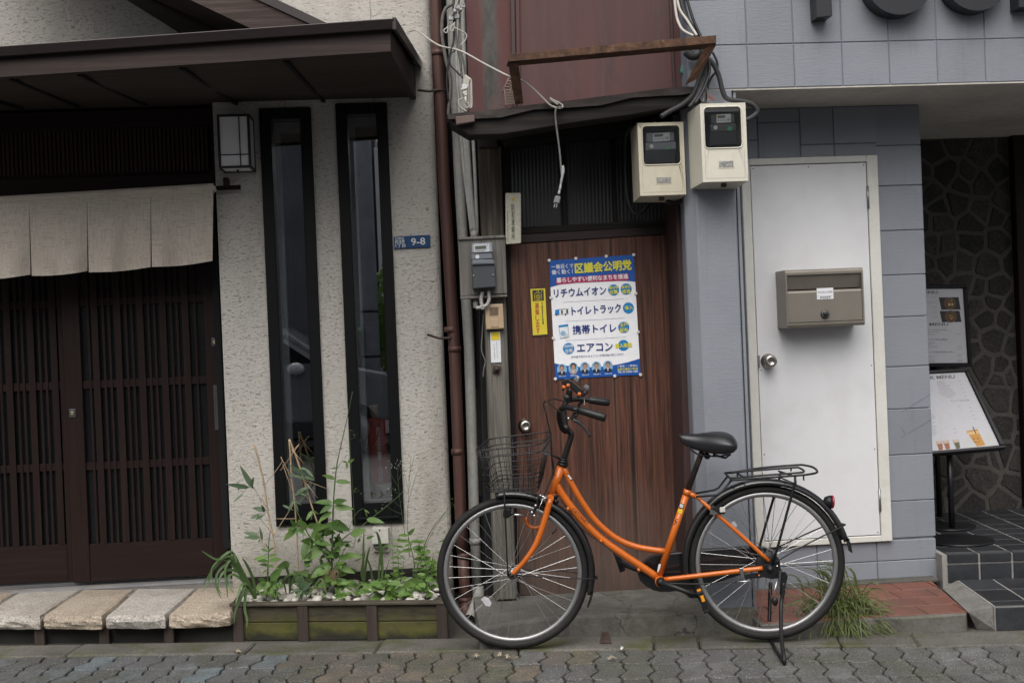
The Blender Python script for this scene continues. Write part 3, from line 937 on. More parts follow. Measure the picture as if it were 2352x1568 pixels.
MB().prism([V((XL - .001, YW - .003, sb.z + .012)), V((-4.4, YW - .003, sb.z + .012)), V((-4.4, YD + .05, sb.z + .012)), V((XL - .001, YD + .05, sb.z + .012))], (0, 0, .015)).build('soffit', m_sf, aw)
for (fa, xa, ya, xb, yb) in ((a1, -560, 800, 200, 1050), (a1, 100, 700, 700, 1020) , (a1, 700, 652, 1290, 985), (a1, 1600, 592, 2090, 935), (a2, 345, 540, 690, 900)):
    p = P(*fa(xa, ya), YF + .04); q = P(*fa(xb, yb), YW - .01)
    p.z = fl.z + (fr_.z - fl.z) * (p.x - fl.x) / (fr_.x - fl.x) + .0125; q.z = sb.z + .0125
    MB().prism([p + V((-.008, 0, 0)), p + V((.008, 0, 0)), q + V((.008, 0, 0)), q + V((-.008, 0, 0))], (0, 0, -.018)).build('batten', m_dark, aw)
# gable roof edge higher up
gb = root('gable_roof', P(520, 0, 5.5), parent=stucco_house)
s1, s2 = (437 - 900, -418), (437 + 262, 123)
m_gb = m_grain('weathered barge board', (.024, .0155, .013), (.055, .037, .032), (.14, .10, .09), 'X', .7, 60, .6, spec=.3)
lo = [P(437 - 600, -282, 5.2), P(437 + 140, 66, 5.2)]
hi = [P(583 + 160, 69, 5.2), P(583 - 600, -280, 5.2)]
brg = MB().prism(lo + hi, (0, .03, 0))
bo = brg.center(); brg.build('barge_board', m_gb, gb, own=True)
tr2 = [P(583 - 600, -280, 5.19), P(583 + 170, 74, 5.19), P(637 + 175, 82, 5.19), P(637 - 600, -282, 5.19)]
MB().prism(tr2, (0, .9, 0)).build('roof_trim', m_rf, gb)
sf2 = MB()
r1 = [P(326 - 420, -370, YW - .002), P(412, 76, YW - .002)]
sf2.add([lo[0] + V((0, .03, 0)), lo[1] + V((0, .03, 0)), r1[1], r1[0]], [[0, 1, 2, 3]])
sf2.build('gable_soffit', m_sf, gb)
MB().prism([P(326 - 420, -360, YW - .05), P(408, 72, YW - .05), P(446, 72, YW - .05), P(362 - 420, -360, YW - .05)], (0, .045, 0)).build('rafter', m_dwx, gb)
MB().prism([lo[0] + V((0, .35, -.02)), lo[1] + V((0, .35, -.02)), lo[1] + V((0, .35, .06)), lo[0] + V((0, .35, .06))], (0, .07, 0)).build('rafter', m_dwx, gb)

# ================================================================== WOODEN HOUSE IN THE MIDDLE
YM = 5.73
wh = root('wooden_house', P(1360, 1370, YM), 'narrow old house with red sheet metal above a brown wooden door', 'building')
m_door = m_wood_door()
m_old = m_grain('weathered grey post', (.06, .054, .045), (.12, .11, .095), (.19, .175, .15), 'Z', .85, 48, .6, .003, spec=.2)
def m_post():
    t = NT('post weathered grey below and dark brown above')
    v = t.coord((1, 1, .035))
    st = t.noise(v, 60, 7, .7, .3)
    g = t.ramp(st, (.3, (.055, .05, .042)), (.5, (.12, .112, .097)), (.68, (.2, .185, .16)))
    b = t.ramp(st, (.3, (.016, .012, .01)), (.5, (.04, .03, .024)), (.68, (.085, .068, .055)))
    sp = t.node('SeparateXYZ'); t.link(t.tc.outputs['Object'], sp.inputs[0])
    h = t.math('ADD', sp.outputs[2], t.math('MULTIPLY', t.noise(t.coord((1, 1, .25)), 7, 8, .7), .5))
    t.color(t.mix(t.ramp(t.math('MULTIPLY', h, .4), (.62, 0.0), (.86, .9)), g, b)); t.set(Roughness=.85)
    t.b.inputs['Specular IOR Level'].default_value = .2
    t.bump(st, .6, .003)
    return t.m
m_br2 = mat('red brown painted timber', (.055, .028, .026), .6, var=.3, scale=5, stretch=(1, 1, .2), dirt=.6, bump=.2, bscale=40)
m_bk = m_grain('blackened timber', (.013, .0115, .0105), (.024, .021, .019), (.045, .040, .036), 'X', .8, 45, .4, spec=.2)
m_bkz = m_grain('blackened jamb', (.011, .008, .0075), (.018, .013, .012), (.028, .02, .018), 'Z', .7, 45, .3, spec=.25)
def pp(f, Y, d, *pts):
    return MB().prism(PL(f, Y, *pts), (0, d, 0))
dq = [(1164.6, 562.5), (1537.5, 538.5), (1564, 1363), (1192, 1367)]
door_o = pp(d0, YM, .035, *dq).build('door', m_door, wh, bev=.002)
# weathered post on the left of the door
pp(d0, 5.64, .12, (1100, 338), (1152, 336), (1158, 560), (1187, 1376), (1137, 1379), (1108, 560)).build('post', m_post(), wh, bev=.006)
pp(a3, 5.63, .13, (430, 1185), (590, 1182), (600, 1303), (432, 1308)).build('post_cap', m_bk, wh, bev=.004)
pp(d0, 5.72, .06, (1153, 320), (1166, 320), (1194, 1366), (1186, 1370)).build('jamb', m_bkz, wh)
pp(d0, 5.69, .1, (1538.5, 440), (1552, 439), (1580, 1362), (1565, 1362)).build('jamb', m_bkz, wh, bev=.003)
pp(d0, 5.48, .3, (1552.5, 430), (1640, 430), (1660, 1368), (1580.5, 1366)).build('side_panel', m_br2, wh, bev=.004)
# transom with ribbed glass
trn = root('transom', P(1350, 430, 5.78), parent=wh)
m_rib = mat('ribbed dark glass', (.035, .036, .038), .3, var=.25, scale=3, spec=.5)
for xa, xb in ((1168, 1286), (1297, 1402), (1412, 1536)):
    n = max(4, int((xb - xa) / 4.2)); g = MB()
    top = lambda x: 318 - (x - 1168) * .055; bot = lambda x: 530 - (x - 1168) * .05
    pts = []
    for i in range(n + 1):
        x = xa + (xb - xa) * i / n
        pts.append((P(x, top(x), 5.80 - (.0018 if i % 2 else 0)), P(x + 6, bot(x), 5.80 - (.0018 if i % 2 else 0))))
    for (a, b), (c, d) in zip(pts, pts[1:]): g.sheet([a, b, d, c])
    g.build('ribbed_pane', m_rib, trn)
for xa, xb in ((1286, 1297), (1402, 1412), (1160, 1168), (1536, 1548)):
    pp(d0, 5.775, .03, (xa, 330), (xb, 329), (xb + 8, 532), (xa + 8, 533)).build('mullion', m_bkz, trn, bev=.003)
pp(d0, 5.765, .04, (1160, 524), (1545, 503), (1546, 518), (1160, 540)).build('bottom_rail', m_bk, trn, bev=.003)
pp(d0, 5.735, .06, (1160, 540.5), (1540, 518), (1541, 537.5), (1161, 561)).build('door_head', m_grain('brown door head', (.02, .013, .012), (.032, .02, .018), (.045, .03, .027), 'X', .6, 45, .3), wh, bev=.003)
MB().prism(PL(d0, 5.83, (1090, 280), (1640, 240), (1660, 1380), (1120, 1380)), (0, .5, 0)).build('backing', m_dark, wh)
# the ledge and its beams
m_lg = mat('old bent ledge sheet', (.035, .027, .024), .75, var=.5, scale=7, dirt=.5, bump=.6, bscale=20, bdist=.01)
lt = [(1028, 262), (1080, 257), (1150, 250), (1225, 240), (1300, 232), (1380, 222), (1450, 213), (1520, 204), (1560, 199), (1604, 200)]
tp = [P(x, y, 5.2) for x, y in lt]
led = MB()
n = len(tp)
bk2 = [V((p.x, 5.47, p.z + .012)) for p in tp]
lw = [V((p.x, 5.2 + .004 * (i % 2), p.z - .022 - .008 * (i % 3))) for i, p in enumerate(tp)]
led.add(tp + bk2 + lw, [[i, i + 1, n + i + 1, n + i] for i in range(n - 1)] + [[i, 2 * n + i, 2 * n + i + 1, i + 1] for i in range(n - 1)])
led.build('ledge', m_lg, wh)
pp(d0, 5.22, .14, (1033, 271), (1150, 258), (1380, 231), (1604, 208), (1612, 236), (1462, 262), (1300, 285), (1155, 309), (1078, 311), (1040, 288)).build('beam', m_bk, wh, bev=.004)
pp(d0, 5.66, .12, (1140, 313), (1300, 290), (1478, 268), (1560, 262), (1560, 290), (1462, 306), (1250, 326), (1158, 338)).build('beam', m_bk, wh, bev=.006)
pp(a3, 5.185, .03, (225, 1030), (390, 1014), (396, 1074), (232, 1102)).build('ledge_end_block', mat('pinkish old timber', (.15, .105, .095), .9, var=.3, dirt=.6, bump=.3), wh, bev=.003)
# upper sheet metal
YS = 5.42
m_sm, m_sw = m_sheet_metal(), m_sheet_worn()
ws = MB().prism(PL(d0, YS, (1066, -130), (1169, -130), (1178, 262), (1078, 262)), (0, .03, 0))
wo = ws.build('sheet_panel', m_sw, wh, label='red sheet panel with a broad grey strip where the paint wore off', own=True)
pp(d0, YS, .03, (1193, -130), (1536, -130), (1553, 262), (1196, 262)).build('sheet_panel', m_sm, wh)
pp(d0, YS, .03, (1537, -130), (1598, -130), (1616, 262), (1554, 262)).build('sheet_panel', m_sm, wh)
pp(d0, YS - .022, .022, (1170, -130), (1180, -130), (1187, 262), (1178, 262)).build('seam', m_br2, wh, bev=.002)
pp(d0, YS - .012, .012, (1180.5, -130), (1192.5, -130), (1196, 262), (1188, 262)).build('seam', m_sm, wh, bev=.002)
pp(d0, YS - .015, .015, (1532, -130), (1538, -130), (1554, 262), (1549, 262)).build('seam', m_br2, wh, bev=.002)
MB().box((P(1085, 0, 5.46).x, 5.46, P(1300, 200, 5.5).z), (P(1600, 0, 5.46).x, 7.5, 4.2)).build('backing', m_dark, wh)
# near-black sheet standing in for the shaded gap between the houses
MB().sheet([(XR + .03, 6.55, -.05), (P(1140, 700, 6.55).x + .3, 6.55, -.05), (P(1140, 700, 6.55).x + .3, 6.55, 4.2), (XR + .03, 6.55, 4.2)]).build('gap_shade_sheet', m_dark, wh)
m_tin = mat('old board in the gap', (.03, .026, .022), .9, var=.5, scale=8, stretch=(1, 1, .2))
pp(b5, 6.1, .03, (400, 350), (500, 400), (560, 1300), (430, 1300)).build('gap_board', m_tin, wh)
# door fittings
m_ss = m_tint('brushed steel knob', (.5, .47, .43), .28, 1)
kp = P(*b5(837, 680), YM)
kn_ = MB()
kn_.lathe(kp + V((0, 0, 0)), (0, -1, 0), [(.033, 0), (.033, .006), (.016, .010), (.012, .03), (.026, .036), (.0285, .046), (.026, .058), (.012, .060), (.011, .057), (.004, .057)], 24)
kn_.build('door_knob', m_ss, door_o)
pp(a7, YM - .004, .004, (2122, 882), (2135, 880), (2145, 1075), (2132, 1077)).build('hinge', m_tint('grey hinge', (.2, .2, .19), .45, .8), door_o)
pp(b6, YM - .004, .004, (2205, 340), (2218, 338), (2222, 520), (2209, 522)).build('hinge', MATS['grey hinge'], door_o)
# square washer on the post
bw = pp(c7, 5.625, .015, (455, 1440), (535, 1452), (522, 1532), (447, 1522))
cc = P(*c7(490, 1482), 5.625)
bw.lathe(cc, (0, -1, 0), [(.013, 0), (.013, .010), (.007, .011), (.007, .018)], 8)
bw.build('square_washer', m_rust_ := mat('rust brown iron', (.055, .035, .028), .85, var=.4, scale=20, bump=.4), wh, bev=.002)

# ------------------------------------------------------------------ pipes and wires in the gap
m_bp = m_grain('wood look brown downpipe', (.05, .022, .018), (.082, .038, .03), (.12, .06, .048), 'Z', .55, 90, .3, spec=.4)
YP = 5.86
bp = root('downpipe', P(1067, 1400, YP), 'brown wood grain downpipe beside the pale stucco wall', 'downpipe', group='pipes in the gap between the houses')
px = [(993, -120), (1000, 0), (1006, 130), (1013, 270), (1019, 408), (1031, 600), (1044, 800), (1052, 1000), (1059, 1207), (1063, 1270)]
MB().tube([P(x, y, YP) for x, y in px], .0285, 14).build('pipe', m_bp, bp)
MB().tube([P(1063, 1270, YP), P(1067, 1340, YP), P(1069, 1385, YP)], .0275, 14).build('pipe', m_bp, bp)
MB().tube(spline([P(1069, 1380, YP), P(1068, 1410, YP - .03), P(1056, 1440, YP - .13)], 5), .030, 14).build('elbow', m_bp, bp)
for x, y in ((1005, 116), (1034, 770 - 20), (1043, 795), (1050, 1030), (1064, 1268), (1067, 1370)):
    p = P(x + 1, y, YP); q = P(x + 1.4, y + 13, YP)
    MB().tube([p, q], .0315, 14).build('collar', m_bp, bp)
m_iron = m_tint('rusty bracket iron', (.045, .03, .026), .8)
for x, y in ((1030, 776), (1008, 210)):
    p = P(x, y, YP)
    MB().tube([p + V((-.1, .06, .02)), p + V((-.045, .0, .0)), p + V((-.03, -.02, 0)), p + V((0, -.034, 0)), p + V((.033, -.01, 0))], .006, 6).build('bracket', m_iron, bp)
m_gp = mat('grey plastic pipe', (.37, .37, .35), .5, var=.15, scale=3, dirt=.5, dscale=5, dcol=(.1, .085, .06))
gp = root('downpipe', P(1093, 1410, 5.95), 'grey plastic drainpipe ending in an open elbow behind the front wheel', 'downpipe', group='pipes in the gap between the houses')
px = [(1030, -120), (1037, 0), (1049, 270), (1055, 408), (1064, 560), (1072, 700), (1078, 800), (1084, 1000), (1090, 1207), (1097, 1340)]
MB().tube([P(x, y, 5.95) for x, y in px], .0265, 14).build('pipe', m_gp, gp)
for x, y in ((1091, 1235), (1097, 1345)):
    MB().tube([P(x, y, 5.95), P(x + .8, y + 14, 5.95)], .0295, 14).build('collar', m_gp, gp)
MB().tube(spline([P(1098, 1350, 5.95), P(1098, 1372, 5.92), P(1088, 1405, 5.78), P(1078, 1424, 5.68)], 5), .030, 14, cap=False).build('elbow', m_gp, gp)
MB().tube([P(1086, 1408, 5.77), P(1078.5, 1423, 5.686)], .0255, 14).build('elbow_bore', m_dark, gp)
cd = root('conduit', P(1085, 540, 5.9), 'pair of thin grey conduits running down to the meter board', 'conduit', group='pipes in the gap between the houses')
for pts, r in (([(1050, -120), (1055, 110), (1066, 300), (1080, 470), (1084, 530)], .0115), ([(1060, -120), (1068, 200), (1078, 400), (1092, 545)], .0125), ([(1086, 300), (1092, 420), (1097, 545)], .009), ([(1044, -120), (1049, 140), (1058, 300), (1068, 410), (1087, 560)], .008)):
    MB().tube(spline([P(x, y, 5.80) for x, y in pts], 4), r, 10).build('conduit_pipe', m_gp, cd)
MB().tube([P(1089, 530, 5.80), P(1092, 548, 5.80)], .016, 10).build('conduit_socket', m_gp, cd)
m_oc = mat('old grey cable', (.13, .125, .115), .8, var=.3, scale=40)
m_bc = m_tint('black cable', (.014, .014, .016), .5)
m_wc = m_tint('off white cable', (.42, .40, .36), .5)
oc = root('cable', P(1040, 380, 5.76), 'thick aged cable sagging beside the brown downpipe', 'cable', group='cables hanging in the gap')
MB().tube(spline([P(*c6(x, y), 5.76) for x, y in ((300, -60), (240, 50), (150, 110), (105, 250), (105, 480), (150, 760), (205, 1000), (210, 1180), (185, 1420), (200, 1560))], 6), .0085, 8).build('wire', m_oc, oc)
for pts, r, m, lab in (([(245, 0), (250, 480), (215, 640), (180, 820), (160, 1050), (185, 1300)], .0045, m_bc, 'thin black wire tangled beside the grey conduit'),
                       ([(270, 650), (210, 700), (205, 830), (290, 920), (370, 1000)], .0035, m_bc, 'thin black wire kinked across the grey conduits'),
                       ([(330, 580), (360, 720), (390, 880), (405, 1000)], .005, m_oc, 'old grey wire along the red sheet metal edge'),
                       ([(285, -50), (270, 300), (285, 560), (320, 720), (345, 900)], .005, m_oc, 'old grey wire hanging below the connectors'),
                       ([(310, -50), (325, 250), (310, 500), (330, 800), (360, 1000)], .0045, m_oc, 'old grey wire just right of the hanging connectors')):
    MB().tube(spline([P(*c6(x, y), 5.40) for x, y in pts], 5), r, 6).build('cable', m, label=lab, cat='cable', group='cables hanging in the gap')
m_cn = m_tint('grey connector plastic', (.33, .34, .34), .5)
cn = root('wire_connector', P(*c6(280, 200), 5.38), 'cluster of grey push connectors with looped white wires under the top edge', 'connector')
for x, y, r in ((252, 163, 36), (330, 142, 34)):
    MB().lathe(P(*c6(x, y), 5.38), (.2, -1, .1), [(r * .00021, 0), (r * .00021, .022), (r * .00016, .024)], 14).build('round_connector', m_cn, cn)
for x, y in ((288, 95), (365, 78), (215, 235), (290, 215)):
    p = P(*c6(x, y), 5.385)
    MB().box(p + V((-.011, -.008, -.010)), p + V((.011, .008, .010))).build('square_connector', m_cn, cn, bev=.002)
lp = MB()
for pts in (((200, 285), (170, 350), (125, 385), (135, 415), (165, 415), (180, 340), (200, 280)), ((265, 290), (215, 345), (205, 385), (235, 400), (250, 370), (255, 300)),
            ((255, 350), (330, 390), (395, 425), (415, 470), (380, 540), (335, 575)), ((268, 60), (290, -20), (300, -60)), ((380, 60), (350, -20), (360, -60)), ((320, 110), (345, 0), (340, -60)), ((225, 200), (300, 10), (310, -60))):
    lp.tube(spline([P(*c6(x, y), 5.375) for x, y in pts], 5), .0028, 6)
lp.build('wire_loop', m_wc, cn, kind='stuff')
cl = root('coiled_wire', P(*c6(405, 1430), 5.36), 'coil of off white wire with a plug tied to the ledge end', 'cable')
co = MB()
for k in range(6):
    x0 = 378 + k * 12; o = k * 9
    co.tube(spline([P(*c6(a, b), 5.25 - .004 * k) for a, b in ((x0, 1010 + o), (x0 + 14, 972 + o), (x0 + 36, 985 + o), (x0 + 42, 1200), (x0 + 44, 1400 - o), (x0 + 20, 1425 - o), (x0 - 2, 1390 - o), (x0 - 4, 1200))], 5), .0030, 6, closed=True)
co.tube(spline([P(*c6(a, b), 5.22) for a, b in ((370, 1255), (320, 1275), (315, 1320), (350, 1385), (420, 1425))], 5), .003, 6)
co.tube(spline([P(*c6(a, b), 5.215) for a, b in ((385, 1325), (430, 1315), (448, 1350), (420, 1378), (395, 1365), (392, 1330))], 5), .003, 6)
co.build('wire_coil', m_wc, cl, kind='stuff')
MB().prism(PL(c6, 5.215, (352, 1075), (392, 1068), (425, 1085), (420, 1128), (372, 1140), (330, 1150), (355, 1120)), (0, .012, 0)).build('tape', m_tint('white tape', (.55, .55, .55), .6), cl)
MB().prism(PL(c6, 5.21, (358, 1185), (420, 1145), (425, 1225), (395, 1235)), (0, .016, 0)).build('plug', m_tint('ivory plug', (.5, .48, .42), .5), cl, bev=.003)
MB().tube([P(*c6(400, 1235), 5.215), P(*c6(405, 1330), 5.215)], .005, 8).build('plug_sleeve', MATS['ivory plug'], cl)

# the loose cable across, with its hanging plug
hc = root('hanging_cable', P(1275, 470, 5.4), 'pale cable stretched from the canopy and knotted over the ledge, its plug dangling', 'cable')
pts = [P(940, 73, 5.95), P(952, 70, 5.9), P(965, 75, 5.8)] + [P(*a2(x, y), Yq) for x, y, Yq in ((1700, 400, 5.5), (1900, 452, 5.36), (2100, 560, 5.27))] + [P(*a3(x, y), 5.18) for x, y in ((690, 672), (800, 706), (900, 775), (1000, 870), (1050, 920), (1100, 948), (1160, 955), (1165, 925), (1090, 885), (1060, 868), (1075, 885), (1130, 925))]
MB().tube(spline(pts, 5), .0042, 8).build('wire', m_wc, hc)
pts = [P(*a3(x, y), 5.178) for x, y in ((1165, 955), (1140, 945), (1110, 970), (1108, 1040), (1120, 1150), (1140, 1300), (1152, 1420), (1165, 1568))] + [P(*a7(x, y), 5.178) for x, y in ((1172, 20), (1178, 60), (1160, 150), (1148, 220), (1136, 270))]
MB().tube(spline(pts, 5), .0042, 8).build('wire', m_oc, hc)
MB().tube(spline(pts[-6:], 5), [.0046 + .0022 * R.random() for _ in range(26)], 8).build('tape_wrap', m_tint('silvery tape', (.33, .34, .35), .4, .3), hc)
MB().prism(PL(a7, 5.174, (1108, 278), (1158, 288), (1142, 352), (1090, 345)), (0, .02, 0)).build('plug', m_tint('grey plug', (.17, .175, .185), .5), hc, bev=.004)
for x in (1098, 1118):
    MB().prism(PL(a7, 5.18, (x, 350), (x + 8, 351), (x + 2, 386), (x - 8, 384)), (0, .002, 0)).build('prong', m_al, hc)
# slotted plastic piece on the ledge
sl = MB()
vv = lambda x, y: P(*a3(x, y), 5.25)
for i in range(9):
    y = 805 + i * 14
    sl.prism([vv(662 + i * 1.2, y), vv(742, y - 4), vv(742, y + 3), vv(662 + i * 1.2, y + 7)], (0, .01, 0))
sl.prism([vv(650, 800), vv(664, 800), vv(680, 932), vv(668, 932)], (0, .03, 0)); sl.prism([vv(735, 795), vv(746, 795), vv(750, 925), vv(739, 925)], (0, .03, 0))
for i in range(5):
    x = 640 + i * 14; y = 800 - i * 26
    sl.prism([vv(x, y), vv(x + 62, y - 2), vv(x + 66, y - 12), vv(x + 6, y - 10)], (0, .02, 0))
sl.prism([vv(634, 808), vv(646, 806), vv(700, 690), vv(688, 690)], (0, .02, 0)); sl.prism([vv(700, 804), vv(716, 802), vv(728, 700), vv(718, 690)], (0, .02, 0))
sl.build('slotted_holder', m_tint('dusty pink plastic', (.22, .165, .14), .6), label='small slotted pinkish plastic holder on the ledge by the rusty frame', cat='plastic holder')
# rusty angle iron frame
rf = root('iron_bracket', P(1400, 240, 5.45), 'rusty angle iron frame jutting out over the ledge', 'metal frame')
m_ru = m_rust()
A, B = [P(*d0(x, y), 5.06) for x, y in ((1167, 125), (1645, 81))], [P(*d0(x, y), 5.06) for x, y in ((1645, 99), (1167, 142))]
MB().prism(A + B, (0, .006, 0)).build('front_bar', m_ru, rf, bev=.001)
b_ = MB(); b_.prism([A[0] + V((0, .0065, -.008)), A[1] + V((0, .0065, -.008)), A[1] + V((0, .0065, -.002)), A[0] + V((0, .0065, -.002))], (0, .07, 0))
MB().prism([B[1] + V((0, .0065, 0)), B[0] + V((0, .0065, 0)), B[0] + V((0, .0065, .006)), B[1] + V((0, .0065, .006))], (0, .09, 0)).build('front_bar', m_ru, rf)
lg = MB().add(PL(a3, 5.075, (690, 555), (780, 560)) + PL(a3, 5.22, (825, 915), (750, 925)) + PL(a3, 5.085, (690, 555), (780, 560)) + PL(a3, 5.23, (825, 915), (750, 925)), [[0, 1, 2, 3], [7, 6, 5, 4], [0, 4, 5, 1], [1, 5, 6, 2], [2, 6, 7, 3], [3, 7, 4, 0]])
lg.build('leg', m_ru, rf)
rl = [P(*c5(x, y), 5.075) for x, y in ((278, 215), (385, 165), (384, 185))] + [P(*c5(x, y), 5.13) for x, y in ((225, 470), (115, 530))]
MB().prism([rl[0], rl[1], rl[2], rl[3], rl[4]], (0, .006, 0)).build('leg', m_ru, rf)
# power cables over the right-hand meter box
m_gc = m_tint('dark grey cable', (.035, .035, .038), .6)
for pts, r, m, Y0, Y1, lab in (
    ([(-94, 801), (-20, 755), (100, 690), (190, 600), (240, 470), (290, 350), (270, 270), (200, 60), (120, -60), (60, -260)], .0105, m_gc, 5.17, 5.25, 'thickest dark cable curving up past the rusty frame'),
    ([(150, 720), (230, 610), (290, 470), (310, 340), (270, 240), (190, 40), (110, -100), (70, -260)], .008, m_gc, 5.15, 5.23, 'dark cable in the bundle above the left edge of the tall meter box'),
    ([(200, 690), (270, 580), (325, 430), (325, 330), (290, 220), (240, 80), (180, -60), (120, -260)], .0065, m_bc, 5.13, 5.22, 'black cable in the bundle nearest the blue grey wall'),
    ([(180, 700), (265, 500), (300, 380), (300, 300), (240, 150), (150, -20), (90, -260)], .0065, m_bc, 5.16, 5.24, 'black cable in the middle of the bundle above the meter box'),
    ([(320, 300), (370, 360), (410, 450), (440, 570), (480, 645), (600, 668), (700, 695), (745, 755), (700, 805), (650, 830)], .0115, m_gc, 5.2, 5.24, 'dark cable looping round the top of the tall meter box'),
    ([(355, 240), (395, 330), (390, 400), (340, 470), (310, 560), (305, 680)], .0055, m_bc, 5.24, 5.25, 'thin black cable hanging against the blue grey wall'),
    ([(190, 100), (110, 60), (70, 10), (40, -80), (20, -260)], .0062, m_wc, 5.13, 5.24, 'white cable running up from the rusty frame'),
    ([(220, 100), (180, 40), (130, -40), (70, -130), (40, -260)], .0062, m_wc, 5.14, 5.24, 'white cable twisted behind the other white one'),
    ([(250, 95), (200, 30), (150, -20), (110, -120), (100, -260)], .007, m_gc, 5.2, 5.25, 'grey cable behind the two white cables'),
    ([(270, 680), (282, 600), (280, 540)], .006, m_oc, 5.14, 5.22, 'short grey lead entering the tall meter box'),
    ([(310, 690), (318, 630), (300, 560)], .006, m_oc, 5.13, 5.2, 'short pale lead entering the tall meter box')):
    k = len(pts)
    MB().tube(spline([P(*c5(x, y), Y0 + (Y1 - Y0) * i / (k - 1)) for i, (x, y) in enumerate(pts)], 5), r, 8).build('cable', m, label=lab, cat='cable', group='power cables over the meter boxes')
MB().tube(spline([P(*c5(x, y), 5.225) for x, y in ((125, 230), (180, 275), (240, 250), (275, 260))], 5), .022, 8).build('cable', m_gc, label='grey lump of wrapped cable behind the rusty frame', cat='cable', group='power cables over the meter boxes')
gw = MB()
for k in range(5):
    gw.tube(spline([P(*c5(x + k * 6, y + k * 3), 5.40 - k * .004) for x, y in ((75, 420), (90, 345), (120, 332), (128, 375), (100, 440), (78, 415))], 4), .0022, 5)
gw.build('coiled_wire', m_tint('green earth wire', (.05, .22, .15), .5), label='small coil of thin green wire by the rusty frame', cat='cable')
MB().tube(spline([P(*c5(x, y), 5.15) for x, y in ((322, 612), (345, 640), (370, 660))], 4), .003, 6).build('loose_wire', m_tint('red wire', (.4, .04, .04), .5), label='short loose red wire above the tall meter box', cat='cable')
MB().tube(spline([P(*a3(x, y), Y) for x, y, Y in ((2060, 1015, 5.35), (1960, 1070, 5.46), (1860, 1090, 5.48), (1750, 1160, 5.55), (1730, 1300, 5.6), (1730, 1568, 5.62))] + [P(*a7(x, y), 5.62) for x, y in ((1745, 300), (1790, 420), (1860, 430), (1920, 370), (1950, 330))], 5), .010, 8).build('cable', m_bc, label='black cable looping down behind the lower left meter box', cat='cable', group='power cables over the meter boxes')
MB().tube(spline([P(*c8(x, y), 5.4) for x, y in ((1170, 1280), (1120, 1400), (1020, 1480), (850, 1540), (720, 1500))], 5), .010, 8).build('cable', m_bc, label='black cable joining the undersides of the two meter boxes', cat='cable', group='power cables over the meter boxes')

# ================================================================== BLUE GREY CAFE
YC, YFA = 5.73, 5.27
cf = root('cafe_building', P(1900, 1338, YC), 'blue grey painted block building with a white door and a deep overhang', 'building')
m_bl = m_blockpaint()
m_jt = mat('painted block joint', (.15, .167, .205), .8)
X0 = P(1610, 900, YFA).x
# pillar
pb = MB()
c_l, c_r = P(1618, 900, YFA).x, P(1709, 900, YFA).x
zb = G(1700, 1408, .072).z - .03
zfas = P(1750, 203, YFA).z
pb.prism([(c_l, YFA, zb), (c_r, YFA, zb), (c_r, YC + .02, zb), (c_l - .0, YC + .02, zb), (c_l - .045, YFA + .06, zb)], (0, 0, zfas - zb))
pb.build('pillar', m_bl, cf, bev=.006)
MB().box((c_r + .0, YFA + .03, zb + .02), (c_r + .007, YC, zfas)).build('pillar_edge_gap', m_dark, cf)
MB().box((c_r + .007, YFA + .012, zb + .02), (c_r + .021, YC, zfas)).build('pillar_trim', m_bl, cf, bev=.002)
# fascia of painted blocks
MB().box((X0 + .004, YFA + .005, zfas + .002), (4.2, YC + .3, 4.2)).build('fascia_core', m_jt, cf)
fz = [zfas, P(1800, 101, YFA).z, P(1800, -3, YFA).z]
fz += [fz[2] + (fz[2] - fz[1]), fz[2] + 2 * (fz[2] - fz[1])]
jxs = [P(*a4(x, 370), YFA).x for x in (587, 885, 1192, 1492, 1798, 2105)]
stp = (jxs[-1] - jxs[0]) / 5
jxs = [X0] + jxs + [jxs[-1] + stp * k for k in range(1, 7)]
for j in range(4):
    for xa, xb in zip(jxs, jxs[1:]):
        MB().box((xa + .0014, YFA + R.uniform(0, .0012), fz[j] + .0014), (xb - .0014, YFA + .03, fz[j + 1] - .0014)).build('block', m_bl, cf, bev=.003)
m_sof = mat('beige soffit paint', (.50, .475, .43), .7, var=.1, scale=2, dirt=.3, dscale=1.6)
ZS = zfas
MB().box((X0 + .03, YFA + .004, ZS - .006), (4.2, 8.2, ZS + .0015)).build('soffit', m_sof, cf)
tq = [P(*a4(x, y), YC - .1) for x, y in ((395, 605), (525, 600), (525, 655), (395, 670))]
# wall round the white door, in blocks
XE = P(2133, 800, YC).x                    # its right end
zbase = G(2000, 1336, zp).z - .02
ZB = [P(2130, y, YC).z for y in (1326, 1232, 1147, 1041, 936, 839, 725, 629, 527, 424, 332, 238)]
dl, dr, db, dt = P(1720, 900, YC).x, P(2033, 900, YC).x, P(1900, 1248, YC).z, P(1860, 362, YC).z
MB().box((c_l, YC + .006, zbase), (XE - .01, YC + .3, ZS - .006)).build('wall_core', m_jt, cf)
MB().box((XE - .0105, YC + .03, zbase), (XE, 7.1, ZS - .006)).build('pier_return', m_bl, cf)
zz = sorted(ZB)
rows = [zbase] + zz[1:-1] + [ZS - .0065]
for a, b in zip(rows, rows[1:]):           # pier to the right of the door
    if b <= db + .02:
        continue
    MB().box((dr + .0015, YC - R.uniform(0, .001), max(a, db) + .0015), (XE, YC + .04, b - .0015)).build('block', m_bl, cf, bev=.003)
bw_ = .302
zmid = P(*b8(1400, 397), YC).z
for (a, b) in ((zbase, zmid), (zmid, db)):
    x = XE
    while x > c_r + .05:
        xa = max(x - bw_, c_r + .04)
        MB().box((xa + .0015, YC - R.uniform(0, .001), a + .0015), (x - .0015, YC + .04, b - .0015)).build('block', m_bl, cf, bev=.003)
        x = xa
zt2 = P(*a4(1130, 920), YC).z
xs_ = [c_r + .04] + [P(*a4(x, 800), YC).x for x in (650, 920, 1135, 1408)]
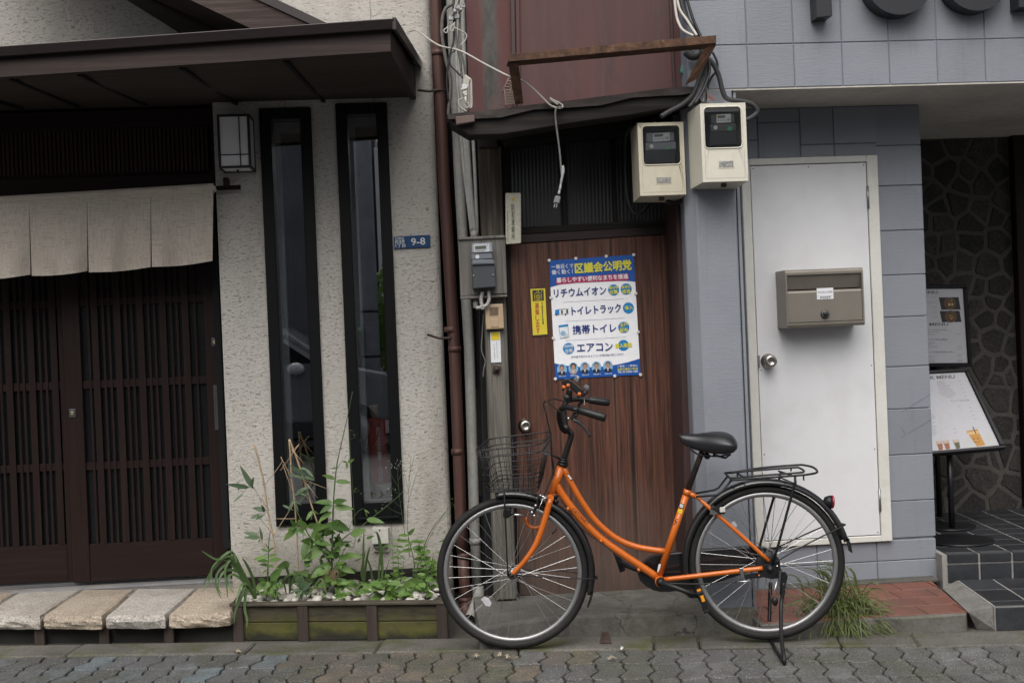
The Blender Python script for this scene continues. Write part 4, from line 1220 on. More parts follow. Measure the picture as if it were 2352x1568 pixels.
for k, (xa, xb) in enumerate(zip(xs_, xs_[1:])):
    zc = zt2 + (.03 if k == 0 else .115 if k == 1 else 0)
    MB().box((xa + .0015, YC - R.uniform(0, .001), dt + .0015), (xb - .0015, YC + .04, zc - .0015)).build('block', m_bl, cf, bev=.003)
    MB().box((xa + .0015, YC - R.uniform(0, .001), zc + .0015), (xb - .0015, YC + .04, ZS - .008)).build('block', m_bl, cf, bev=.003)
MB().box((xs_[-1] + .0015, YC - .0004, dt + .0015), (dr - .0, YC + .04, ZS - .008)).build('block', m_bl, cf, bev=.003)
# grooves scratched in the pier block
for pts in (((0, 800), (160, 698)), ((0, 935), (165, 838)), ((0, 880), (22, 915))):
    p, q = [P(*c1(x, y), YC - .0012) for x, y in pts]
    dd = (q - p).normalized(); gg = V((-dd.z, 0, dd.x)) * .0022
    MB().prism([p - gg, q - gg, q + gg, p + gg], (0, .0008, 0)).build('groove', m_jt, cf)
# white door
m_wd = mat('white door paint', (.66, .665, .68), .42, var=.04, scale=2, dirt=.3, dscale=3.5, dcol=(.40, .385, .36), fine=.03, spec=.4)
m_wfm = mat('ivory door frame paint', (.62, .615, .57), .5, var=.05, scale=4, dirt=.22, dscale=9, dcol=(.35, .32, .25), fine=.05, bump=.1)
wdr = root('white_door', P(1860, 1248, YC), parent=cf)
yd0 = YC - .022
ft = P(2033, 600, YC).x - P(2008, 600, YC).x
ftop = dt - P(1860, 377, YC).z
fr = MB()
fr.box((dl, yd0, db), (dl + ft * .8, YC + .02, dt)); fr.box((dr - ft, yd0, db), (dr, YC + .02, dt))
fr.box((dl + ft * .8, yd0, dt - ftop), (dr - ft, YC + .02, dt)); fr.box((dl + ft * .8, yd0, db), (dr - ft, YC + .02, db + .03))
fr.build('frame', m_wfm, wdr, bev=.003)
lx0, lx1, lz0, lz1 = dl + ft * .8 + .004, dr - ft - .004, db + .034, dt - ftop - .004
MB().box((lx0 - .004, YC - .003, lz0 - .004), (lx1 + .004, YC + .005, lz1 + .004)).build('door_gap', m_dark, wdr)
MB().box((lx0, yd0 + .005, lz0), (lx1, YC - .0035, lz1)).build('leaf', m_wd, wdr, bev=.0015)
for z in (lz1 - .17, lz0 + .17):
    h = MB().tube([(lx1 + .003, yd0 + .001, z - .055), (lx1 + .003, yd0 + .001, z + .055)], .0065, 8)
    h.build('hinge', m_tint('dull steel', (.3, .3, .3), .4, .8), wdr)
m_sc = m_tint('dark screw', (.05, .045, .04), .5, .5)
for x in (lx0 + .012, (lx0 + lx1) / 2, lx1 - .012):
    for z in (lz0 + .012, lz0 + .42, lz0 + .83, lz1 - .012):
        if x == (lx0 + lx1) / 2 and z not in (lz0 + .012, lz1 - .012): continue
        MB().lathe((x, yd0 + .0048, z), (0, -1, 0), [(.0032, 0), (.0025, .0008)], 8).build('screw', m_sc, wdr)
kp = P(*d0(1764, 829), yd0)
MB().lathe(V((kp.x, yd0 + .0045, kp.z)), (0, -1, 0), [(.036, 0), (.036, .006), (.017, .010), (.014, .032), (.028, .038), (.031, .048), (.028, .060), (.013, .062), (.012, .058), (.004, .058)], 24).build('door_knob', m_ss, wdr)
MB().box((lx0 - .003, yd0 - .002, kp.z - .03), (lx0 + .007, yd0 + .0045, kp.z + .03)).build('strike_plate', MATS['dull steel'], wdr)
# crazy stone wall deep in the entrance
YB = 6.86
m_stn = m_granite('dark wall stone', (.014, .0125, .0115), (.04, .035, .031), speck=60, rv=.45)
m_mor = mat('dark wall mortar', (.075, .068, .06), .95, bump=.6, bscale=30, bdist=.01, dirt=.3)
sx0, sx1, sz0, sz1 = P(2100, 700, YB).x - .1, P(2330, 700, YB).x, .19, ZS
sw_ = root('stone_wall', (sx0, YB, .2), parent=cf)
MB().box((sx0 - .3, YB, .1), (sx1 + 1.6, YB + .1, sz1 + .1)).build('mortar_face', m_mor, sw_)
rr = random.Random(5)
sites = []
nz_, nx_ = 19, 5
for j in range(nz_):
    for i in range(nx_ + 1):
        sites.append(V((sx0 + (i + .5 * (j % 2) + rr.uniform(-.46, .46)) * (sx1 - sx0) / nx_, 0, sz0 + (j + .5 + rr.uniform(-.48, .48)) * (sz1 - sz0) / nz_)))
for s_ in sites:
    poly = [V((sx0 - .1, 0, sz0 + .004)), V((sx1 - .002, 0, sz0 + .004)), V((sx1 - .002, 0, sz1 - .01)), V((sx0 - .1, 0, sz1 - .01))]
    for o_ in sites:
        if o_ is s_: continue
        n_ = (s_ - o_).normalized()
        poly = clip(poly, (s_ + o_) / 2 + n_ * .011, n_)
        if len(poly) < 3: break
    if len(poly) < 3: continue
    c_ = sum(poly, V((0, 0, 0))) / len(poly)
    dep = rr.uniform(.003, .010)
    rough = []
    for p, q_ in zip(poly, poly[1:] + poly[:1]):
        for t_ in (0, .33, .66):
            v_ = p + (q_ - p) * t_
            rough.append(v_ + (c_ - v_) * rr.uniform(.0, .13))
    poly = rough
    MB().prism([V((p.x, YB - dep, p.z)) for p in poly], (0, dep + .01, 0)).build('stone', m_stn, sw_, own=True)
MB().box((sx1, YB - .06, .2), (sx1 + .09, YB + .05, ZS)).build('door_post', m_dw, cf, bev=.004)
MB().box((sx1 + .0905, YB - .02, .2), (sx1 + 1.5, YB - .001, ZS)).build('inner_door', mat('dark entrance door', (.012, .011, .010), .4, var=.3), cf)
# letters on the overhang
m_lt = m_tint('satin black letter', (.018, .019, .023), .4, spec=.5)
sg = root('shop_sign', P(2050, 20, YFA), 'big black raised shop lettering on the blue grey overhang', 'sign')
YL, LD = YFA - .085, .083
def L(*pts): return PL(d0, YL, *pts)
y_ = MB().prism(L((1876, 41), (1912, 37), (1908, -45), (1965, -135), (1928, -133), (1890, -72), (1852, -128), (1815, -126), (1872, -42)), (0, LD, 0))
y_.build('letter', m_lt, sg, bev=.002)
for cx, cy, ro in ((2066, -44, 77.5), (2244, -51, 75)):
    m = MB(); n = 40
    cen = P(cx, cy, YL); k = (P(cx + 1, cy, YL) - cen).length
    ex, ez = V((1, 0, 0)), V((0, 0, 1))
    for i in range(n):
        a, b = 2 * math.pi * i / n, 2 * math.pi * (i + 1) / n
        q = lambda r, t: cen + ex * (k * r * math.cos(t)) + ez * (k * r * .98 * math.sin(t))
        ri = ro * .52
        p = [q(ro, a), q(ro, b), q(ri, b), q(ri, a)]
        pb_ = [v + V((0, LD, 0)) for v in p]
        m.add(p + pb_, [[3, 2, 1, 0], [4, 5, 6, 7], [0, 1, 5, 4], [2, 3, 7, 6]])
    m.build('letter', m_lt, sg)
MB().prism(L((2341, 18), (2440, 10), (2439, -25), (2378, -20), (2373, -135), (2335, -132)), (0, LD, 0)).build('letter', m_lt, sg, bev=.002)

# ------------------------------------------------------------------ letter box on the white door
m_mb = m_tint('taupe metallic paint', (.215, .195, .165), .38, .3, spec=.5)
yb, dep = yd0 + .005, .155
yf = yb - dep
mbx = root('letter_box', P(1890, 750, yb), 'taupe metal letter box with a combination dial on the white door', 'letter box')
tl, br_ = P(1803, 617, yf), P(1987, 746, yf)
x0, x1, z0, z1 = tl.x, br_.x, br_.z, P(1890, 617, yf).z
nn = 6; rd = .016
sec = [(yb, z0)] + [(yf + rd - rd * math.sin(math.pi / 2 * i / nn), z0 + rd - rd * math.cos(math.pi / 2 * i / nn)) for i in range(nn + 1)] + \
      [(yf + rd - rd * math.cos(math.pi / 2 * i / nn), z1 - rd + rd * math.sin(math.pi / 2 * i / nn)) for i in range(nn + 1)] + [(yb, z1)]
bd = MB()
bd.prism([V((x0, y, z)) for y, z in sec], (.008, 0, 0)); bd.prism([V((x1 - .008, y, z)) for y, z in sec], (.008, 0, 0))
hz = z1 - z0
def shell(za, zb_):
    ps = [(y, z) for y, z in sec if za - 1e-6 <= z <= zb_ + 1e-6]
    return ps
bot = [(yb, z0)] + sec[1:nn + 2] + [(yf, z0 + .022)]
top = [(yf, z1 - .026)] + sec[nn + 2:]
for ch in (bot, top):
    for (ya, za), (yb2, zb2) in zip(ch, ch[1:]):
        bd.add([(x0 + .008, ya, za), (x1 - .008, ya, za), (x1 - .008, yb2, zb2), (x0 + .008, yb2, zb2)], [[0, 1, 2, 3]], smooth=True)
bd.box((x0 + .0082, yb - .003, z0 + .001), (x1 - .0082, yb - .001, z1 - .001))
bd.build('body', m_mb, mbx)
zs1 = z1 - hz * .36
fl_ = MB()
fl_.prism([V((x0 + .009, y, z)) for y, z in ((yf + .003, z0 + .024), (yf + .003, zs1 - .012), (yf + .006, zs1 - .004), (yf + .014, zs1), (yf + .022, zs1 - .002), (yf + .022, z0 + .024))], (x1 - x0 - .018, 0, 0))
fl_.build('front_flap', m_mb, mbx, bev=.0015)
MB().prism([V((x0 + .009, y, z)) for y, z in ((yf + .008, z1 - .028), (yf + .034, zs1 + .006), (yf + .038, zs1 + .006), (yf + .012, z1 - .028))], (x1 - x0 - .018, 0, 0)).build('inner_lid', m_mb, mbx)
dc = P(1895, 721, yf); dc.y = yf + .0028
m_pb = m_tint('black plastic', (.014, .014, .015), .35, spec=.5)
dial = MB().lathe(dc, (0, -1, 0), [(.0205, 0), (.0205, .007), (.017, .009), (.013, .009), (.012, .018), (.0105, .0195)], 24).build('dial', m_pb, mbx)
tk = MB()
for i in range(10):
    a = 2 * math.pi * i / 10
    c = dc + V((.015 * math.cos(a), -.0094, .015 * math.sin(a)))
    tk.disc(c, V((1, 0, 0)), V((0, 0, 1)), .0016, n=6)
tk.build('dial_marks', m_flat('white print', (.75, .75, .75)), dial, kind='stuff')
lab = root('name_label', P(1895, 690, yf), parent=mbx)
lc0, lc1 = P(1876, 662, yf), P(1915, 686, yf)
yl = yf + .0018
MB().box((lc0.x, yl, lc1.z), (lc1.x, yf + .0028, lc0.z)).build('label_card', m_flat('white card', (.72, .73, .76)), lab)
ink = MB()
xm = (lc0.x + lc1.x) / 2; wl = lc1.x - lc0.x; hl = lc0.z - lc1.z
write(ink, 'YOOLI CAFE', V((lc0.x + wl * .05, yl - .0006, lc0.z - hl * .38)), V((lc1.x - wl * .06, yl - .0006, lc0.z - hl * .36)), hl * .2)
write(ink, 'POST', V((lc0.x + wl * .2, yl - .0006, lc1.z + hl * .14)), V((lc1.x - wl * .16, yl - .0006, lc1.z + hl * .15)), hl * .17, bold=.03)
ink.box((lc0.x, yl - .0004, lc1.z + hl * .27), (lc1.x, yl - .0002, lc1.z + hl * .285))
ink.build('lettering', m_flat('dark ink', (.04, .04, .06)), lab)

# ------------------------------------------------------------------ menu stands
m_sf2 = m_tint('dark graphite frame', (.012, .0125, .015), .35, .3, spec=.5)
m_pap = m_flat('menu paper', (.5, .5, .53), .35)
m_ink = m_flat('grey ink', (.12, .12, .13))
def quad_map(tl, tr, bl, br):
    return lambda u, v: tl * (1 - u) * (1 - v) + tr * u * (1 - v) + bl * (1 - u) * v + br * u * v
def menu(name, label, tl, tr, bl, br, pole, base_c, base_r, seed):
    st = root(name, V((base_c.x, base_c.y, zf)), label, 'menu stand')
    q = quad_map(tl, tr, bl, br)
    nr = (tr - tl).cross(bl - tl).normalized()
    if nr.y > 0: nr = -nr
    back = -nr * .03
    MB().prism([q(0, 0), q(1, 0), q(1, 1), q(0, 1)], back).build('backing_board', m_sf2, st)
    f = MB(); w = .045; hw = w * (tr - tl).length / (bl - tl).length
    for a in (((0, 0), (1, 0), (1, hw), (0, hw)), ((0, 1 - hw), (1, 1 - hw), (1, 1), (0, 1)), ((0, hw), (w, hw), (w, 1 - hw), (0, 1 - hw)), ((1 - w, hw), (1, hw), (1, 1 - hw), (1 - w, 1 - hw))):
        f.prism([q(*p) + nr * .014 for p in a], -nr * .0135)
    f.build('frame', m_sf2, st, bev=.004)
    MB().sheet([q(w, hw) + nr * .002, q(1 - w, hw) + nr * .002, q(1 - w, 1 - hw) + nr * .002, q(w, 1 - hw) + nr * .002]).build('menu_sheet', m_pap, st)
    MB().tube([V((pole.x, pole.y, zf + .01)), pole], .0155, 12).build('pole', m_sf2, st)
    MB().lathe(V((base_c.x, base_c.y, zf + .001)), (0, 0, 1), [(base_r, 0), (base_r, .008), (base_r * .9, .012), (.03, .014)], 32).build('base_plate', m_sf2, st)
    return st, q, nr
def tline(mb, s, q, nr, u0, u1, v, h, bold=0):
    A, B = q(u0, v) + nr * .003, q(u1, v) + nr * .003
    vs, fs, asp = glyphs(s, bold)
    e = B - A
    dv = (q((u0 + u1) / 2, 1) - q((u0 + u1) / 2, 0))
    mb.add([A + e * x - dv * (h * (y - .5)) * 1 for x, y in vs], fs)
Yr = 6.62
tl, tr, br, bl = P(*c1(0, 100), Yr), P(*c1(355, 98), Yr), P(*c1(385, 548), Yr + .02), P(*c1(20, 548), Yr + .02)
tl.x -= .12; bl.x -= .12
bc = G(*c1(255, 1425), zf)
ms, q, nr = menu('menu_stand', 'farther menu stand, upright board with food and dessert menu by the dark stone wall', tl, tr, bl, br, V((P(*c1(200, 560), Yr).x, Yr + .05, P(*c1(200, 545), Yr).z)), bc, .145, 3)
ik = MB()
tline(ik, 'FOOD MENU', q, nr, .18, .66, .092, .035, .02); tline(ik, 'DESSERT MENU', q, nr, .2, .76, .48, .035, .02)
for v, s in ((.545, 'アイスクリーム/Ice cream'), (.665, 'ワッフル/Waffle'), (.815, '手作りケーキ/Handmade cake')):
    tline(ik, s, q, nr, .38, .74 if v < .8 else .8, v, .024)
ik.build('lettering', m_ink, ms)
sm_ = MB()
for v in (.15, .21, .27, .33, .385, .57, .6, .70, .72, .75, .78, .85, .87, .91, .93):
    a, b = .36, .36 + R.uniform(.12, .3)
    sm_.sheet([q(a, v) + nr * .003, q(b, v) + nr * .003, q(b, v + .008) + nr * .003, q(a, v + .008) + nr * .003])
    if v < .4 or R.random() < .5: sm_.sheet([q(.84 if v > .4 else .58, v) + nr * .003, q(.9 if v > .4 else .64, v) + nr * .003, q(.9 if v > .4 else .64, v + .007) + nr * .003, q(.84 if v > .4 else .58, v + .007) + nr * .003])
sm_.build('small_print', m_flat('pale grey print', (.33, .33, .35)), ms, kind='stuff')
def dish(v0, v1, rim, food):
    MB().sheet([q(.67, v0) + nr * .003, q(.9, v0) + nr * .003, q(.915, v1) + nr * .003, q(.69, v1) + nr * .003]).build('dish_photo', m_flat('dark photo ground', (.03, .026, .022)), ms)
    c = q(.793, (v0 + v1) / 2) + nr * .0036; ex = (q(1, .5) - q(0, .5)).normalized(); ez = (q(.5, 0) - q(.5, 1)).normalized()
    m = MB(); m.disc(c, ex, ez, .035, mi=0); m.disc(c + nr * .0006, ex, ez, .028, mi=1)
    rr_ = random.Random(int(v0 * 100))
    for k in range(14):
        a, r_ = rr_.uniform(0, 6.28), rr_.uniform(0, .02)
        m.disc(c + nr * (.001 + .0001 * k) + ex * (r_ * math.cos(a)) + ez * (r_ * math.sin(a)), ex, ez, rr_.uniform(.003, .008), n=8, mi=2 + k % 3)
    m.build('dish_photo', [m_flat('dish rim', rim), m_flat('dish broth', food)] + [m_flat('food tone %s' % n_, c_) for n_, c_ in (('red', (.25, .05, .03)), ('cream', (.5, .38, .2)), ('green', (.08, .12, .03)))], ms)
dish(.155, .305, (.12, .08, .06), (.1, .06, .03)); dish(.32, .455, (.09, .08, .06), (.4, .24, .04))
Yt = 6.30
tl, tr, br, bl = P(*c1(-40, 582), Yt + .12), P(*c1(357, 563), Yt + .12), P(*c1(572, 995), Yt - .10), P(*c1(-30, 1048), Yt - .10)
bc = G(*c1(318, 1502), zf)
ms, q, nr = menu('menu_stand', 'nearer menu stand, tilted board with drink menu and orange drink picture', tl, tr, bl, br, P(*c1(262, 1000), Yt - .02), bc, .17, 4)
ik = MB()
tline(ik, 'DRINK MENU', q, nr, .26, .80, .085, .045, .02)
tline(ik, 'ソフトドリンク/Soft drink', q, nr, .56, .86, .385, .028)
ik.build('lettering', m_ink, ms)
sm_ = MB()
for k in range(27):
    v = .14 + k * .024
    for ua, ub in ((.30, .46), (.54, .74)):
        if ua > .5 and (.34 < v < .43 or v > .66): continue
        if ua < .5 and v > .8: continue
        b = ua + (ub - ua) * R.uniform(.5, 1)
        sm_.sheet([q(x, y) + nr * .003 for x, y in ((ua, v), (b, v), (b, v + .008), (ua, v + .008))])
        if k % 2 == 0: sm_.sheet([q(x, y) + nr * .003 for x, y in ((ua + .28, v), (ua + .31, v), (ua + .31, v + .007), (ua + .28, v + .007))])
sm_.build('small_print', MATS['pale grey print'], ms, kind='stuff')
dk = MB()
u = lambda x, y, h=.003: q(x, y) + nr * h
dk.sheet([u(.66, .84), u(.93, .80), u(.945, .955), u(.62, .97)], 3)
dk.sheet([u(.70, .76, .0035), u(.815, .745, .0035), u(.83, .94, .0035), u(.75, .95, .0035)], 0)
dk.sheet([u(.705, .775, .004), u(.812, .765, .004), u(.815, .80, .004), u(.712, .81, .004)], 1)
dk.sheet([u(.775, .715, .0042), u(.785, .713, .0042), u(.79, .80, .0042), u(.78, .80, .0042)], 2)
for ux in (.745, .785): dk.disc(u(ux, .86, .0042), V((1, 0, 0)), V((0, 0, 1)), .004, n=8, mi=2)
dk.tube([u(.735 + .06 * i / 6, .885 + .02 * math.sin(math.pi * i / 6), .0042) for i in range(7)], .0012, 4, mi=2)
for k, (ux, c_) in enumerate(((.415, 4), (.48, 4), (.575, 5))):
    dk.sheet([u(ux - .03, .85, .0035), u(ux + .03, .845, .0035), u(ux + .02, .95, .0035), u(ux - .016, .955, .0035)], c_)
    dk.sheet([u(ux - .028, .85, .004), u(ux + .028, .845, .004), u(ux + .024, .88, .004), u(ux - .024, .885, .004)], 6)
dk.build('drink_photo', [m_flat('orange juice', (.5, .24, .05)), m_flat('juice top', (.62, .42, .18)), m_flat('dark straw', (.03, .03, .06)), m_flat('pale photo ground', (.5, .5, .5)),
                         m_flat('iced tea', (.3, .11, .05)), m_flat('iced coffee', (.1, .1, .05)), m_flat('drink foam', (.5, .4, .33))], ms)

# ================================================================== THINGS ON THE WALLS
# stone step in front of the sliding doors
m_gst = [m_granite('tan granite', (.30, .245, .185), (.42, .355, .285), speck=120), m_granite('grey pink granite', (.31, .275, .24), (.42, .385, .34), speck=120), m_granite('pale granite', (.36, .33, .295), (.48, .45, .41), speck=110)]
zst = .152
stp_ = root('stone_step', G(250, 1440, 0), 'row of rough edged tan granite slabs on dark wooden posts below the lattice doors', 'step')
ex_ = [-340, -185, -45, (96, 1410, 188, 1351), (240, 1411, 312, 1350), (384, 1408, 452, 1348), (533, 1403, 598, 1344)]
ex_ = [(-340 - 5, 1417, -235, 1356), (-195, 1415, -98, 1355), (-50, 1412, 46, 1354)] + ex_[3:]
def rough_slab(A, B, C, D, m, sd):
    rg = random.Random(sd); mb = MB(); nu, nv = 14, 5
    c = (A + B + C + D) / 4
    def top(u, v):
        p = (A * (1 - u) + B * u) * (1 - v) + (D * (1 - u) + C * u) * v
        e = max(abs(u - .5), abs(v - .5)) * 2
        j = mnoise.noise(p * 9 + V((sd, 0, 0))) * .012
        if v == 0: p = p + V((0, -j * .9, 0))
        if u in (0, 1): p = p + V((mnoise.noise(p * 14 + V((0, sd, 0))) * .008 + (.004 if u == 0 else -.004), 0, 0))
        return p + V((0, 0, mnoise.noise(p * 6) * .003 - (.006 if e > .99 else 0)))
    mb.grid(top, nu, nv, smooth=False)
    th = .062
    rows = 5
    def side(f):
        def g(u, v):
            p = f(u); 
            bul = math.sin(math.pi * min(1, v * 1.05)) * .012
            nrm = (p - c); nrm.z = 0; nrm.normalize()
            q = p + nrm * (bul + .012 * mnoise.noise(V((p.x * 22, p.y * 22, v * 3.2 + sd))) * (1 if v > 0 else 0)) + V((0, 0, -th * v + (.007 * mnoise.noise(p * 30 + V((0, 0, v * 3))) if 0 < v < 1 else 0)))
            return q
        mb.grid(g, nu, rows, smooth=False)
    side(lambda u: top(u, 0)); side(lambda u: top(1, u)); side(lambda u: top(0, u)); side(lambda u: top(u, 1))
    return mb
for i, (a, b) in enumerate(zip(ex_, ex_[1:])):
    A, D = G(a[0] + 4, a[1], zst), G(a[2] + 3, a[3], zst)
    B, C = G(b[0] - 4, b[1], zst), G(b[2] - 3, b[3], zst)
    sl_ = rough_slab(A, B, C, D, None, i * 7.3).build('slab', m_gst[(1, 0, 1, 0, 2, 0)[i]], stp_, own=True, fix=False)
    MB().box((A.x + .03, A.y + .06, -.02), (B.x - .03, D.y - .02, zst - .064)).build('slab_bed', m_dark, stp_) if False else None
AA, BB = G(ex_[0][0], ex_[0][1], zst), G(ex_[-1][0], ex_[-1][1], zst)
MB().prism([V((AA.x, AA.y + .07, -.03)), V((BB.x, BB.y + .07, -.03)), V((BB.x, BB.y + .6, -.03)), V((AA.x, AA.y + .6, -.03))], (0, 0, zst - .064 + .03)).build('dark_base', mat('dark base concrete', (.022, .02, .018), .85, var=.4, scale=5, bump=.3), stp_)  # base below the slabs, in a darker tone than the other concrete
m_po = m_grain('dark brown stake', (.028, .02, .016), (.05, .036, .03), (.075, .058, .048), 'Z', .75, 45, .4)
for x in (-60, 92, 240, 389):
    p = G(x, 1478, -.01)
    p = V((P(x, 1455, AA.y + (BB.y - AA.y) * (x - ex_[0][0]) / (ex_[-1][0] - ex_[0][0]) + .03).x, AA.y + (BB.y - AA.y) * (x - ex_[0][0]) / (ex_[-1][0] - ex_[0][0]) + .03, 0))
    MB().box(p + V((-.023, -.012, -.03)), p + V((.023, .03, zst - .066))).build('post', m_po, stp_, bev=.003)

# noren curtain
YN = 6.02
nor = root('noren_curtain', P(245, 640, YN), 'pale linen split curtain hanging from a dark rod over the lattice doors', 'curtain')
m_li = m_linen()
MB().tube([P(-300, 466, YN + .01), P(551, 430, YN + .01)], .0115, 12).build('rod', m_dw, nor)
MB().tube([P(548, 430.2, YN + .01), P(552.5, 430, YN + .01)], .0125, 12).build('rod_end', m_dw, nor)
MB().prism(PL(d0, YN, (512, 408), (523, 407), (524, 431), (513, 432)), (0, .06, 0)).build('bracket', m_dw, nor, bev=.002)
cuts = [(-235, -232), (-78, -75), (66, 71), (200, 202), (346, 347), (490, 489)]
def noren_panel(xa, xb, ya_t, yb_t, ya_b, yb_b, sd, xa2, xb2):
    rg = random.Random(sd); ph = rg.uniform(0, 6)
    def fn(u, v):
        xt, xbt = xa + (xb - xa) * u, xa2 + (xb2 - xa2) * u
        yt, ybt = ya_t + (yb_t - ya_t) * u, ya_b + (yb_b - ya_b) * u
        sag = 3.5 * math.sin(math.pi * u) * v
        x, y = xt + (xbt - xt) * v, yt + (ybt - yt) * v + sag
        yy = YN - .002 + .016 * v * math.sin(u * 5.1 + ph) + .012 * v * v * math.sin(u * 11 + ph * 2) - .02 * v * (1 - v) + .005 * mnoise.noise(V((u * 4, v * 4, sd)))
        if v > .96: yy -= .002
        return P(x, y, yy)
    return MB().grid(fn, 20, 22)
for i, ((a, a2_), (b, b2_)) in enumerate(zip(cuts, cuts[1:])):
    tt = lambda x: 455.5 - x * .061
    bb_ = lambda x, e: 637 - x * .063 + e
    ya_b, yb_b = bb_(a2_, 1), bb_(b2_, -2)
    if i == 4: ya_b, yb_b = 613, 599
    noren_panel(a, b, tt(a), tt(b), ya_b, yb_b, i + 2, a2_ + (2 if i else 0), b2_ - 1).build('cloth_panel', m_li, nor, own=True, fix=False)
hb = MB()
def hem(u, v):
    x = -235 + (490 + 235) * u; y = 455 - x * .061 + 24 * v - 4
    return P(x, y, YN - .016 * math.sin(math.pi * min(1, v * 1.6)) ** .5 - .004)
hb.grid(hem, 60, 6); hb.build('rod_sleeve', m_li, nor, fix=False)
ti = MB()
for pts in (((484, 424), (494, 430), (490, 438)), ((488, 431), (496, 436), (492, 442)), ((480, 423), (488, 428), (495, 433))):
    ti.ribbon([P(x, y, YN - .016) for x, y in pts], [.012, .01, .006], V((0, -1, 0)))
ti.build('tie', m_li, nor)

# lantern
lan = root('wall_lantern', P(545, 390, 6.0), 'boxy wall lantern of white panes in a thin dark frame beside the sliding doors', 'lantern')
m_sh = mat('white lantern pane', (.78, .79, .8), .5, var=.03, fine=.02)
lyf = YW - .17
a, b, c, d = P(497, 263, lyf), P(573, 258, lyf), P(578, 389, lyf), P(502, 391, lyf)
x0, x1, z0, z1 = P(500, 330, lyf).x, P(575, 330, lyf).x, P(540, 386, lyf).z, P(540, 262, lyf).z
m_lf = m_tint('dark lantern frame', (.014, .013, .014), .5)
fr = MB(); t = .012
for xx in (x0, x1 - t):
    for yy in (lyf, YW - .012 - t): fr.box((xx, yy, z0), (xx + t, yy + t, z1))
for zz in (z0, z1 - t):
    for yy in (lyf, YW - .012 - t): fr.box((x0 + t, yy, zz), (x1 - t, yy + t, zz + t))
    for xx in (x0, x1 - t): fr.box((xx, lyf + t, zz), (xx + t, YW - .012 - t, zz + t))
s = .005
fr.box((x0 + (x1 - x0) * .66, lyf + .001, z0 + t), (x0 + (x1 - x0) * .66 + s, lyf + .005, z1 - t))
fr.box((x0 + t, lyf + .0015, z0 + (z1 - z0) * .24), (x1 - t, lyf + .0045, z0 + (z1 - z0) * .24 + s))
fr.build('frame', m_lf, lan, bev=.001)
MB().box((x0 + .003, lyf + .007, z0 + .004), (x1 - .003, lyf + .010, z1 - .004)).build('pane', m_sh, lan)
MB().box((x1 - .006, lyf + .0115, z0 + .004), (x1 - .003, YW - .02, z1 - .004)).build('pane', m_sh, lan)
MB().box((x0 + .003, lyf + .0115, z0 + .004), (x0 + .006, YW - .02, z1 - .004)).build('pane', m_sh, lan)
MB().box((x0 + .007, lyf + .0115, z0 + .004), (x1 - .007, YW - .02, z0 + .007)).build('pane', m_sh, lan)
MB().box((x0, YW - .012, z0), (x1, YW - .001, z1)).build('back_plate', m_lf, lan)
MB().tube([V(((x0 + x1) / 2, (lyf + YW) / 2, z0 - .012)), V(((x0 + x1) / 2, (lyf + YW) / 2, z0 + .004))], .006, 8).build('finial', m_lf, lan)

# blue address plate
ap = root('address_plate', P(947, 570, YW), 'small blue enamel address plate 9-8 on the pale stucco wall', 'address plate')
m_blue = m_flat('blue enamel', (.012, .055, .16), .3)
m_wp = m_flat('white enamel print', (.66, .68, .7), .35)
yy = YW - .012
MB().prism(PL(a6, yy, (1308, 646), (1409, 637), (1413, 745), (1313, 752)), (0, .009, 0)).build('street_plate', m_blue, ap, bev=.001)
MB().prism(PL(a6, yy, (1412, 637), (1621, 627), (1630, 634), (1632, 730), (1625, 736), (1416, 745)), (0, .009, 0)).build('number_plate', m_blue, ap, bev=.001)
t = MB(); ww = lambda f, Y: (lambda x, y: P(*f(x, y), Y))
p_ = ww(a6, yy - .0012)
write(t, '台東区', p_(1320, 661), p_(1400, 655), .0115, bold=.01)
write(t, '西浅草', p_(1320, 690), p_(1404, 684), .018, bold=.012)
write(t, '1丁目', p_(1324, 726), p_(1410, 720), .018, bold=.012)
write(t, '9-8', p_(1462, 689), p_(1584, 682), .0345, bold=.02)
t.build('lettering', m_wp, ap)

# small white box low on the stucco
wb = root('outlet_box', P(873, 1265, YW), 'small off white outlet box low on the stucco wall above the planter', 'outlet box')
m_ob = mat('aged white plastic', (.55, .54, .49), .5, var=.06, dirt=.3, dscale=8)
MB().prism(PL(b3, YW - .014, (1548, 908), (1694, 912), (1702, 1136), (1560, 1134)), (0, .012, 0)).build('back_plate', m_ob, wb, bev=.003)
MB().prism(PL(b3, YW - .055, (1556, 920), (1674, 918), (1690, 930), (1695, 1060), (1546, 1066), (1552, 926)), (0, .04, 0)).build('cover', m_ob, wb, bev=.008, seg=2)
MB().box(P(*b3(1560, 1100), YW - .045), P(*b3(1690, 1068), YW - .016)).build('shadow_slot', m_tint('dark grey recess', (.09, .085, .08), .8), wb)
MB().lathe(P(*b3(1614, 943), YW - .0555), (0, -1, 0), [(.0045, 0), (.003, .0006)], 10).build('screw', m_sc, wb)

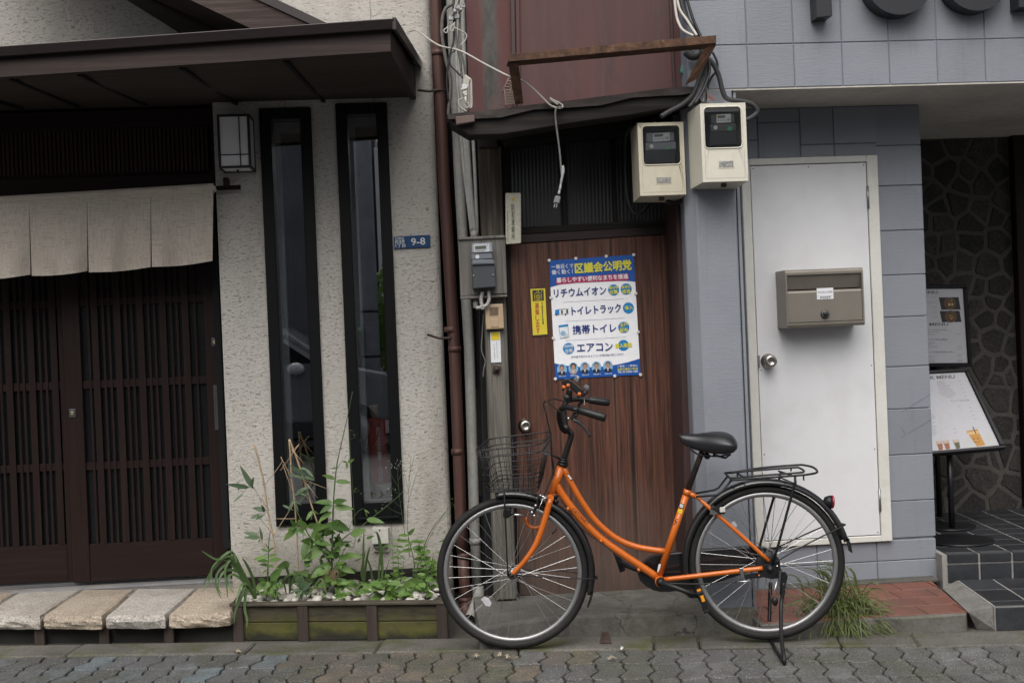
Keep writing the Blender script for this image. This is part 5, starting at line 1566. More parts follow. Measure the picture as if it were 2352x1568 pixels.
# meter board on the post
mb_ = root('electricity_meter', P(1110, 690, 5.56), 'grey digital electricity meter on a weathered plank board', 'electricity meter')
YB_ = 5.60
m_pk2 = m_grain('grey weathered plank', (.11, .102, .09), (.18, .17, .155), (.25, .24, .22), 'Z', .85, 60, .6, .003, spec=.2)
for pts in (((84, 108), (328, 96), (340, 692), (106, 708)), ((330, 96), (580, 84), (602, 680), (342, 692))):
    MB().prism(PL(c7, YB_, *pts), (0, .03, 0)).build('plank', m_pk2, mb_, bev=.002)
MB().prism(PL(c7, YB_ - .012, (78, 84), (578, 60), (580, 88), (80, 112)), (0, .05, 0)).build('cap_strip', m_pk2, mb_, bev=.002)
MB().prism(PL(c7, YB_ - .012, (104, 710), (603, 690), (605, 716), (106, 741)), (0, .05, 0)).build('cap_strip', m_pk2, mb_, bev=.002)
m_mg = m_tint('mid grey meter plastic', (.15, .165, .19), .45)
m_md = m_tint('dark grey meter plastic', (.048, .053, .06), .5)
m_cl = m_tint('pale grey meter cover', (.30, .32, .36), .25, spec=.6)
MB().prism(PL(c7, YB_ - .075, (228, 150), (440, 140), (450, 240), (228, 252)), (0, .073, 0)).build('upper_case', m_cl, mb_, bev=.004)
MB().prism(PL(c7, YB_ - .07, (222, 254), (440, 245), (447, 312), (224, 322)), (0, .068, 0)).build('middle_case', m_mg, mb_, bev=.003)
MB().prism(PL(c7, YB_ - .078, (225, 324), (452, 316), (470, 340), (472, 372), (226, 380)), (0, .076, 0)).build('lower_lip', m_mg, mb_, bev=.006)
MB().prism(PL(c7, YB_ - .066, (228, 381), (474, 373), (490, 612), (238, 632)), (0, .064, 0)).build('terminal_cover', m_md, mb_, bev=.004)
pl_ = MB().prism(PL(c7, YB_ - .0765, (246, 165), (412, 152), (416, 236), (252, 245)), (0, .001, 0)).build('face_plate', m_flat('white face plate', (.5, .52, .55)), mb_)
MB().prism(PL(c7, YB_ - .0778, (258, 178), (378, 171), (380, 205), (262, 213)), (0, .001, 0)).build('display', m_tint('lcd grey', (.10, .105, .085), .3), mb_)
MB().disc(P(*c7(285, 290), YB_ - .0712), V((1, 0, 0)), V((0, 0, 1)), .0095, n=20).build('seal', m_flat('white seal', (.6, .6, .6)), mb_)
tk = MB()
for i in range(6):
    tk.box(P(*c7(264 + i * 18, 236 - i), YB_ - .0778), P(*c7(276 + i * 18, 222 - i), YB_ - .0772))
tk.disc(P(*c7(390, 168), YB_ - .0776), V((1, 0, 0)), V((0, 0, 1)), .0025, n=8)
tk.build('print', m_flat('meter print', (.2, .2, .22)), mb_, kind='stuff')
for x, y in ((244, 494), (453, 486)):
    MB().ball(P(*c7(x, y), YB_ - .066), .0055, 8).build('screw', MATS['dull steel'], mb_)
for pts in (((340, 660), (325, 730), (330, 790), (345, 850)), ((405, 650), (410, 740), (385, 800), (330, 825), (270, 835))):
    MB().tube(spline([P(*c7(x, y), YB_ - .02) for x, y in pts], 5), .0085, 10).build('lead', m_gp, mb_)
MB().tube([P(*c7(265, 740), YB_ + .03), P(*c7(268, 835), YB_ + .03)], .013, 10).build('lead_pipe', m_gp, mb_)

# intercom, sticker
ic = root('intercom', P(1137, 755, 5.62), 'beige intercom with a slotted speaker on the weathered post', 'intercom')
m_be = m_tint('beige plastic', (.42, .31, .20), .45, bump=0)
MB().prism(PL(c7, 5.60, (366, 796), (558, 788), (571, 1052), (378, 1064)), (0, .038, 0)).build('body', m_be, ic, bev=.006, seg=2)
MB().prism(PL(c7, 5.597, (424, 955), (506, 950), (512, 1036), (428, 1042)), (0, .004, 0)).build('button', m_be, ic, bev=.002)
g = MB()
for i in range(8):
    y = 832 + i * 11.5
    g.prism(PL(c7, 5.5985, (414, y), (508, y - 6), (508, y - 1), (414, y + 5)), (0, .0015, 0))
g.build('speaker_slots', m_tint('slot brown', (.06, .04, .025), .8), ic, kind='stuff')
MB().tube(spline([P(*c7(x, y), 5.66) for x, y in ((350, 900), (338, 1100), (330, 1280), (370, 1400), (355, 1470), (345, 1568))], 5), .0032, 6).build('cable', m_oc, label='thin grey wire sagging behind the intercom', cat='cable', group='cables hanging in the gap')
stk = root('sticker', P(1140, 832, 5.634), 'white sticker with a yellow square top on the post below the intercom', 'sticker')
MB().prism(PL(c7, 5.634, (420, 1090), (527, 1084), (539, 1410), (431, 1416)), (0, .0012, 0)).build('sticker_sheet', m_flat('white sticker', (.68, .69, .72)), stk)
MB().sheet(PL(c7, 5.633, (432, 1094), (516, 1088), (519, 1173), (435, 1179))).build('yellow_print', m_flat('yellow print', (.72, .56, .02)), stk)
tk = MB()
for cx, n, y0 in ((490, 12, 1195), (462, 11, 1222)):
    for i in range(n):
        y = y0 + i * 15; x = cx + i * .8
        tk.sheet(PL(c7, 5.633, (x - 4, y), (x + R.uniform(1, 5), y - 1), (x + 4, y + 3), (x - 3, y + R.uniform(4, 8))))
tk.build('small_print', m_flat('black print', (.03, .03, .03)), stk, kind='stuff')

# watch-post plate
wp = root('enamel_plate', P(1180, 558, 5.6), 'tall cream enamel plate with black Japanese writing and a gold star by the door head', 'sign')
YP_ = 5.62
MB().prism(PL(a7, YP_, (666, 264), (672, 258), (797, 256), (803, 264), (804, 695), (798, 702), (676, 710), (668, 702)), (0, .008, 0)).build('plate', mat('cream enamel', (.52, .50, .40), .35, var=.06, dirt=.25, dscale=6), wp, bev=.002)
t = MB(); p_ = ww(a7, YP_ - .001)
write_down(t, '防犯連絡所', p_(732, 352), p_(735, 676), .0135 * 1.15, bold=.012)
write_down(t, '蔵前警察署 蔵前防犯協会', p_(685, 418), p_(688, 676), .0042)
for x, y in ((730, 273), (730, 686)): t.disc(p_(x, y), V((1, 0, 0)), V((0, 0, 1)), .0013, n=8)
t.build('lettering', MATS['black print'], wp)
c = p_(733, 312); st_ = MB()
pts = []
for i in range(10):
    a = math.pi / 2 + i * math.pi / 5; r_ = .0085 if i % 2 == 0 else .0066
    pts.append(c + V((r_ * math.cos(a), 0, r_ * math.sin(a))))
st_.sheet(pts); st_.build('star', m_flat('gold print', (.62, .40, .03)), wp)

# yellow warning sticker
ys = root('warning_sign', P(1235, 770, YM), 'laminated yellow warning strip with a camera picture on the brown door', 'sign')
p_ = ww(c7, YM - .004); p2 = ww(c7, YM - .0052); p3 = ww(c7, YM - .0058)
MB().prism([p_(840, 622), p_(1012, 613), p_(1040, 1128), p_(868, 1140)], (0, .0012, 0)).build('laminate', m_tint('laminate film', (.07, .05, .035), .15, spec=.6), ys)
MB().sheet([p2(848, 633), p2(1005, 626), p2(1029, 1113), p2(876, 1124)]).build('yellow_sheet', m_flat('signal yellow', (.68, .56, .04)), ys)
t = MB()
t.sheet([p3(869, 647), p3(988, 640), p3(993, 756), p3(874, 762)])
write_down(t, '不審者110番', p3(972, 772), p3(984, 1008), .0088, bold=.02)
t.build('black_print', MATS['black print'], ys)
t = MB(); write_down(t, '通報します', p3(916, 778), p3(932, 1108), .018, bold=.03); t.build('red_lettering', m_flat('red print', (.45, .025, .025)), ys)
t = MB(); p4 = ww(c7, YM - .0064)
def stroke(pts, w=.0012): t.tube([p4(x, y) for x, y in pts], w, 4, smooth=False)
stroke(((893, 690), (891, 742), (899, 750), (962, 747), (970, 738), (968, 688), (945, 672), (910, 674), (893, 690))); stroke(((918, 645), (919, 672))); stroke(((936, 644), (937, 672))); stroke(((974, 650), (962, 668)))
for r_ in (24, 13): stroke([(931 + r_ * math.cos(a * .5236), 715 + r_ * math.sin(a * .5236)) for a in range(13)])
t.disc(p4(931, 715), V((1, 0, 0)), V((0, 0, 1)), .0016, n=8)
t.build('camera_picture', MATS['signal yellow'], ys, kind='stuff')

# election poster
po = root('poster', P(1370, 870, YM), 'blue and white Japanese poster pinned to the brown door', 'poster')
Z0, Z1, Z2, Z3, Z4 = (YM - .004, YM - .0052, YM - .006, YM - .0068, YM - .0076)
s0, s1, s2, s3, s4 = (ww(c2, z) for z in (Z0, Z1, Z2, Z3, Z4))
m_ps, m_pbl, m_cy, m_nv, m_yl, m_pk = m_flat('poster white', (.88, .885, .91), .4), m_flat('poster blue', (.008, .085, .36), .4), m_flat('poster cyan', (.01, .22, .52), .4), m_flat('poster navy', (.02, .04, .2), .4), m_flat('poster yellow', (.72, .68, .05), .4), m_flat('poster pink', (.42, .03, .12), .4)
m_pw = m_flat('poster lettering white', (.8, .81, .84), .4)
def sheet_fn(u, v):
    x = (187 * (1 - u) + 1140 * u) * (1 - v) + (258 * (1 - u) + 1217 * u) * v
    y = (165 * (1 - u) + 100 * u) * (1 - v) + (1502 * (1 - u) + 1450 * u) * v
    return s0(x, y)
MB().grid(sheet_fn, 4, 4, smooth=False).build('poster_sheet', m_ps, po)
top = [(187, 165), (1140, 100), (1157, 405), (1090, 397), (960, 396), (760, 400), (520, 414), (300, 438), (203, 467)]
bt = [(248, 1320), (350, 1345), (500, 1360), (650, 1365), (800, 1357), (950, 1337), (1080, 1308), (1208, 1268), (1217, 1450), (258, 1502)]
MB().sheet([s1(*p) for p in top]).build('blue_field', m_pbl, po)
MB().sheet([s1(*p) for p in bt]).build('blue_field', m_pbl, po)
MB().sheet([s2(*p) for p in ((268, 375), (280, 362), (1070, 312), (1082, 322), (1082, 380), (1072, 390), (500, 416), (285, 437), (264, 425))]).build('pink_band', m_pk, po)
kx_ = lambda h: h * .2039 * 5.73 / F
def T(mb, s, A, B, h, pl, bold=.01): write(mb, s, pl(*A), pl(*B), kx_(h), bold=bold)
wt, yt, nt, ct = MB(), MB(), MB(), MB()
T(wt, '一番近くで', (213, 238), (460, 224), 50, s3, .008); T(wt, '働く動く！', (217, 300), (452, 286), 52, s3, .008)
T(yt, '区議会公明党', (480, 255), (1112, 212), 112, s3, .03)
T(wt, '暮らしやすい便利なまちを推進', (272, 389), (1076, 341), 56, s3, .02)
T(nt, 'リチウムイオン', (243, 536), (828, 500), 92, s2, .022); T(nt, 'トイレトラック', (442, 736), (994, 700), 96, s2, .022)
T(nt, '携帯トイレ', (453, 948), (942, 920), 100, s2, .018); T(nt, 'エアコン', (503, 1152), (902, 1134), 88, s2, .022)
T(nt, '熱中症予防のためエアコン不保持者対象に10万円', (437, 1252), (1022, 1220), 26, s2, 0)
k = kx_(1)
EX, EZ = V((1, 0, 0)), V((0, 0, 1))
for x, y, r_ in ((914, 497, 64), (1055, 487, 64), (1080, 700, 63), (1028, 918, 64), (407, 1156, 64), (1025, 1120, 63)):
    ct.disc(s1(x, y), EX, EZ, r_ * k, n=32)
for s_, A, B, h in (('電池等', (863, 474), (962, 467), 32), ('収集', (870, 526), (960, 517), 46), ('資源化', (1004, 465), (1104, 458), 32), ('推進', (1012, 518), (1102, 509), 46),
                    ('導入', (1040, 700), (1128, 692), 44), ('全戸', (983, 892), (1072, 883), 42), ('配布', (985, 952), (1075, 943), 46)):
    T(yt, s_, A, B, h, s3, .02)
T(yt, '購入助成', (933, 1128), (1118, 1112), 50, s3, .03)
T(wt, '低所得', (358, 1134), (455, 1126), 34, s3, .01); T(wt, '世帯', (368, 1187), (452, 1180), 46, s3, .01)
T(wt, 'ご意見・ご要望は', (955, 1356), (1184, 1346), 22, s3, .01); T(yt, '台東区議会公明党', (957, 1389), (1187, 1380), 24, s3, .015); T(wt, 'TEL.03-5246-1485', (960, 1420), (1187, 1410), 26, s3, .01)
ru = MB()
for A, B in (((343, 637), (1027, 597)), ((360, 852), (1040, 812)), ((372, 1068), (1052, 1026))):
    ru.sheet([s1(A[0], A[1] - 1.5), s1(B[0], B[1] - 1.5), s1(B[0], B[1] + 1.5), s1(A[0], A[1] + 1.5)])
ru.build('rule_line', m_flat('rule grey', (.2, .21, .3)), po, kind='stuff')
ct.build('cyan_disc', m_cy, po, kind='stuff')
# pictures on the poster
pc = MB()
pc.sheet([s2(*p) for p in ((256, 722), (300, 712), (303, 775), (252, 778))], 0); pc.sheet([s2(*p) for p in ((300, 712), (410, 705), (412, 768), (303, 775))], 1)
pc.sheet([s3(*p) for p in ((322, 722), (340, 720), (342, 766), (324, 768))], 2); pc.sheet([s3(*p) for p in ((380, 718), (400, 716), (402, 762), (382, 764))], 2)
pc.sheet([s3(*p) for p in ((296, 712), (410, 705), (410, 709), (296, 717))], 2)
for x in (272, 372): pc.disc(s4(x, 776 - (x - 272) * .06), EX, EZ, 10 * k, n=12, mi=2)
pc.sheet([s2(*p) for p in ((293, 897), (400, 880), (413, 1030), (312, 1046))], 3); pc.sheet([s3(*p) for p in ((298, 902), (396, 886), (409, 1026), (316, 1040))], 1)
pc.sheet([s4(*p) for p in ((294, 897), (400, 880), (403, 905), (297, 920))], 0)
pc.disc(s4(345, 985), EX, EZ, 30 * k, n=16, mi=4); pc.disc(s4(380, 1010), EX, EZ, 24 * k, n=16, mi=5)
skin, hair, suit, sky_ = 6, 7, 8, 9
for i, (x, y) in enumerate(((332, 1393), (460, 1378), (590, 1372), (720, 1365), (850, 1357))):
    pc.disc(s2(x, y), EX, EZ, 56 * k, 66 * k, n=28, mi=9)
    lit = i == 1
    pc.sheet([s3(*p) for p in ((x - 46, y + 40), (x - 26, y + 22), (x + 26, y + 20), (x + 46, y + 36), (x + 30, y + 58), (x, y + 66), (x - 30, y + 58))], 10 if lit else 8)
    pc.sheet([s4(*p) for p in ((x - 10, y + 20), (x + 10, y + 20), (x, y + 58))], 5)
    pc.disc(s3(x, y - 22) + V((0, -.0003, 0)), EX, EZ, (34 if lit else 27) * k, (38 if lit else 32) * k, n=18, mi=7)
    pc.disc(s4(x, y - 10), EX, EZ, 23 * k, 31 * k, n=18, mi=6)
    if i == 2 or i == 3: pc.disc(s4(x, y - 26) + V((0, -.0002, 0)), EX, EZ, 21 * k, 12 * k, n=12, mi=6)
pc.build('picture', [m_cy, m_pw, MATS['black print'], m_flat('packet outline', (.2, .25, .35)), m_flat('packet blue', (.25, .45, .6)), m_flat('shirt white', (.6, .62, .65)), m_flat('print skin', (.42, .25, .17)), m_flat('print hair', (.02, .018, .018)), m_flat('print suit', (.015, .017, .03)), m_flat('print sky', (.22, .42, .62)), m_flat('print beige', (.42, .34, .3))], po, kind='stuff')
for s_, x, y in (('弓矢じゅん', 336, 1465), ('松尾のりこ', 466, 1457), ('小坂よしひろ', 596, 1450), ('寺田あきら', 726, 1443), ('中沢ふみお', 856, 1437)):
    T(wt, s_, (x - 40, y + 3), (x + 42, y - 2), 17, s3, .01)
wt.build('white_lettering', m_pw, po, kind='stuff'); yt.build('yellow_lettering', m_yl, po, kind='stuff'); nt.build('navy_lettering', m_nv, po, kind='stuff')
for x, y in ((188, 165), (488, 143), (830, 118), (1140, 102), (1163, 537), (1190, 970), (1217, 1450), (927, 1465), (508, 1482), (258, 1498), (235, 1040), (208, 585)):
    c = s4(x, y) + V((0, -.0006, 0))
    MB().lathe(c, (0, -1, 0), [(20 * k, -.002), (20 * k, .002), (15 * k, .0035)], 6, smooth=False).build('pin', m_flat('white pin', (.66, .65, .64)), po)

# the two plastic meter boxes
m_iv = mat('ivory meter box plastic', (.60, .575, .49), .45, var=.05, scale=3, dirt=.22, dscale=4, dcol=(.3, .26, .18), fine=.04, spec=.5)
m_ivb = mat('yellowed meter box plastic', (.53, .49, .385), .45, var=.05, scale=3, dirt=.25, dscale=4, dcol=(.3, .25, .16), fine=.04, spec=.5)
m_clr = m_glass('clear meter cover', .0, (.96, .96, .95))
def meter_box(label, f, Y, depth, fx, win, mt, m_box, dark):
    """fx: front corners TL TR BR BL; win: window TL TR BR BL; mt: meter face corners"""
    q = PL(f, Y, *fx)
    x0, x1 = (q[0].x + q[3].x) / 2, (q[1].x + q[2].x) / 2
    z0, z1 = (q[2].z + q[3].z) / 2, (q[0].z + q[1].z) / 2
    b = root('meter_box', V(((x0 + x1) / 2, Y + depth, z0)), label, 'meter box', 'plastic electricity meter boxes')
    wq = PL(f, Y, *win)
    wx0, wx1, wz0, wz1 = (wq[0].x + wq[3].x) / 2, (wq[1].x + wq[2].x) / 2, (wq[2].z + wq[3].z) / 2, (wq[0].z + wq[1].z) / 2
    # shell with a rounded window
    r_, n = .018, 5
    corners = [(wx0 + r_, wz0 + r_, math.pi), (wx1 - r_, wz0 + r_, 1.5 * math.pi), (wx1 - r_, wz1 - r_, 0), (wx0 + r_, wz1 - r_, .5 * math.pi)]
    ring = [(cx + r_ * math.cos(a + math.pi / 2 * i / n), cz + r_ * math.sin(a + math.pi / 2 * i / n)) for cx, cz, a in corners for i in range(n + 1)]
    m = MB()
    oc_ = [(x0, z0), (x1, z0), (x1, z1), (x0, z1)]
    K = n + 1
    for c_ in range(4):
        arc = ring[c_ * K:(c_ + 1) * K]
        o_ = oc_[c_]
        for i in range(n): m.sheet([V((o_[0], Y, o_[1])), V((arc[i + 1][0], Y, arc[i + 1][1])), V((arc[i][0], Y, arc[i][1]))])
        o2 = oc_[(c_ + 1) % 4]; nx = ring[((c_ + 1) % 4) * K]
        m.sheet([V((o_[0], Y, o_[1])), V((o2[0], Y, o2[1])), V((nx[0], Y, nx[1])), V((arc[-1][0], Y, arc[-1][1]))])
    for i in range(len(ring)):
        a, c_ = ring[i], ring[(i + 1) % len(ring)]
        m.sheet([V((a[0], Y, a[1])), V((c_[0], Y, c_[1])), V((c_[0], Y + .02, c_[1])), V((a[0], Y + .02, a[1]))])
    ins = .008
    bq = [(x0 - (-.004 if not dark else .012), z0 - .006), (x1 - ins, z0 - .012), (x1 - ins, z1 - .004), (x0 - (-.004 if not dark else .012), z1 - .004)]
    for i in range(4):
        a, c_, d_, e_ = oc_[i], oc_[(i + 1) % 4], bq[(i + 1) % 4], bq[i]
        m.sheet([V((a[0], Y, a[1])), V((e_[0], Y + depth, e_[1])), V((d_[0], Y + depth, d_[1])), V((c_[0], Y, c_[1]))])
    bm_ = m.mesh('body', m_box, OFF[b.name])
    bm2 = bmesh.new(); bm2.from_mesh(bm_)
    bmesh.ops.remove_doubles(bm2, verts=bm2.verts, dist=1e-5)
    es = [e for e in bm2.edges if len(e.link_faces) == 2 and e.calc_face_angle(0) > .6]
    bmesh.ops.bevel(bm2, geom=es, offset=.004, segments=2, affect='EDGES', profile=.6, clamp_overlap=True)
    bmesh.ops.recalc_face_normals(bm2, faces=bm2.faces)
    bm2.to_mesh(bm_); bm2.free()
    place(bm_, 'body', b, Matrix.Translation(OFF[b.name]))
    MB().box((x0 + .004, Y + depth * .85, z0 + .01), (x1 - .004, Y + depth * .9, z1 - .006)).build('inner_back', m_tint('brown inner shade', (.10, .09, .07), .8), b)
    rm = MB()
    rm.tube([V((a, Y - .001, c_)) for a, c_ in ring], .003, 6, closed=True)
    rm.build('window_rim', m_box, b)
    MB().box((wx0, Y + .006, wz0), (wx1, Y + .008, wz1)).build('window_cover', m_clr, b)
    # seams and the name tag
    s_ = MB(); zc = wz0 - .012
    wv = x1 - x0; xm = x0 + wv * .52; ww_ = wv * .17
    for xx in (xm - ww_, xm + ww_): s_.box((xx, Y - .0012, zc - .075), (xx + .0016, Y + .001, zc))
    s_.box((xm - ww_, Y - .0012, zc - .075), (xm + ww_ + .0016, Y + .001, zc - .0735))
    s_.build('tag_holder', m_box, b)
    tg = MB(); tg.box((xm - ww_ + .004, Y - .0016, zc - .07), (xm + ww_ - .002, Y + .001, zc - .044))
    tg.build('worn_tag', mat('scratched metal tag', (.28, .275, .26), .5, var=.6, scale=90, c2=(.4, .4, .38)), b)
    li = MB(); e = .014
    for a, c_, d_, f_ in ((x0 + e, wz0 - .004, x0 + e + .001, z0 + .014), (x1 - e, wz0 - .004, x1 - e + .001, z0 + .014), (x0 + e, z0 + .014, x1 - e + .001, z0 + .015)):
        li.box((a, Y - .0004, c_), (d_, Y + .0006, f_))
    li.build('lid_seam', m_tint('seam shadow tan', (.25, .23, .19), .8), b)
    # padlock eye under it
    MB().box(((x0 + x1) / 2 - .012, Y + .03, z0 - .02), ((x0 + x1) / 2 + .012, Y + .045, z0 - .004)).build('latch_eye', m_rust_, b, bev=.003)
    # the meter inside
    ym = Y + .024
    mq = PL(f, ym, *mt); a0, b0, c0_, d0_ = mq
    L_ = lambda u, v: a0 * (1 - u) * (1 - v) + b0 * u * (1 - v) + c0_ * u * v + d0_ * (1 - u) * v
    me_ = root('meter', L_(.5, 1), parent=b)
    mm = m_md if dark else m_mg
    MB().prism([L_(.02, 0), L_(.96, 0), L_(.96, .30), L_(.02, .30)], (0, .09, 0)).build('upper_case', mm, me_, bev=.004)
    MB().prism([L_(0, .305), L_(1, .305), L_(1, .56), L_(0, .56)], (0, .09, 0)).build('middle_case', mm, me_, bev=.003)
    MB().prism([L_(-.04, .565) + V((0, -.012, 0)), L_(.97, .565) + V((0, -.012, 0)), L_(.97, .85) + V((0, -.012, 0)), L_(.97, 1), L_(-.04, 1), L_(-.04, .85) + V((0, -.012, 0))], (0, .09, 0)).build('terminal_cover', m_tint('charcoal meter plastic', (.035, .038, .045), .4), me_, bev=.005)
    o = V((0, -.0012, 0)); o2 = V((0, -.002, 0))
    MB().sheet([L_(.24, .03) + o, L_(.8, .02) + o, L_(.8, .28) + o, L_(.24, .29) + o]).build('face_plate', MATS['white face plate'], me_)
    pr = MB()
    pr.sheet([L_(.28, .06) + o2, L_(.58, .055) + o2, L_(.58, .14) + o2, L_(.28, .145) + o2], 0)
    for i in range(5): pr.sheet([L_(.28 + i * .09, .19) + o2, L_(.34 + i * .09, .19) + o2, L_(.34 + i * .09, .23) + o2, L_(.28 + i * .09, .23) + o2], 1)
    pr.sheet([L_(.66, .15) + o2, L_(.76, .15) + o2, L_(.76, .23) + o2, L_(.66, .23) + o2], 1)
    if dark: pr.sheet([L_(.245, .035) + o2, L_(.27, .035) + o2, L_(.27, .15) + o2, L_(.245, .15) + o2], 2)
    pr.build('display', [MATS['lcd grey'], m_flat('faint meter print', (.3, .3, .32)), MATS['yellow print']], me_, kind='stuff')
    MB().disc(L_(.2, .43) + o, EX, EZ, .009, n=20).build('seal', MATS['white seal'], me_)
    MB().disc(L_(.74, .555) + o, EX, EZ, .0105, n=20, a0=0, a1=math.pi).build('green_sticker', m_flat('green sticker', (.03, .30, .10)), me_) if not dark else \
        MB().disc(L_(.74, .47) + o, EX, EZ, .0105, n=20).build('green_sticker', MATS.get('green sticker') or m_flat('green sticker', (.03, .30, .10)), me_)
    return b
meter_box('yellowed lower meter box with a grey meter behind its window, left of the taller one', c8, 5.27, .2, ((240, 225), (1005, 180), (1060, 1390), (300, 1430)), ((318, 265), (945, 235), (975, 885), (345, 920)), ((385, 375), (880, 350), (905, 880), (375, 900)), m_ivb, False)
meter_box('whiter upper meter box with a dark meter inside, on the blue grey pillar', c5, 5.08, .19, ((245, 690), (638, 680), (670, 1355), (270, 1375)), ((272, 722), (600, 710), (617, 1070), (290, 1082)), ((335, 778), (555, 772), (575, 1050), (335, 1060)), m_iv, True)

# ================================================================== PLANTER
zr_ = .174
pla = root('planter_box', G(780, 1470, 0), 'low mossy timber planter box with dark posts against the stucco wall', 'planter')
m_mb_ = m_mossy_board()
m_rim = m_grain('damp grey brown rim board', (.035, .03, .022), (.07, .06, .045), (.11, .095, .075), 'X', .85, 45, .4)
fl0, fr0 = G(540, 1471, 0), G(1024, 1468, 0)
fe = (fr0 - fl0); WL = fe.length; fe.normalize(); fnn = V((fe.y, -fe.x, 0))
if fnn.y > 0: fnn = -fnn
def FP(a, b, z): 
    p = fl0 + fe * a + fnn * b
    return V((p.x, p.y, z))
pos = [(G(x, 1470, 0) - fl0).dot(fe) for x in (552, 699, 857, 1017)]
for a, b in ((.0, pos[1]), (pos[1], pos[2]), (pos[2], WL)):
    for z0, z1 in ((.0, .083), (.086, zr_ - .012)):
        MB().prism([FP(a + .001, 0, z0), FP(b - .001, 0, z0), FP(b - .001, 0, z1), FP(a + .001, 0, z1)], -fnn * .02).build('board', m_mb_, pla, bev=.003, own=False)
for p in pos:
    MB().prism([FP(p - .025, .016, -.01), FP(p + .025, .016, -.01), FP(p + .025, .016, zr_ - .013), FP(p - .025, .016, zr_ - .013)], -fnn * .0155).build('post', m_po, pla, bev=.003)
MB().prism([FP(-.015, .02, zr_ - .012), FP(WL + .01, .02, zr_ - .012), FP(WL + .01, -.03, zr_ - .012), FP(-.015, -.03, zr_ - .012)], (0, 0, .014)).build('rim_board', m_rim, pla, bev=.003)
yb_ = YW - .01
for a in (0, WL):
    p = FP(a, -.021, 0)
    MB().prism([V((p.x - .01, p.y, 0)), V((p.x + .01, p.y, 0)), V((p.x + .01, yb_, 0)), V((p.x - .01, yb_, 0))], (0, 0, zr_ - .012)).build('end_board', m_mb_, pla)
    MB().prism([V((p.x - .014, p.y - .009, zr_ - .0118)), V((p.x + .014, p.y - .009, zr_ - .0118)), V((p.x + .014, yb_, zr_ - .0118)), V((p.x - .014, yb_, zr_ - .0118))], (0, 0, .0135)).build('rim_board', m_rim, pla, bev=.003)
MB().box((fl0.x, yb_ - .03, .02), (fr0.x, yb_, zr_ + .03)).build('back_board', m_bk, pla)
q0, q1 = FP(.0, -.022, .14), FP(WL, -.022, .14)
MB().prism([q0, q1, V((q1.x, yb_ - .03, .14)), V((q0.x, yb_ - .03, .14))], (0, 0, -.02)).build('soil', M_soil, pla)
# pebbles
peb = root('pebble_bed', (q0 + q1) / 2 + V((0, .2, 0)), 'bed of pale rounded pebbles filling the planter', 'pebbles')
m_pe = mat('pale pebble', (.42, .40, .36), .7, var=.15, scale=12, rv=.25, rnd=True, dirt=.35, dscale=25, dcol=(.2, .17, .12), bump=.1)
rg = random.Random(3)
pms = []
for k in range(4):
    m = MB(); m.ball((0, 0, 0), (.5, .5, .5), 10)
    for i, v in enumerate(m.v):
        m.v[i] = v * (1 + .22 * mnoise.noise(v * 2.2 + V((k * 9.1, 0, 0)))) 
    pms.append(m.mesh('pebble', m_pe, V((0, 0, 0))))
for k in range(230):
    a = rg.uniform(.02, .98); b = rg.random()
    x = q0.x + (q1.x - q0.x) * a; yf_ = q0.y + (q1.y - q0.y) * a
    y = yf_ + .02 + (yb_ - .05 - yf_) * (b ** .8)
    s = rg.uniform(.022, .042) if rg.random() < .75 else rg.uniform(.045, .065)
    z = .147 + rg.uniform(0, .016)
    mw = Matrix.Translation((x, y, z)) @ Matrix.Rotation(rg.uniform(0, 6.28), 4, 'Z') @ Matrix.Rotation(rg.uniform(-.5, .5), 4, 'X') @ Matrix.Diagonal((s * rg.uniform(.9, 1.35), s, s * rg.uniform(.5, .75), 1))
    place(pms[k % 4], 'pebble', peb, mw)

# ------------------------------------------------------------------ plants
m_lfA = m_leaf('fresh green leaf', (.06, .13, .03), (.14, .235, .06))
m_lfB = m_leaf('bright green leaf', (.10, .19, .045), (.18, .29, .08))
m_lfC = m_leaf('grey green leaf', (.07, .12, .065), (.13, .19, .105))
m_blade = m_leaf('grass blade', (.055, .11, .035), (.11, .17, .06))
m_stem = mat('green stem', (.06, .10, .03), .6, var=.3, scale=20)
m_cane = mat('dry tan cane', (.40, .29, .18), .6, var=.25, scale=20, bump=.2, bscale=120)
m_twig = mat('brown twig', (.16, .11, .07), .8, var=.3, scale=30)
def leaf_mesh(m, wide, curl, sd):
    mb = MB(); n = 7; vs = []
    for i in range(n):
        t = i / (n - 1)
        w = wide * math.sin(math.pi * min(1, t ** .8 * .97 + .03)) ** .8 * (1 - .25 * t) if 0 < i < n - 1 else (.012 if i == 0 else .002)
        z = -curl * t * t + .02 * math.sin(t * 9 + sd)
        vs += [V((t, -w, z + w * .35)), V((t, 0, z)), V((t, w, z + w * .35))]
    fs = []
    for i in range(n - 1):
        a = 3 * i; b = a + 3
        fs += [[a, a + 1, b + 1, b], [a + 1, a + 2, b + 2, b + 1]]
    mb.add(vs, fs, True)
    return mb.mesh('leaf', m, V((0, 0, 0)), fix=False)
LM = {}
for key, m in (('A', m_lfA), ('B', m_lfB), ('C', m_lfC)):
    for wk, wide in (('n', .11), ('m', .19), ('w', .27)):
        LM[key + wk] = [leaf_mesh(m, wide, c, i) for i, c in enumerate((.05, .18, .32))]
lr = random.Random(21)
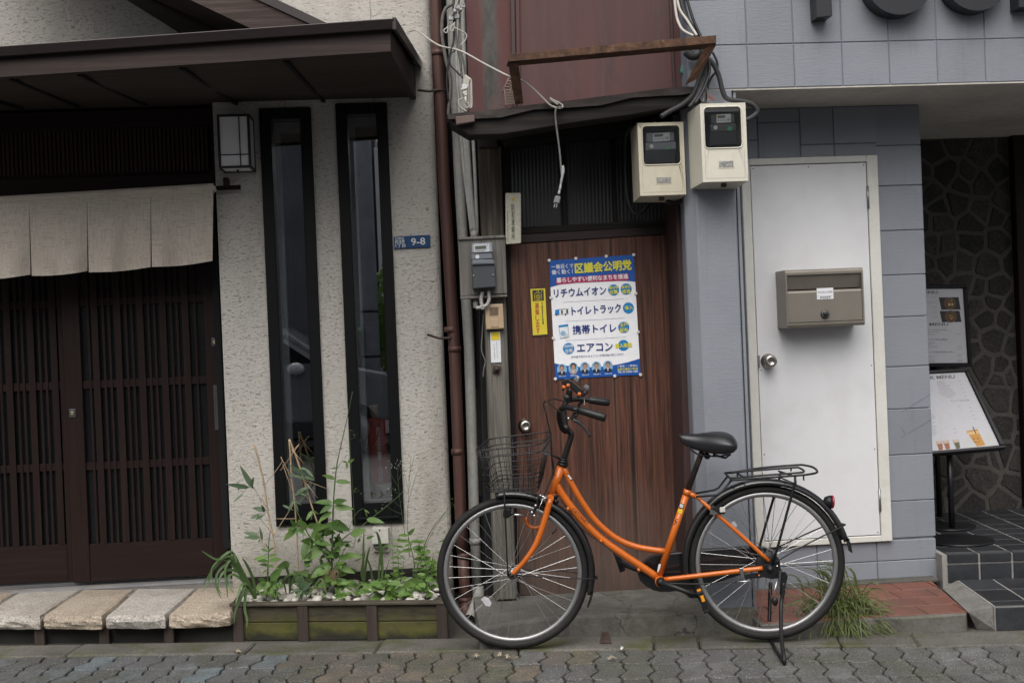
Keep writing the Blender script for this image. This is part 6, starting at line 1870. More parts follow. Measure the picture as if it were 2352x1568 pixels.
def add_leaf(parent, base, tip, kind, face=None, wscale=1.0):
    x = tip - base; L_ = x.length
    if L_ < 1e-4: return
    x.normalize()
    f = face or V((lr.uniform(-.5, .5), -1, lr.uniform(.1, 1.1)))
    z = (f - x * f.dot(x)).normalized(); y = z.cross(x)
    m = Matrix(((x.x, y.x, z.x, 0), (x.y, y.y, z.y, 0), (x.z, y.z, z.z, 0), (0, 0, 0, 1)))
    mw = Matrix.Translation(base) @ m @ Matrix.Diagonal((L_, L_ * wscale, L_ * .6, 1))
    place(lr.choice(LM[kind]), 'leaf', parent, mw)
def stem(parent, pts, r0_, r1_, m=None, name='stem'):
    s = spline(pts, 4); n = len(s)
    return MB().tube(s, [r0_ + (r1_ - r0_) * i / (n - 1) for i in range(n)], 6).build(name, m or m_stem, parent)
YA = 5.80
def Q(x, y, Y=YA): return P(*b3(x, y), Y)
def leafpx(parent, kind, items, Y=YA, jit=.03):
    for it in items:
        (bx_, by_), (tx, ty) = it[0], it[1]
        d = lr.uniform(-jit, jit)
        add_leaf(parent, Q(bx_, by_, Y), Q(tx, ty, Y + d - .02), kind + (it[2] if len(it) > 2 else 'm'))
pA = root('tall_weed', Q(1195, 1420, YA), 'tallest leafy weed mid planter with a thin shoot rising past the window', 'plant', 'plants in the planter box')
stem(pA, [Q(1190, 1420), Q(1192, 1250), Q(1200, 900), Q(1212, 620), Q(1240, 350), Q(1318, 0), Q(1375, -280)], .006, .0012)
stem(pA, [Q(1192, 1250), Q(1100, 1110), Q(1000, 1000), Q(930, 870), Q(870, 740)], .0055, .002)
stem(pA, [Q(1195, 1200), Q(1290, 1020), Q(1420, 930), Q(1600, 790), Q(1760, 660), Q(1820, 600)], .0035, .001)
stem(pA, [Q(1238, 400), Q(1290, 330), Q(1340, 350)], .0015, .001); stem(pA, [Q(1195, 1300), Q(1260, 1200), Q(1320, 1080)], .003, .0015)
stem(pA, [Q(1340, 960), Q(1370, 860), Q(1420, 780), Q(1480, 745)], .0015, .0008)
leafpx(pA, 'A', [((1218, 490), (1115, 452)), ((1225, 512), (1362, 512)), ((1235, 395), (1168, 402), 'n'), ((1335, 345), (1392, 314)), ((1330, 345), (1284, 335)), ((1325, 345), (1325, 408)),
    ((1195, 695), (1036, 690)), ((1208, 695), (1325, 676)), ((1208, 735), (1384, 750)), ((1192, 715), (1082, 795)), ((1192, 780), (1066, 860)), ((1200, 880), (1120, 885)), ((1206, 905), (1296, 965)), ((1192, 880), (1128, 925)), ((1205, 900), (1250, 850)),
    ((880, 915), (765, 1036)), ((880, 915), (795, 938)), ((880, 915), (890, 1005)), ((885, 920), (968, 985)), ((875, 905), (825, 845)), ((880, 905), (925, 835)),
    ((965, 935), (905, 850), 'w'), ((1020, 770), (965, 850)), ((1025, 770), (1085, 800)), ((1020, 770), (1010, 850), 'n'),
    ((1010, 1010), (1130, 925), 'w'), ((1030, 1035), (1195, 1070)), ((995, 1030), (920, 1192), 'w'), ((1100, 1108), (942, 1212), 'w'), ((1110, 1095), (975, 1085)), ((1120, 1110), (1185, 1155)), ((1060, 1060), (1060, 960)),
    ((1280, 1065), (1255, 985)), ((1295, 1055), (1378, 1100)), ((1360, 985), (1485, 935), 'w'), ((1290, 1040), (1215, 1075)), ((1300, 1160), (1440, 1165)), ((1240, 1190), (1225, 1105), 'w'), ((1250, 1180), (1380, 1180)),
    ((1225, 1240), (1400, 1322)), ((1230, 1250), (1280, 1345)), ((1225, 1235), (1310, 1225)), ((1190, 1255), (1000, 1345), 'w'), ((1195, 1270), (1085, 1365), 'w'), ((1185, 1240), (1090, 1270), 'w'),
    ((1200, 1400), (1450, 1480), 'w'), ((1210, 1390), (1345, 1400), 'w'), ((1195, 1390), (1060, 1440), 'w'), ((1200, 1400), (1290, 1470)), ((1500, 845), (1645, 862)), ((1595, 790), (1575, 762)), ((1480, 760), (1525, 790), 'n'), ((1485, 755), (1505, 830), 'n')])
for k in range(78):
    t = lr.random()
    c = V((lr.gauss(1190, 130), lr.uniform(880, 1440), 0))
    a = lr.uniform(-.6, 3.7)
    l_ = lr.uniform(50, 115)
    add_leaf(pA, Q(c.x, c.y, YA + lr.uniform(-.05, .12)), Q(c.x + l_ * math.cos(a), c.y + l_ * .55 * math.sin(a), YA + lr.uniform(-.1, .1)), 'A' + lr.choice('mmw'))
for k in range(40):
    c = V((lr.uniform(560, 1560), lr.uniform(1400, 1535), 0)); a = lr.uniform(0, 6.28); l_ = lr.uniform(40, 95)
    add_leaf(pA, Q(c.x, c.y, 5.68), Q(c.x + l_ * math.cos(a), c.y - abs(l_ * .6 * math.sin(a)), 5.66), lr.choice('AB') + lr.choice('mw'))
dr_ = MB()
for k in range(26):
    x = lr.uniform(1150, 1230); p = Q(x, 1290 + lr.uniform(-30, 60), YA - .03)
    dr_.ribbon([p, p + V((lr.uniform(-.02, .02), -.01, -.02)), p + V((lr.uniform(-.04, .03), -.02, -.05))], [.002, .004, .001], V((0, -1, 0)))
dr_.build('withered_leaf', mat('withered brown leaf', (.12, .085, .045), .9, var=.4, scale=30), pA, kind='stuff')
pB = root('broad_leaf_weed', Q(625, 1440, 5.72), 'small weed with broad base leaves at the left end of the planter', 'plant', 'plants in the planter box')
stem(pB, [Q(625, 1450, 5.72), Q(628, 1300, 5.72), Q(632, 1180, 5.72), Q(640, 1000, 5.72), Q(655, 960, 5.72)], .004, .0012)
leafpx(pB, 'A', [((628, 1180), (488, 1190)), ((630, 1180), (715, 1145)), ((632, 1130), (680, 1090)), ((630, 1130), (560, 1105)), ((628, 1210), (530, 1215)), ((632, 1210), (750, 1195)), ((626, 1250), (560, 1240)), ((634, 1250), (680, 1270)), ((632, 1105), (610, 1060), 'n'),
    ((626, 1290), (580, 1310)), ((650, 1390), (765, 1265), 'w'), ((620, 1400), (500, 1480), 'w'), ((628, 1390), (600, 1500), 'w'), ((640, 1400), (720, 1480), 'w'), ((610, 1500), (560, 1490), 'w'), ((615, 1400), (540, 1370), 'w'), ((640, 1440), (660, 1530), 'w')], 5.72)
pC = root('leafy_weed_clump', Q(1800, 1520, 5.76), 'dense clump of bright green weeds at the right end of the planter beside the wheel', 'plant', 'plants in the planter box')
for (xb_, yb2), pts in (((1880, 1500), [(1920, 1250), (1880, 1060), (1860, 960)]), ((1900, 1500), [(1960, 1220), (2060, 960), (2190, 780)]), ((1700, 1500), [(1690, 1400), (1660, 1330)]), ((2040, 1500), [(2060, 1300), (2090, 1150)]), ((1780, 1500), [(1800, 1380), (1830, 1220)])):
    stem(pC, [Q(xb_, yb2, 5.76)] + [Q(x, y, 5.78) for x, y in pts], .0035, .001)
leafpx(pC, 'A', [((1865, 985), (1925, 925)), ((1860, 985), (1780, 985)), ((1880, 1040), (1770, 1030)), ((1885, 1050), (1960, 1020)), ((1900, 1110), (1795, 1130)), ((1905, 1110), (1990, 1080)), ((1900, 1060), (1830, 1080)), ((1930, 1130), (2040, 1080))], 5.78)
for k in range(15):
    bx2 = lr.uniform(1620, 2120); ty = lr.uniform(1020, 1330) if bx2 > 1760 else lr.uniform(1280, 1400); tx2 = bx2 + lr.uniform(-90, 90); y2 = lr.uniform(5.70, 5.92)
    sp2 = [(bx2, 1530), ((bx2 + tx2) / 2 + lr.uniform(-30, 30), (1530 + ty) / 2), (tx2, ty)]
    stem(pC, [Q(x, y, y2) for x, y in sp2], .0028, .0008)
    nn2 = int((1530 - ty) / 46)
    for j in range(1, nn2 + 1):
        f = j / nn2
        x = (1 - f) ** 2 * sp2[0][0] + 2 * f * (1 - f) * sp2[1][0] + f * f * sp2[2][0]; y = 1530 + (ty - 1530) * f
        for q2 in range(2 if j < nn2 else 4):
            a = lr.choice((lr.uniform(-.35, .7), lr.uniform(2.5, 3.5))) if j < nn2 else lr.uniform(-.2, 3.3)
            l_ = lr.uniform(48, 92) * (1.05 - .35 * f)
            add_leaf(pC, Q(x, y, y2), Q(x + l_ * math.cos(a), y - l_ * .6 * math.sin(a), y2 + lr.uniform(-.05, .04)), lr.choice('ABB') + lr.choice('mmw'))
for k in range(46):
    x = lr.uniform(1530, 2090); y = lr.uniform(1390, 1530)
    a = lr.uniform(0, 6.28); l_ = lr.uniform(60, 120)
    add_leaf(pC, Q(x, y, 5.62 + lr.uniform(-.04, .06)), Q(x + l_ * math.cos(a), y + abs(l_ * .55 * math.sin(a)) * lr.choice((-1, 1, 1)) * .8, 5.58 + lr.uniform(-.05, .05)), 'B' + lr.choice('mw'))
pD = root('rosette_weed', Q(1240, 1540, 5.62), 'small bright rosette weed among the pebbles at the planter front', 'plant', 'plants in the planter box')
leafpx(pD, 'B', [((1245, 1530), (1190, 1510)), ((1245, 1530), (1300, 1495)), ((1245, 1525), (1225, 1450)), ((1245, 1530), (1265, 1455)), ((1245, 1535), (1210, 1555)), ((1245, 1535), (1262, 1562)), ((1245, 1530), (1310, 1530))], 5.6, .01)
pE = root('silvery_weed', Q(930, 1500, 5.68), 'low grey green weed with long narrow leaves among the pebbles', 'plant', 'plants in the planter box')
leafpx(pE, 'C', [((930, 1460), (860, 1400), 'n'), ((930, 1460), (880, 1340)), ((935, 1460), (925, 1330)), ((935, 1465), (1010, 1400)), ((930, 1470), (920, 1565)), ((940, 1470), (1020, 1500), 'n'), ((925, 1465), (850, 1470)), ((935, 1470), (985, 1540), 'n'), ((930, 1460), (960, 1380), 'n'), ((928, 1465), (880, 1530))], 5.66)
# bamboo canes with a few leaves
for lab, pts, twigs, lvs in (
    ('leaning dry cane with hanging leaves nearest the sliding doors', [(508, 190), (560, 380), (600, 560), (630, 780), (675, 990), (690, 1120), (708, 1290)],
     [[(600, 545), (690, 430), (760, 330)], [(618, 740), (540, 620), (470, 560), (400, 620)], [(660, 960), (570, 850), (500, 800)], [(680, 990), (760, 860), (850, 720)], [(600, 1090), (560, 1010), (540, 960)]],
     [((500, 575), (380, 370), 'n'), ((465, 565), (258, 535), 'n'), ((480, 560), (505, 475)), ((410, 620), (318, 695), 'n'), ((370, 590), (365, 520), 'n'), ((610, 770), (485, 740)), ((600, 780), (570, 720)), ((560, 800), (470, 840)), ((590, 810), (515, 850)), ((550, 1000), (412, 945)), ((555, 1010), (420, 1000)), ((580, 1030), (560, 915), 'n'), ((560, 1020), (545, 1048))]),
    ('upright dry cane meeting the slanting one at the top', [(816, 140), (828, 300), (838, 500), (865, 700), (878, 900), (890, 1130), (896, 1332)],
     [[(835, 480), (745, 300), (760, 340)], [(840, 250), (905, 182)], [(850, 620), (760, 360)], [(880, 840), (700, 840)], [(740, 415), (905, 185)]],
     [((760, 720), (850, 760), 'n'), ((870, 660), (800, 770), 'n'), ((870, 700), (900, 780), 'n'), ((870, 640), (920, 620)), ((860, 640), (970, 560), 'n'), ((880, 600), (970, 640), 'n'), ((870, 690), (930, 720), 'n')]),
    ('slanting dry cane with drooping leaves below the left window', [(818, 140), (880, 300), (940, 480), (1000, 680), (1060, 860), (1110, 1000), (1140, 1100)],
     [[(840, 230), (950, 360)], [(955, 500), (1160, 580)], [(960, 520), (1070, 660)], [(1080, 860), (1150, 1000)], [(1000, 1190), (1030, 1260)]],
     [((965, 460), (808, 360), 'n'), ((955, 490), (800, 440), 'n'), ((950, 470), (1040, 500)), ((960, 400), (1035, 480), 'n'), ((970, 410), (905, 385)), ((980, 560), (880, 600), 'n'), ((985, 570), (905, 700), 'n')])):
    c = root('dry_cane', Q(*pts[-1], 5.9), lab, 'cane', 'dry canes in the planter box')
    stem(c, [Q(x, y, 5.9) for x, y in pts], .0048, .003, m_cane, 'cane_stalk')
    for x, y in pts[1:-1]:
        p = Q(x, y, 5.9); MB().ball(p, (.0058, .0058, .003), 8).build('cane_node', m_cane, c)
    for tw in twigs: stem(c, [Q(x, y, 5.885) for x, y in tw], .0022, .0012, m_cane, 'twig')
    leafpx(c, 'C', lvs, 5.87)
# wispy flowering weeds
for lab, pts, br, fl in (
    ('wispy weed with tiny white flowers in front of the right window', [(1840, 1000), (1820, 860), (1790, 650), (1775, 480), (1770, 360)],
     [[(1782, 560), (1730, 480), (1690, 360)], [(1778, 500), (1820, 420), (1835, 380)], [(1800, 740), (1740, 680), (1700, 600)], [(1795, 700), (1850, 640), (1900, 480)], [(1788, 640), (1720, 560)], [(1775, 420), (1800, 350)], [(1810, 800), (1720, 760), (1665, 720)]], (1660, 1840, 330, 860)),
    ('thin wispy weed leaning over the downpipe side of the planter', [(1880, 1180), (1860, 900), (1870, 600), (1890, 300)], [[(1866, 700), (1950, 420), (2040, 340)], [(1868, 600), (1830, 420)], [(1870, 480), (1920, 300)]], (1830, 2040, 280, 600)),
    ('thin grass stalk arching toward the brown downpipe', [(1980, 1180), (2080, 960), (2190, 790), (2260, 690)], [[(2190, 790), (2265, 805)], [(2230, 730), (2255, 740)]], (2220, 2275, 680, 820)),
    ('fine seed stalks between the two tall windows', [(1375, 1100), (1400, 1000), (1380, 620), (1352, 110), (1385, 70)], [[(1356, 140), (1410, 120)], [(1378, 600), (1415, 565)], [(1380, 610), (1432, 600)], [(1384, 690), (1375, 695)]], (1350, 1430, 60, 700))):
    wv_ = root('wispy_weed', Q(*pts[0], 5.84), lab, 'plant', 'plants in the planter box')
    stem(wv_, [Q(x, y, 5.84) for x, y in pts], .0014, .0006)
    for b in br: stem(wv_, [Q(x, y, 5.84) for x, y in b], .0009, .0005, name='twig')
    fm = MB(); rq = random.Random(len(lab))
    ends = [b[-1] for b in br] + [pts[-1]]
    for k in range(30 if len(br) > 5 else 10):
        ex2, ey2 = rq.choice(ends)
        fm.ball(Q(ex2 + rq.uniform(-34, 34), ey2 + rq.uniform(-30, 40), 5.83), rq.uniform(.0012, .0026), 6)
    fm.build('tiny_flower', m_flat('white flower', (.55, .55, .5)) if len(br) > 5 else m_flat('seed head', (.25, .22, .1)), wv_, kind='stuff')
# grasses
def grass(name, lab, base, blades, m, w, grp=None, Y=5.62, asone=False):
    g = root(name, base, lab, 'plant', grp)
    acc = MB()
    for pts in blades:
        s = spline(pts, 4); n = len(s)
        b = acc if asone else MB()
        nr = V((lr.uniform(-.6, .6), -1, lr.uniform(.2, .9)))
        b.ribbon(s, [w * (math.sin(math.pi * (.12 + .86 * i / (n - 1))) ** .7) + .0006 for i in range(n)], nr)
        if not asone: b.build('blade', m, g, fix=False)
    if asone: acc.build('blade', m, g, kind='stuff', fix=False)
    return g
gb_ = [[(520, 1540), (440, 1400), (330, 1220), (240, 1180), (140, 1290), (105, 1400), (45, 1490)], [(520, 1540), (430, 1380), (345, 1200), (300, 1130), (210, 1190), (130, 1290), (150, 1420)], [(520, 1540), (440, 1380), (340, 1220), (290, 1210), (250, 1300), (265, 1430), (275, 1540)],
       [(525, 1545), (430, 1360), (320, 1240), (245, 1250), (180, 1330), (170, 1430), (215, 1540)], [(520, 1540), (400, 1330), (300, 1170), (180, 1200), (45, 1122)], [(525, 1545), (470, 1420), (400, 1290), (330, 1150), (345, 1190), (350, 1230)],
       [(520, 1540), (410, 1390), (320, 1330), (270, 1370), (290, 1440), (325, 1490)], [(515, 1540), (450, 1420), (420, 1440), (400, 1520), (345, 1640), (330, 1760)], [(510, 1545), (455, 1460), (430, 1520), (425, 1640), (445, 1730), (440, 1800)], [(520, 1545), (470, 1430), (400, 1420), (370, 1500), (345, 1590)],
       [(525, 1545), (500, 1380), (450, 1260), (400, 1180)], [(520, 1540), (420, 1350), (300, 1290), (220, 1330), (190, 1440), (215, 1500)], [(520, 1540), (380, 1330), (250, 1200), (150, 1280), (60, 1420)]]
grass('arching_grass', 'arching grass clump drooping over the granite step at the left end of the planter', Q(520, 1540, 5.6),
      [[Q(x, y, 5.62 - .10 * (i / (len(b) - 1))) for i, (x, y) in enumerate(b)] for b in gb_], m_blade, .013, 'plants in the planter box')
gb_ = [[(1475, 1400), (1470, 1200), (1475, 950)], [(1480, 1400), (1500, 1200), (1530, 1080)], [(1640, 1500), (1630, 1200), (1600, 990), (1560, 955)], [(1610, 1500), (1610, 1250), (1640, 1110), (1700, 1075), (1790, 1160), (1840, 1200)], [(1470, 1400), (1455, 1300), (1490, 1120)],
       [(1640, 1400), (1700, 1200)], [(1560, 1500), (1540, 1300), (1500, 1180)], [(1600, 1500), (1640, 1300), (1620, 1050), (1590, 950)], [(820, 1500), (815, 1350), (790, 1250), (830, 1230)], [(790, 1500), (760, 1380), (720, 1430), (700, 1560)], [(1000, 1500), (1090, 1370), (1130, 1440), (1140, 1500)],
       [(690, 1500), (680, 1430), (690, 1600)], [(740, 1450), (790, 1350), (870, 1320)], [(820, 1480), (860, 1360), (930, 1350)], [(1000, 1350), (1060, 1270), (1150, 1250)], [(690, 1480), (720, 1560), (715, 1690), (700, 1720)]]
grass('long_grass', 'long upright grass blades scattered through the middle of the planter', Q(1560, 1480, 5.7), [[Q(x, y, 5.74 - .03 * i) for i, (x, y) in enumerate(b)] for b in gb_], m_blade, .011, 'plants in the planter box')
# bamboo grass tuft by the rear wheel
gr_ = random.Random(17); bl_ = []
tuft = G(*b8(1040, 900), .0)
for k in range(900):
    bx0 = tuft + V((gr_.gauss(0, .05), -.005 + gr_.uniform(-.05, .012), gr_.uniform(0, .05)))
    a = gr_.gauss(0, .75); L_ = gr_.uniform(.08, .20)
    o = V((math.sin(a), gr_.uniform(-.9, .1) * math.cos(a), 0)) * L_
    if k < 50:                              # the taller stems leaning left
        o = V((-gr_.uniform(.3, .9), .1, 0)) * .12; hgt = gr_.uniform(.16, .30); tip = .95
    elif k < 240: hgt = L_ * gr_.uniform(.5, 1.1); tip = gr_.uniform(.3, .9)
    else: hgt = L_ * gr_.uniform(.05, .5); tip = gr_.uniform(-.8, .2)
    e1 = bx0 + o * 1.15 + V((0, 0, hgt * tip)); e1.z = max(e1.z, .012)
    bl_.append([bx0, bx0 + o * .4 + V((0, 0, hgt * .75)), bx0 + o * .8 + V((0, 0, hgt * (.75 + .2 * tip))), e1])
grass('grass_tuft', 'bushy tuft of grassy bamboo leaves growing from the kerb behind the rear wheel', tuft, bl_, m_leaf('tuft blade', (.04, .065, .018), (.11, .135, .042)), .0052, None, asone=True)
# litter on the kerb
m_lit = mat('dry litter', (.3, .25, .18), .9, var=.4, scale=30)
for k, (x, y, lab) in enumerate(((1150, 1503, 'curled pale dead leaf under the front tyre'), (1165, 1507, 'shred of pale dry leaf on the kerb under the front wheel'), (1093, 1505, 'curled dry stem on the kerb left of the front tyre'), (545, 1495, 'crumpled dry leaf at the foot of the planter'), (1430, 1488, 'scrap of white debris on the kerb under the frame'), (1405, 1511, 'fallen yellow straw on the pavers'))):
    c = G(x, y, .012); m = MB()
    for j in range(3):
        a = R.uniform(0, 6.28); e_ = V((math.cos(a), math.sin(a), 0)) * R.uniform(.012, .025)
        m.ribbon([c - e_, c + V((0, 0, R.uniform(.004, .012))), c + e_], [.004, .014, .003], V((R.uniform(-.4, .4), R.uniform(-.4, .4), 1)))
    m.build('dead_leaf', m_lit if k != 4 else m_flat('white scrap', (.6, .6, .58)), label=lab, cat='litter', fix=False)
ipl = [G(*b6(x, y), .006) for x, y in ((1508, 1290), (1590, 1285), (1604, 1342), (1498, 1340))]
ip = MB(); ip.prism(ipl, (0, 0, .006)); ip.prism([ipl[0] + V((.004, .004, .006)), ipl[1] + V((-.004, .004, .006)), ipl[1] + V((-.004, .010, .006)), ipl[0] + V((.004, .010, .006))], (0, 0, .018))
ip.build('iron_plate', m_rust_, label='small rusty iron plate on the kerb under the bicycle frame', cat='iron plate')

# ================================================================== BICYCLE
fc = G(1177, 1490, .006)
rc = P(1760, 1290, 1.0)
# rear wheel stands nearer the street; its hub distance follows from its size in view
WR = .33
d_ = ray(1760, 1290); zz_ = WR / 178.0 * F
rc = EYE + d_ * (zz_ / F)
be = V((rc.x - fc.x, rc.y - fc.y, 0)).normalized()
bn = V((be.y, -be.x, 0))
if bn.y > 0: bn = -bn                       # towards the street
bk_root = V((fc.x, fc.y, .0))
def BP(x, y, off=0.0):
    d = ray(x, y)
    o = V((fc.x, fc.y, 0)) + bn * off
    return EYE + d * ((o - EYE).dot(bn) / d.dot(bn))
def BL(f, off, *pts): return [BP(*f(x, y), off) for x, y in pts]
fh, rh = BP(1177.6, 1317.5), BP(1760, 1291)
fh.z = .006 + WR + .001
bike = root('bicycle', bk_root, 'orange step-through city bicycle with black wire basket on its stand', 'bicycle')
m_or = m_tint('orange bicycle paint', (.52, .118, .010), .3, 0, coat=.35, spec=.45)
m_bkp = m_tint('black bicycle enamel', (.011, .011, .012), .25, 0, coat=.5, spec=.5)
m_rb = mat('tyre rubber', (.0115, .011, .011), .7, var=.25, scale=12, bump=.2, bscale=200, dirt=.3, dscale=12, dcol=(.035, .032, .03), spec=.35)
m_rim_ = m_tint('aluminium rim', (.33, .33, .335), .42, .8)
m_ch = m_tint('bright steel', (.62, .62, .62), .22, 1)
m_pl = m_tint('black plastic part', (.010, .010, .011), .45, spec=.35)
m_gr_ = m_tint('grey plastic jaw', (.12, .125, .135), .6)
ez = V((0, 0, 1))
def circ(c, r, n=64, off=0): return [c + be * (r * math.cos(2 * math.pi * i / n)) + ez * (r * math.sin(2 * math.pi * i / n)) + bn * off for i in range(n)]
spk = MB().tube([(0, 0, 0), (0, 0, 1)], 1.0, 5).mesh('spoke', m_ch, V((0, 0, 0)))
def wheel(name, c, lab, hub_r, ph):
    w = root(name, c, lab, parent=bike)
    MB().tube(circ(c, WR - .0175), .0175, 12, closed=True).build('tyre', m_rb, w)
    rm = MB(); n = 64
    prof = [(.302, -.011), (.302, .011), (.283, .0125), (.281, .004), (.279, 0), (.281, -.004), (.283, -.0125)]
    vs, fs = [], []
    for i in range(n):
        a = 2 * math.pi * i / n
        for r_, o in prof: vs.append(c + be * (r_ * math.cos(a)) + ez * (r_ * math.sin(a)) + bn * o)
    k = len(prof)
    for i in range(n):
        for j in range(k): fs.append([i * k + j, i * k + (j + 1) % k, ((i + 1) % n) * k + (j + 1) % k, ((i + 1) % n) * k + j])
    rm.add(vs, fs, True); rm.build('rim', m_rim_, w)
    MB().lathe(c - bn * .046, bn, [(.004, -.016), (.004, 0), (.022, .002), (.022, .008), (.011, .012), (.011, .080), (.022, .084), (.022, .090), (.004, .092), (.004, .108)], 16).build('hub', m_ch, w)
    for i in range(36):
        side = 1 if i % 2 else -1
        a = 2 * math.pi * (i + ph) / 36
        tw = .95 if (i // 2) % 2 else -.95
        h_ = c + be * (.021 * math.cos(a + tw)) + ez * (.021 * math.sin(a + tw)) + bn * (.034 * side)
        r_ = c + be * (.283 * math.cos(a)) + ez * (.283 * math.sin(a))
        v = r_ - h_; L_ = v.length
        mw = Matrix.Translation(h_) @ v.to_track_quat('Z', 'Y').to_matrix().to_4x4() @ Matrix.Diagonal((.00125, .00125, L_, 1))
        place(spk, 'spoke', w, mw)
    va = 2 * math.pi * (.02 if ph else .13)
    return w
fwl = wheel('wheel', fh, 'front wheel', .022, .3)
rwl = wheel('wheel', rh, 'rear wheel raised on the stand', .03, .0)
def tube(name, pts, r, m, par=None, n=12, sp=0): 
    p = spline(pts, sp) if sp else pts
    return MB().tube(p, r, n).build(name, m, par or bike)
# frame
frm = root('frame', BP(*b6(2025, 780)), parent=bike)
head = BL(b5, 0, (1163, 1035), (1073, 1303))
tube('head_tube', head, .0185, m_or, frm, 16)
tube('top_tube', BL(b6, 0, (1165, -235), (1290, 0), (1395, 165), (1470, 262), (1560, 345), (1640, 405), (1720, 448), (1810, 480), (1900, 500), (2082, 526)), .0128, m_or, frm, 12, 3)
tube('down_tube', BL(b6, 0, (1105, -85), (1190, 55), (1330, 235), (1500, 405), (1700, 548), (1850, 648), (2005, 752)), .0162, m_or, frm, 14, 3)
tube('seat_tube', BL(b7, 0, (462, 722), (215, 1462)), .0148, m_or, frm, 14)
MB().lathe(BP(*b6(2028, 782)) - bn * .036, bn, [(.021, 0), (.021, .072)], 18).build('bottom_bracket', m_or, frm)
MB().tube(BL(b7, 0, (468, 705), (455, 752)), .0172, 14).build('seat_collar', m_or, frm)
for s in (1, -1):
    st = [BP(*b7(545, 762), .022 * s), BP(*b7(640, 850), .045 * s), BP(*b7(900, 1075), .058 * s), BP(*b7(1185, 1335), .066 * s)]
    tube('seat_stay', st, .0085, m_or, frm, 10, 3)
    cs = [BP(*c4(425, 525), .022 * s), BP(*c4(760, 487), .045 * s), BP(*c4(1270, 428), .060 * s), BP(*c4(1530, 398), .066 * s)]
    tube('chain_stay', cs, [.0108] * 12 + [.0095], m_or, frm, 10, 4) if False else tube('chain_stay', cs, .0105, m_or, frm, 10, 4)
tube('stay_bridge', [BP(*b7(545, 762), .03), BP(*b7(545, 762), -.03)], .008, m_or, frm)
tube('seat_lug', BL(b7, 0, (480, 738), (545, 768)), .010, m_or, frm)
# fork
fk = root('fork', BP(*b6(1065, 60)), parent=bike)
for s in (1, -1):
    fb = [BP(*b6(1062, 62), .034 * s), BP(*b6(1002, 285), .046 * s), BP(*b6(945, 440), .050 * s), BP(*b6(895, 530), .051 * s), BP(*b6(820, 628), .052 * s), BP(*b6(712, 742), .053 * s)]
    tube('fork_blade', fb, [.0145 - .005 * i / 20 for i in range(21)], m_or, fk, 12, 4)
MB().tube([BP(*b6(1062, 52), .046), BP(*b6(1062, 52), -.046)], .0155, 12).build('fork_crown', m_or, fk)
MB().tube(BL(b6, 0, (1088, 10), (1062, 66)), .018, 14).build('steerer', m_or, fk)
for s in (1, -1): MB().lathe(fh + bn * (.05 * s), bn * s, [(.012, 0), (.012, .006), (.009, .008), (.009, .02), (.005, .024)], 12).build('axle_nut', m_pl, fk)
MB().tube(BL(b5, 0, (1092, 1287), (1082, 1318)), .0215, 16).build('lower_headset', m_pl, frm)
for a, b, r_ in (((1168, 1035), (1173, 1015), .024), ((1173, 1012), (1178, 990), .021), ((1178, 988), (1181, 972), .018)):
    MB().tube(BL(b5, 0, a, b), r_, 16).build('upper_headset', m_pl, frm)
# stem and handlebar
tube('quill_stem', [BP(*b5(1182, 985)), BP(*b5(1215, 880)), BP(*b5(1247, 772)), BP(*b5(1238, 742)), BP(*b5(1198, 712), .0)], .0125, m_pl, bike, 12, 3)
hb_ = root('handlebar', BP(*b5(1200, 712)), parent=bike)
MB().lathe(BP(*c3(470, 1260)) - bn * .028, bn, [(.019, 0), (.019, .056)], 16).build('bar_clamp', m_pl, hb_)
tube('bar', [BP(*c3(470, 1270), .02), BP(*c3(420, 1285), .04), BP(*c3(355, 1150), .075), BP(*c3(318, 960), .11), BP(*c3(345, 850), .15), BP(*c3(440, 775), .19), BP(*c3(600, 790), .22), BP(*c3(790, 840), .245), BP(*c3(1000, 905), .255)], .0115, m_pl, hb_, 12, 4)
tube('bar', [BP(*c3(470, 1270), -.02), BP(*c3(470, 1200), -.04), BP(*c3(450, 1050), -.075), BP(*c3(430, 850), -.12), BP(*c3(450, 700), -.17), BP(*c3(540, 620), -.21), BP(*c3(700, 590), -.235), BP(*c3(900, 600), -.25), BP(*c3(1100, 620), -.255)], .0115, m_pl, hb_, 12, 4)
m_grip = m_tint('black rubber grip', (.011, .011, .012), .45, spec=.4)
g = [BP(*c3(x, y), o) for x, y, o in ((780, 835, .245), (800, 842, .246), (1000, 905, .255), (1200, 965, .262), (1340, 1005, .267), (1372, 1014, .268))]
MB().tube(g, [.012, .0155, .0165, .0172, .0172, .014], 14).build('grip', m_grip, hb_)
g = [BP(*c3(x, y), o) for x, y, o in ((985, 605, -.252), (1010, 610, -.252), (1150, 630, -.257), (1300, 650, -.262), (1430, 668, -.266), (1450, 670, -.267))]
MB().tube(g, [.012, .0155, .0165, .017, .017, .014], 14).build('grip', m_grip, hb_)
lv = root('brake_lever', BP(*c3(680, 960), .23), parent=bike)
MB().prism([BP(*c3(x, y), .245) for x, y in ((640, 890), (770, 900), (720, 1000), (725, 1075), (660, 1095), (560, 1030))], -bn * .018).build('lever_body', m_pl, lv, bev=.003)
lp_ = spline([BP(*c3(x, y), .24) for x, y in ((640, 1060), (740, 1100), (840, 1180), (930, 1290), (985, 1370), (1008, 1412))], 4)
MB().tube(lp_, [.0085 - .0035 * min(1, i / 12) for i in range(len(lp_))], 10).build('lever_blade', m_tint('dark lever grey', (.05, .052, .055), .35, .4), lv)
MB().ball(BP(*c3(1005, 1408), .24), .0065, 8).build('lever_tip', m_pl, lv)
MB().tube([BP(*c3(690, 870), .245), BP(*c3(700, 780), .245)], .016, 12).build('lever_clamp', m_pl, lv)
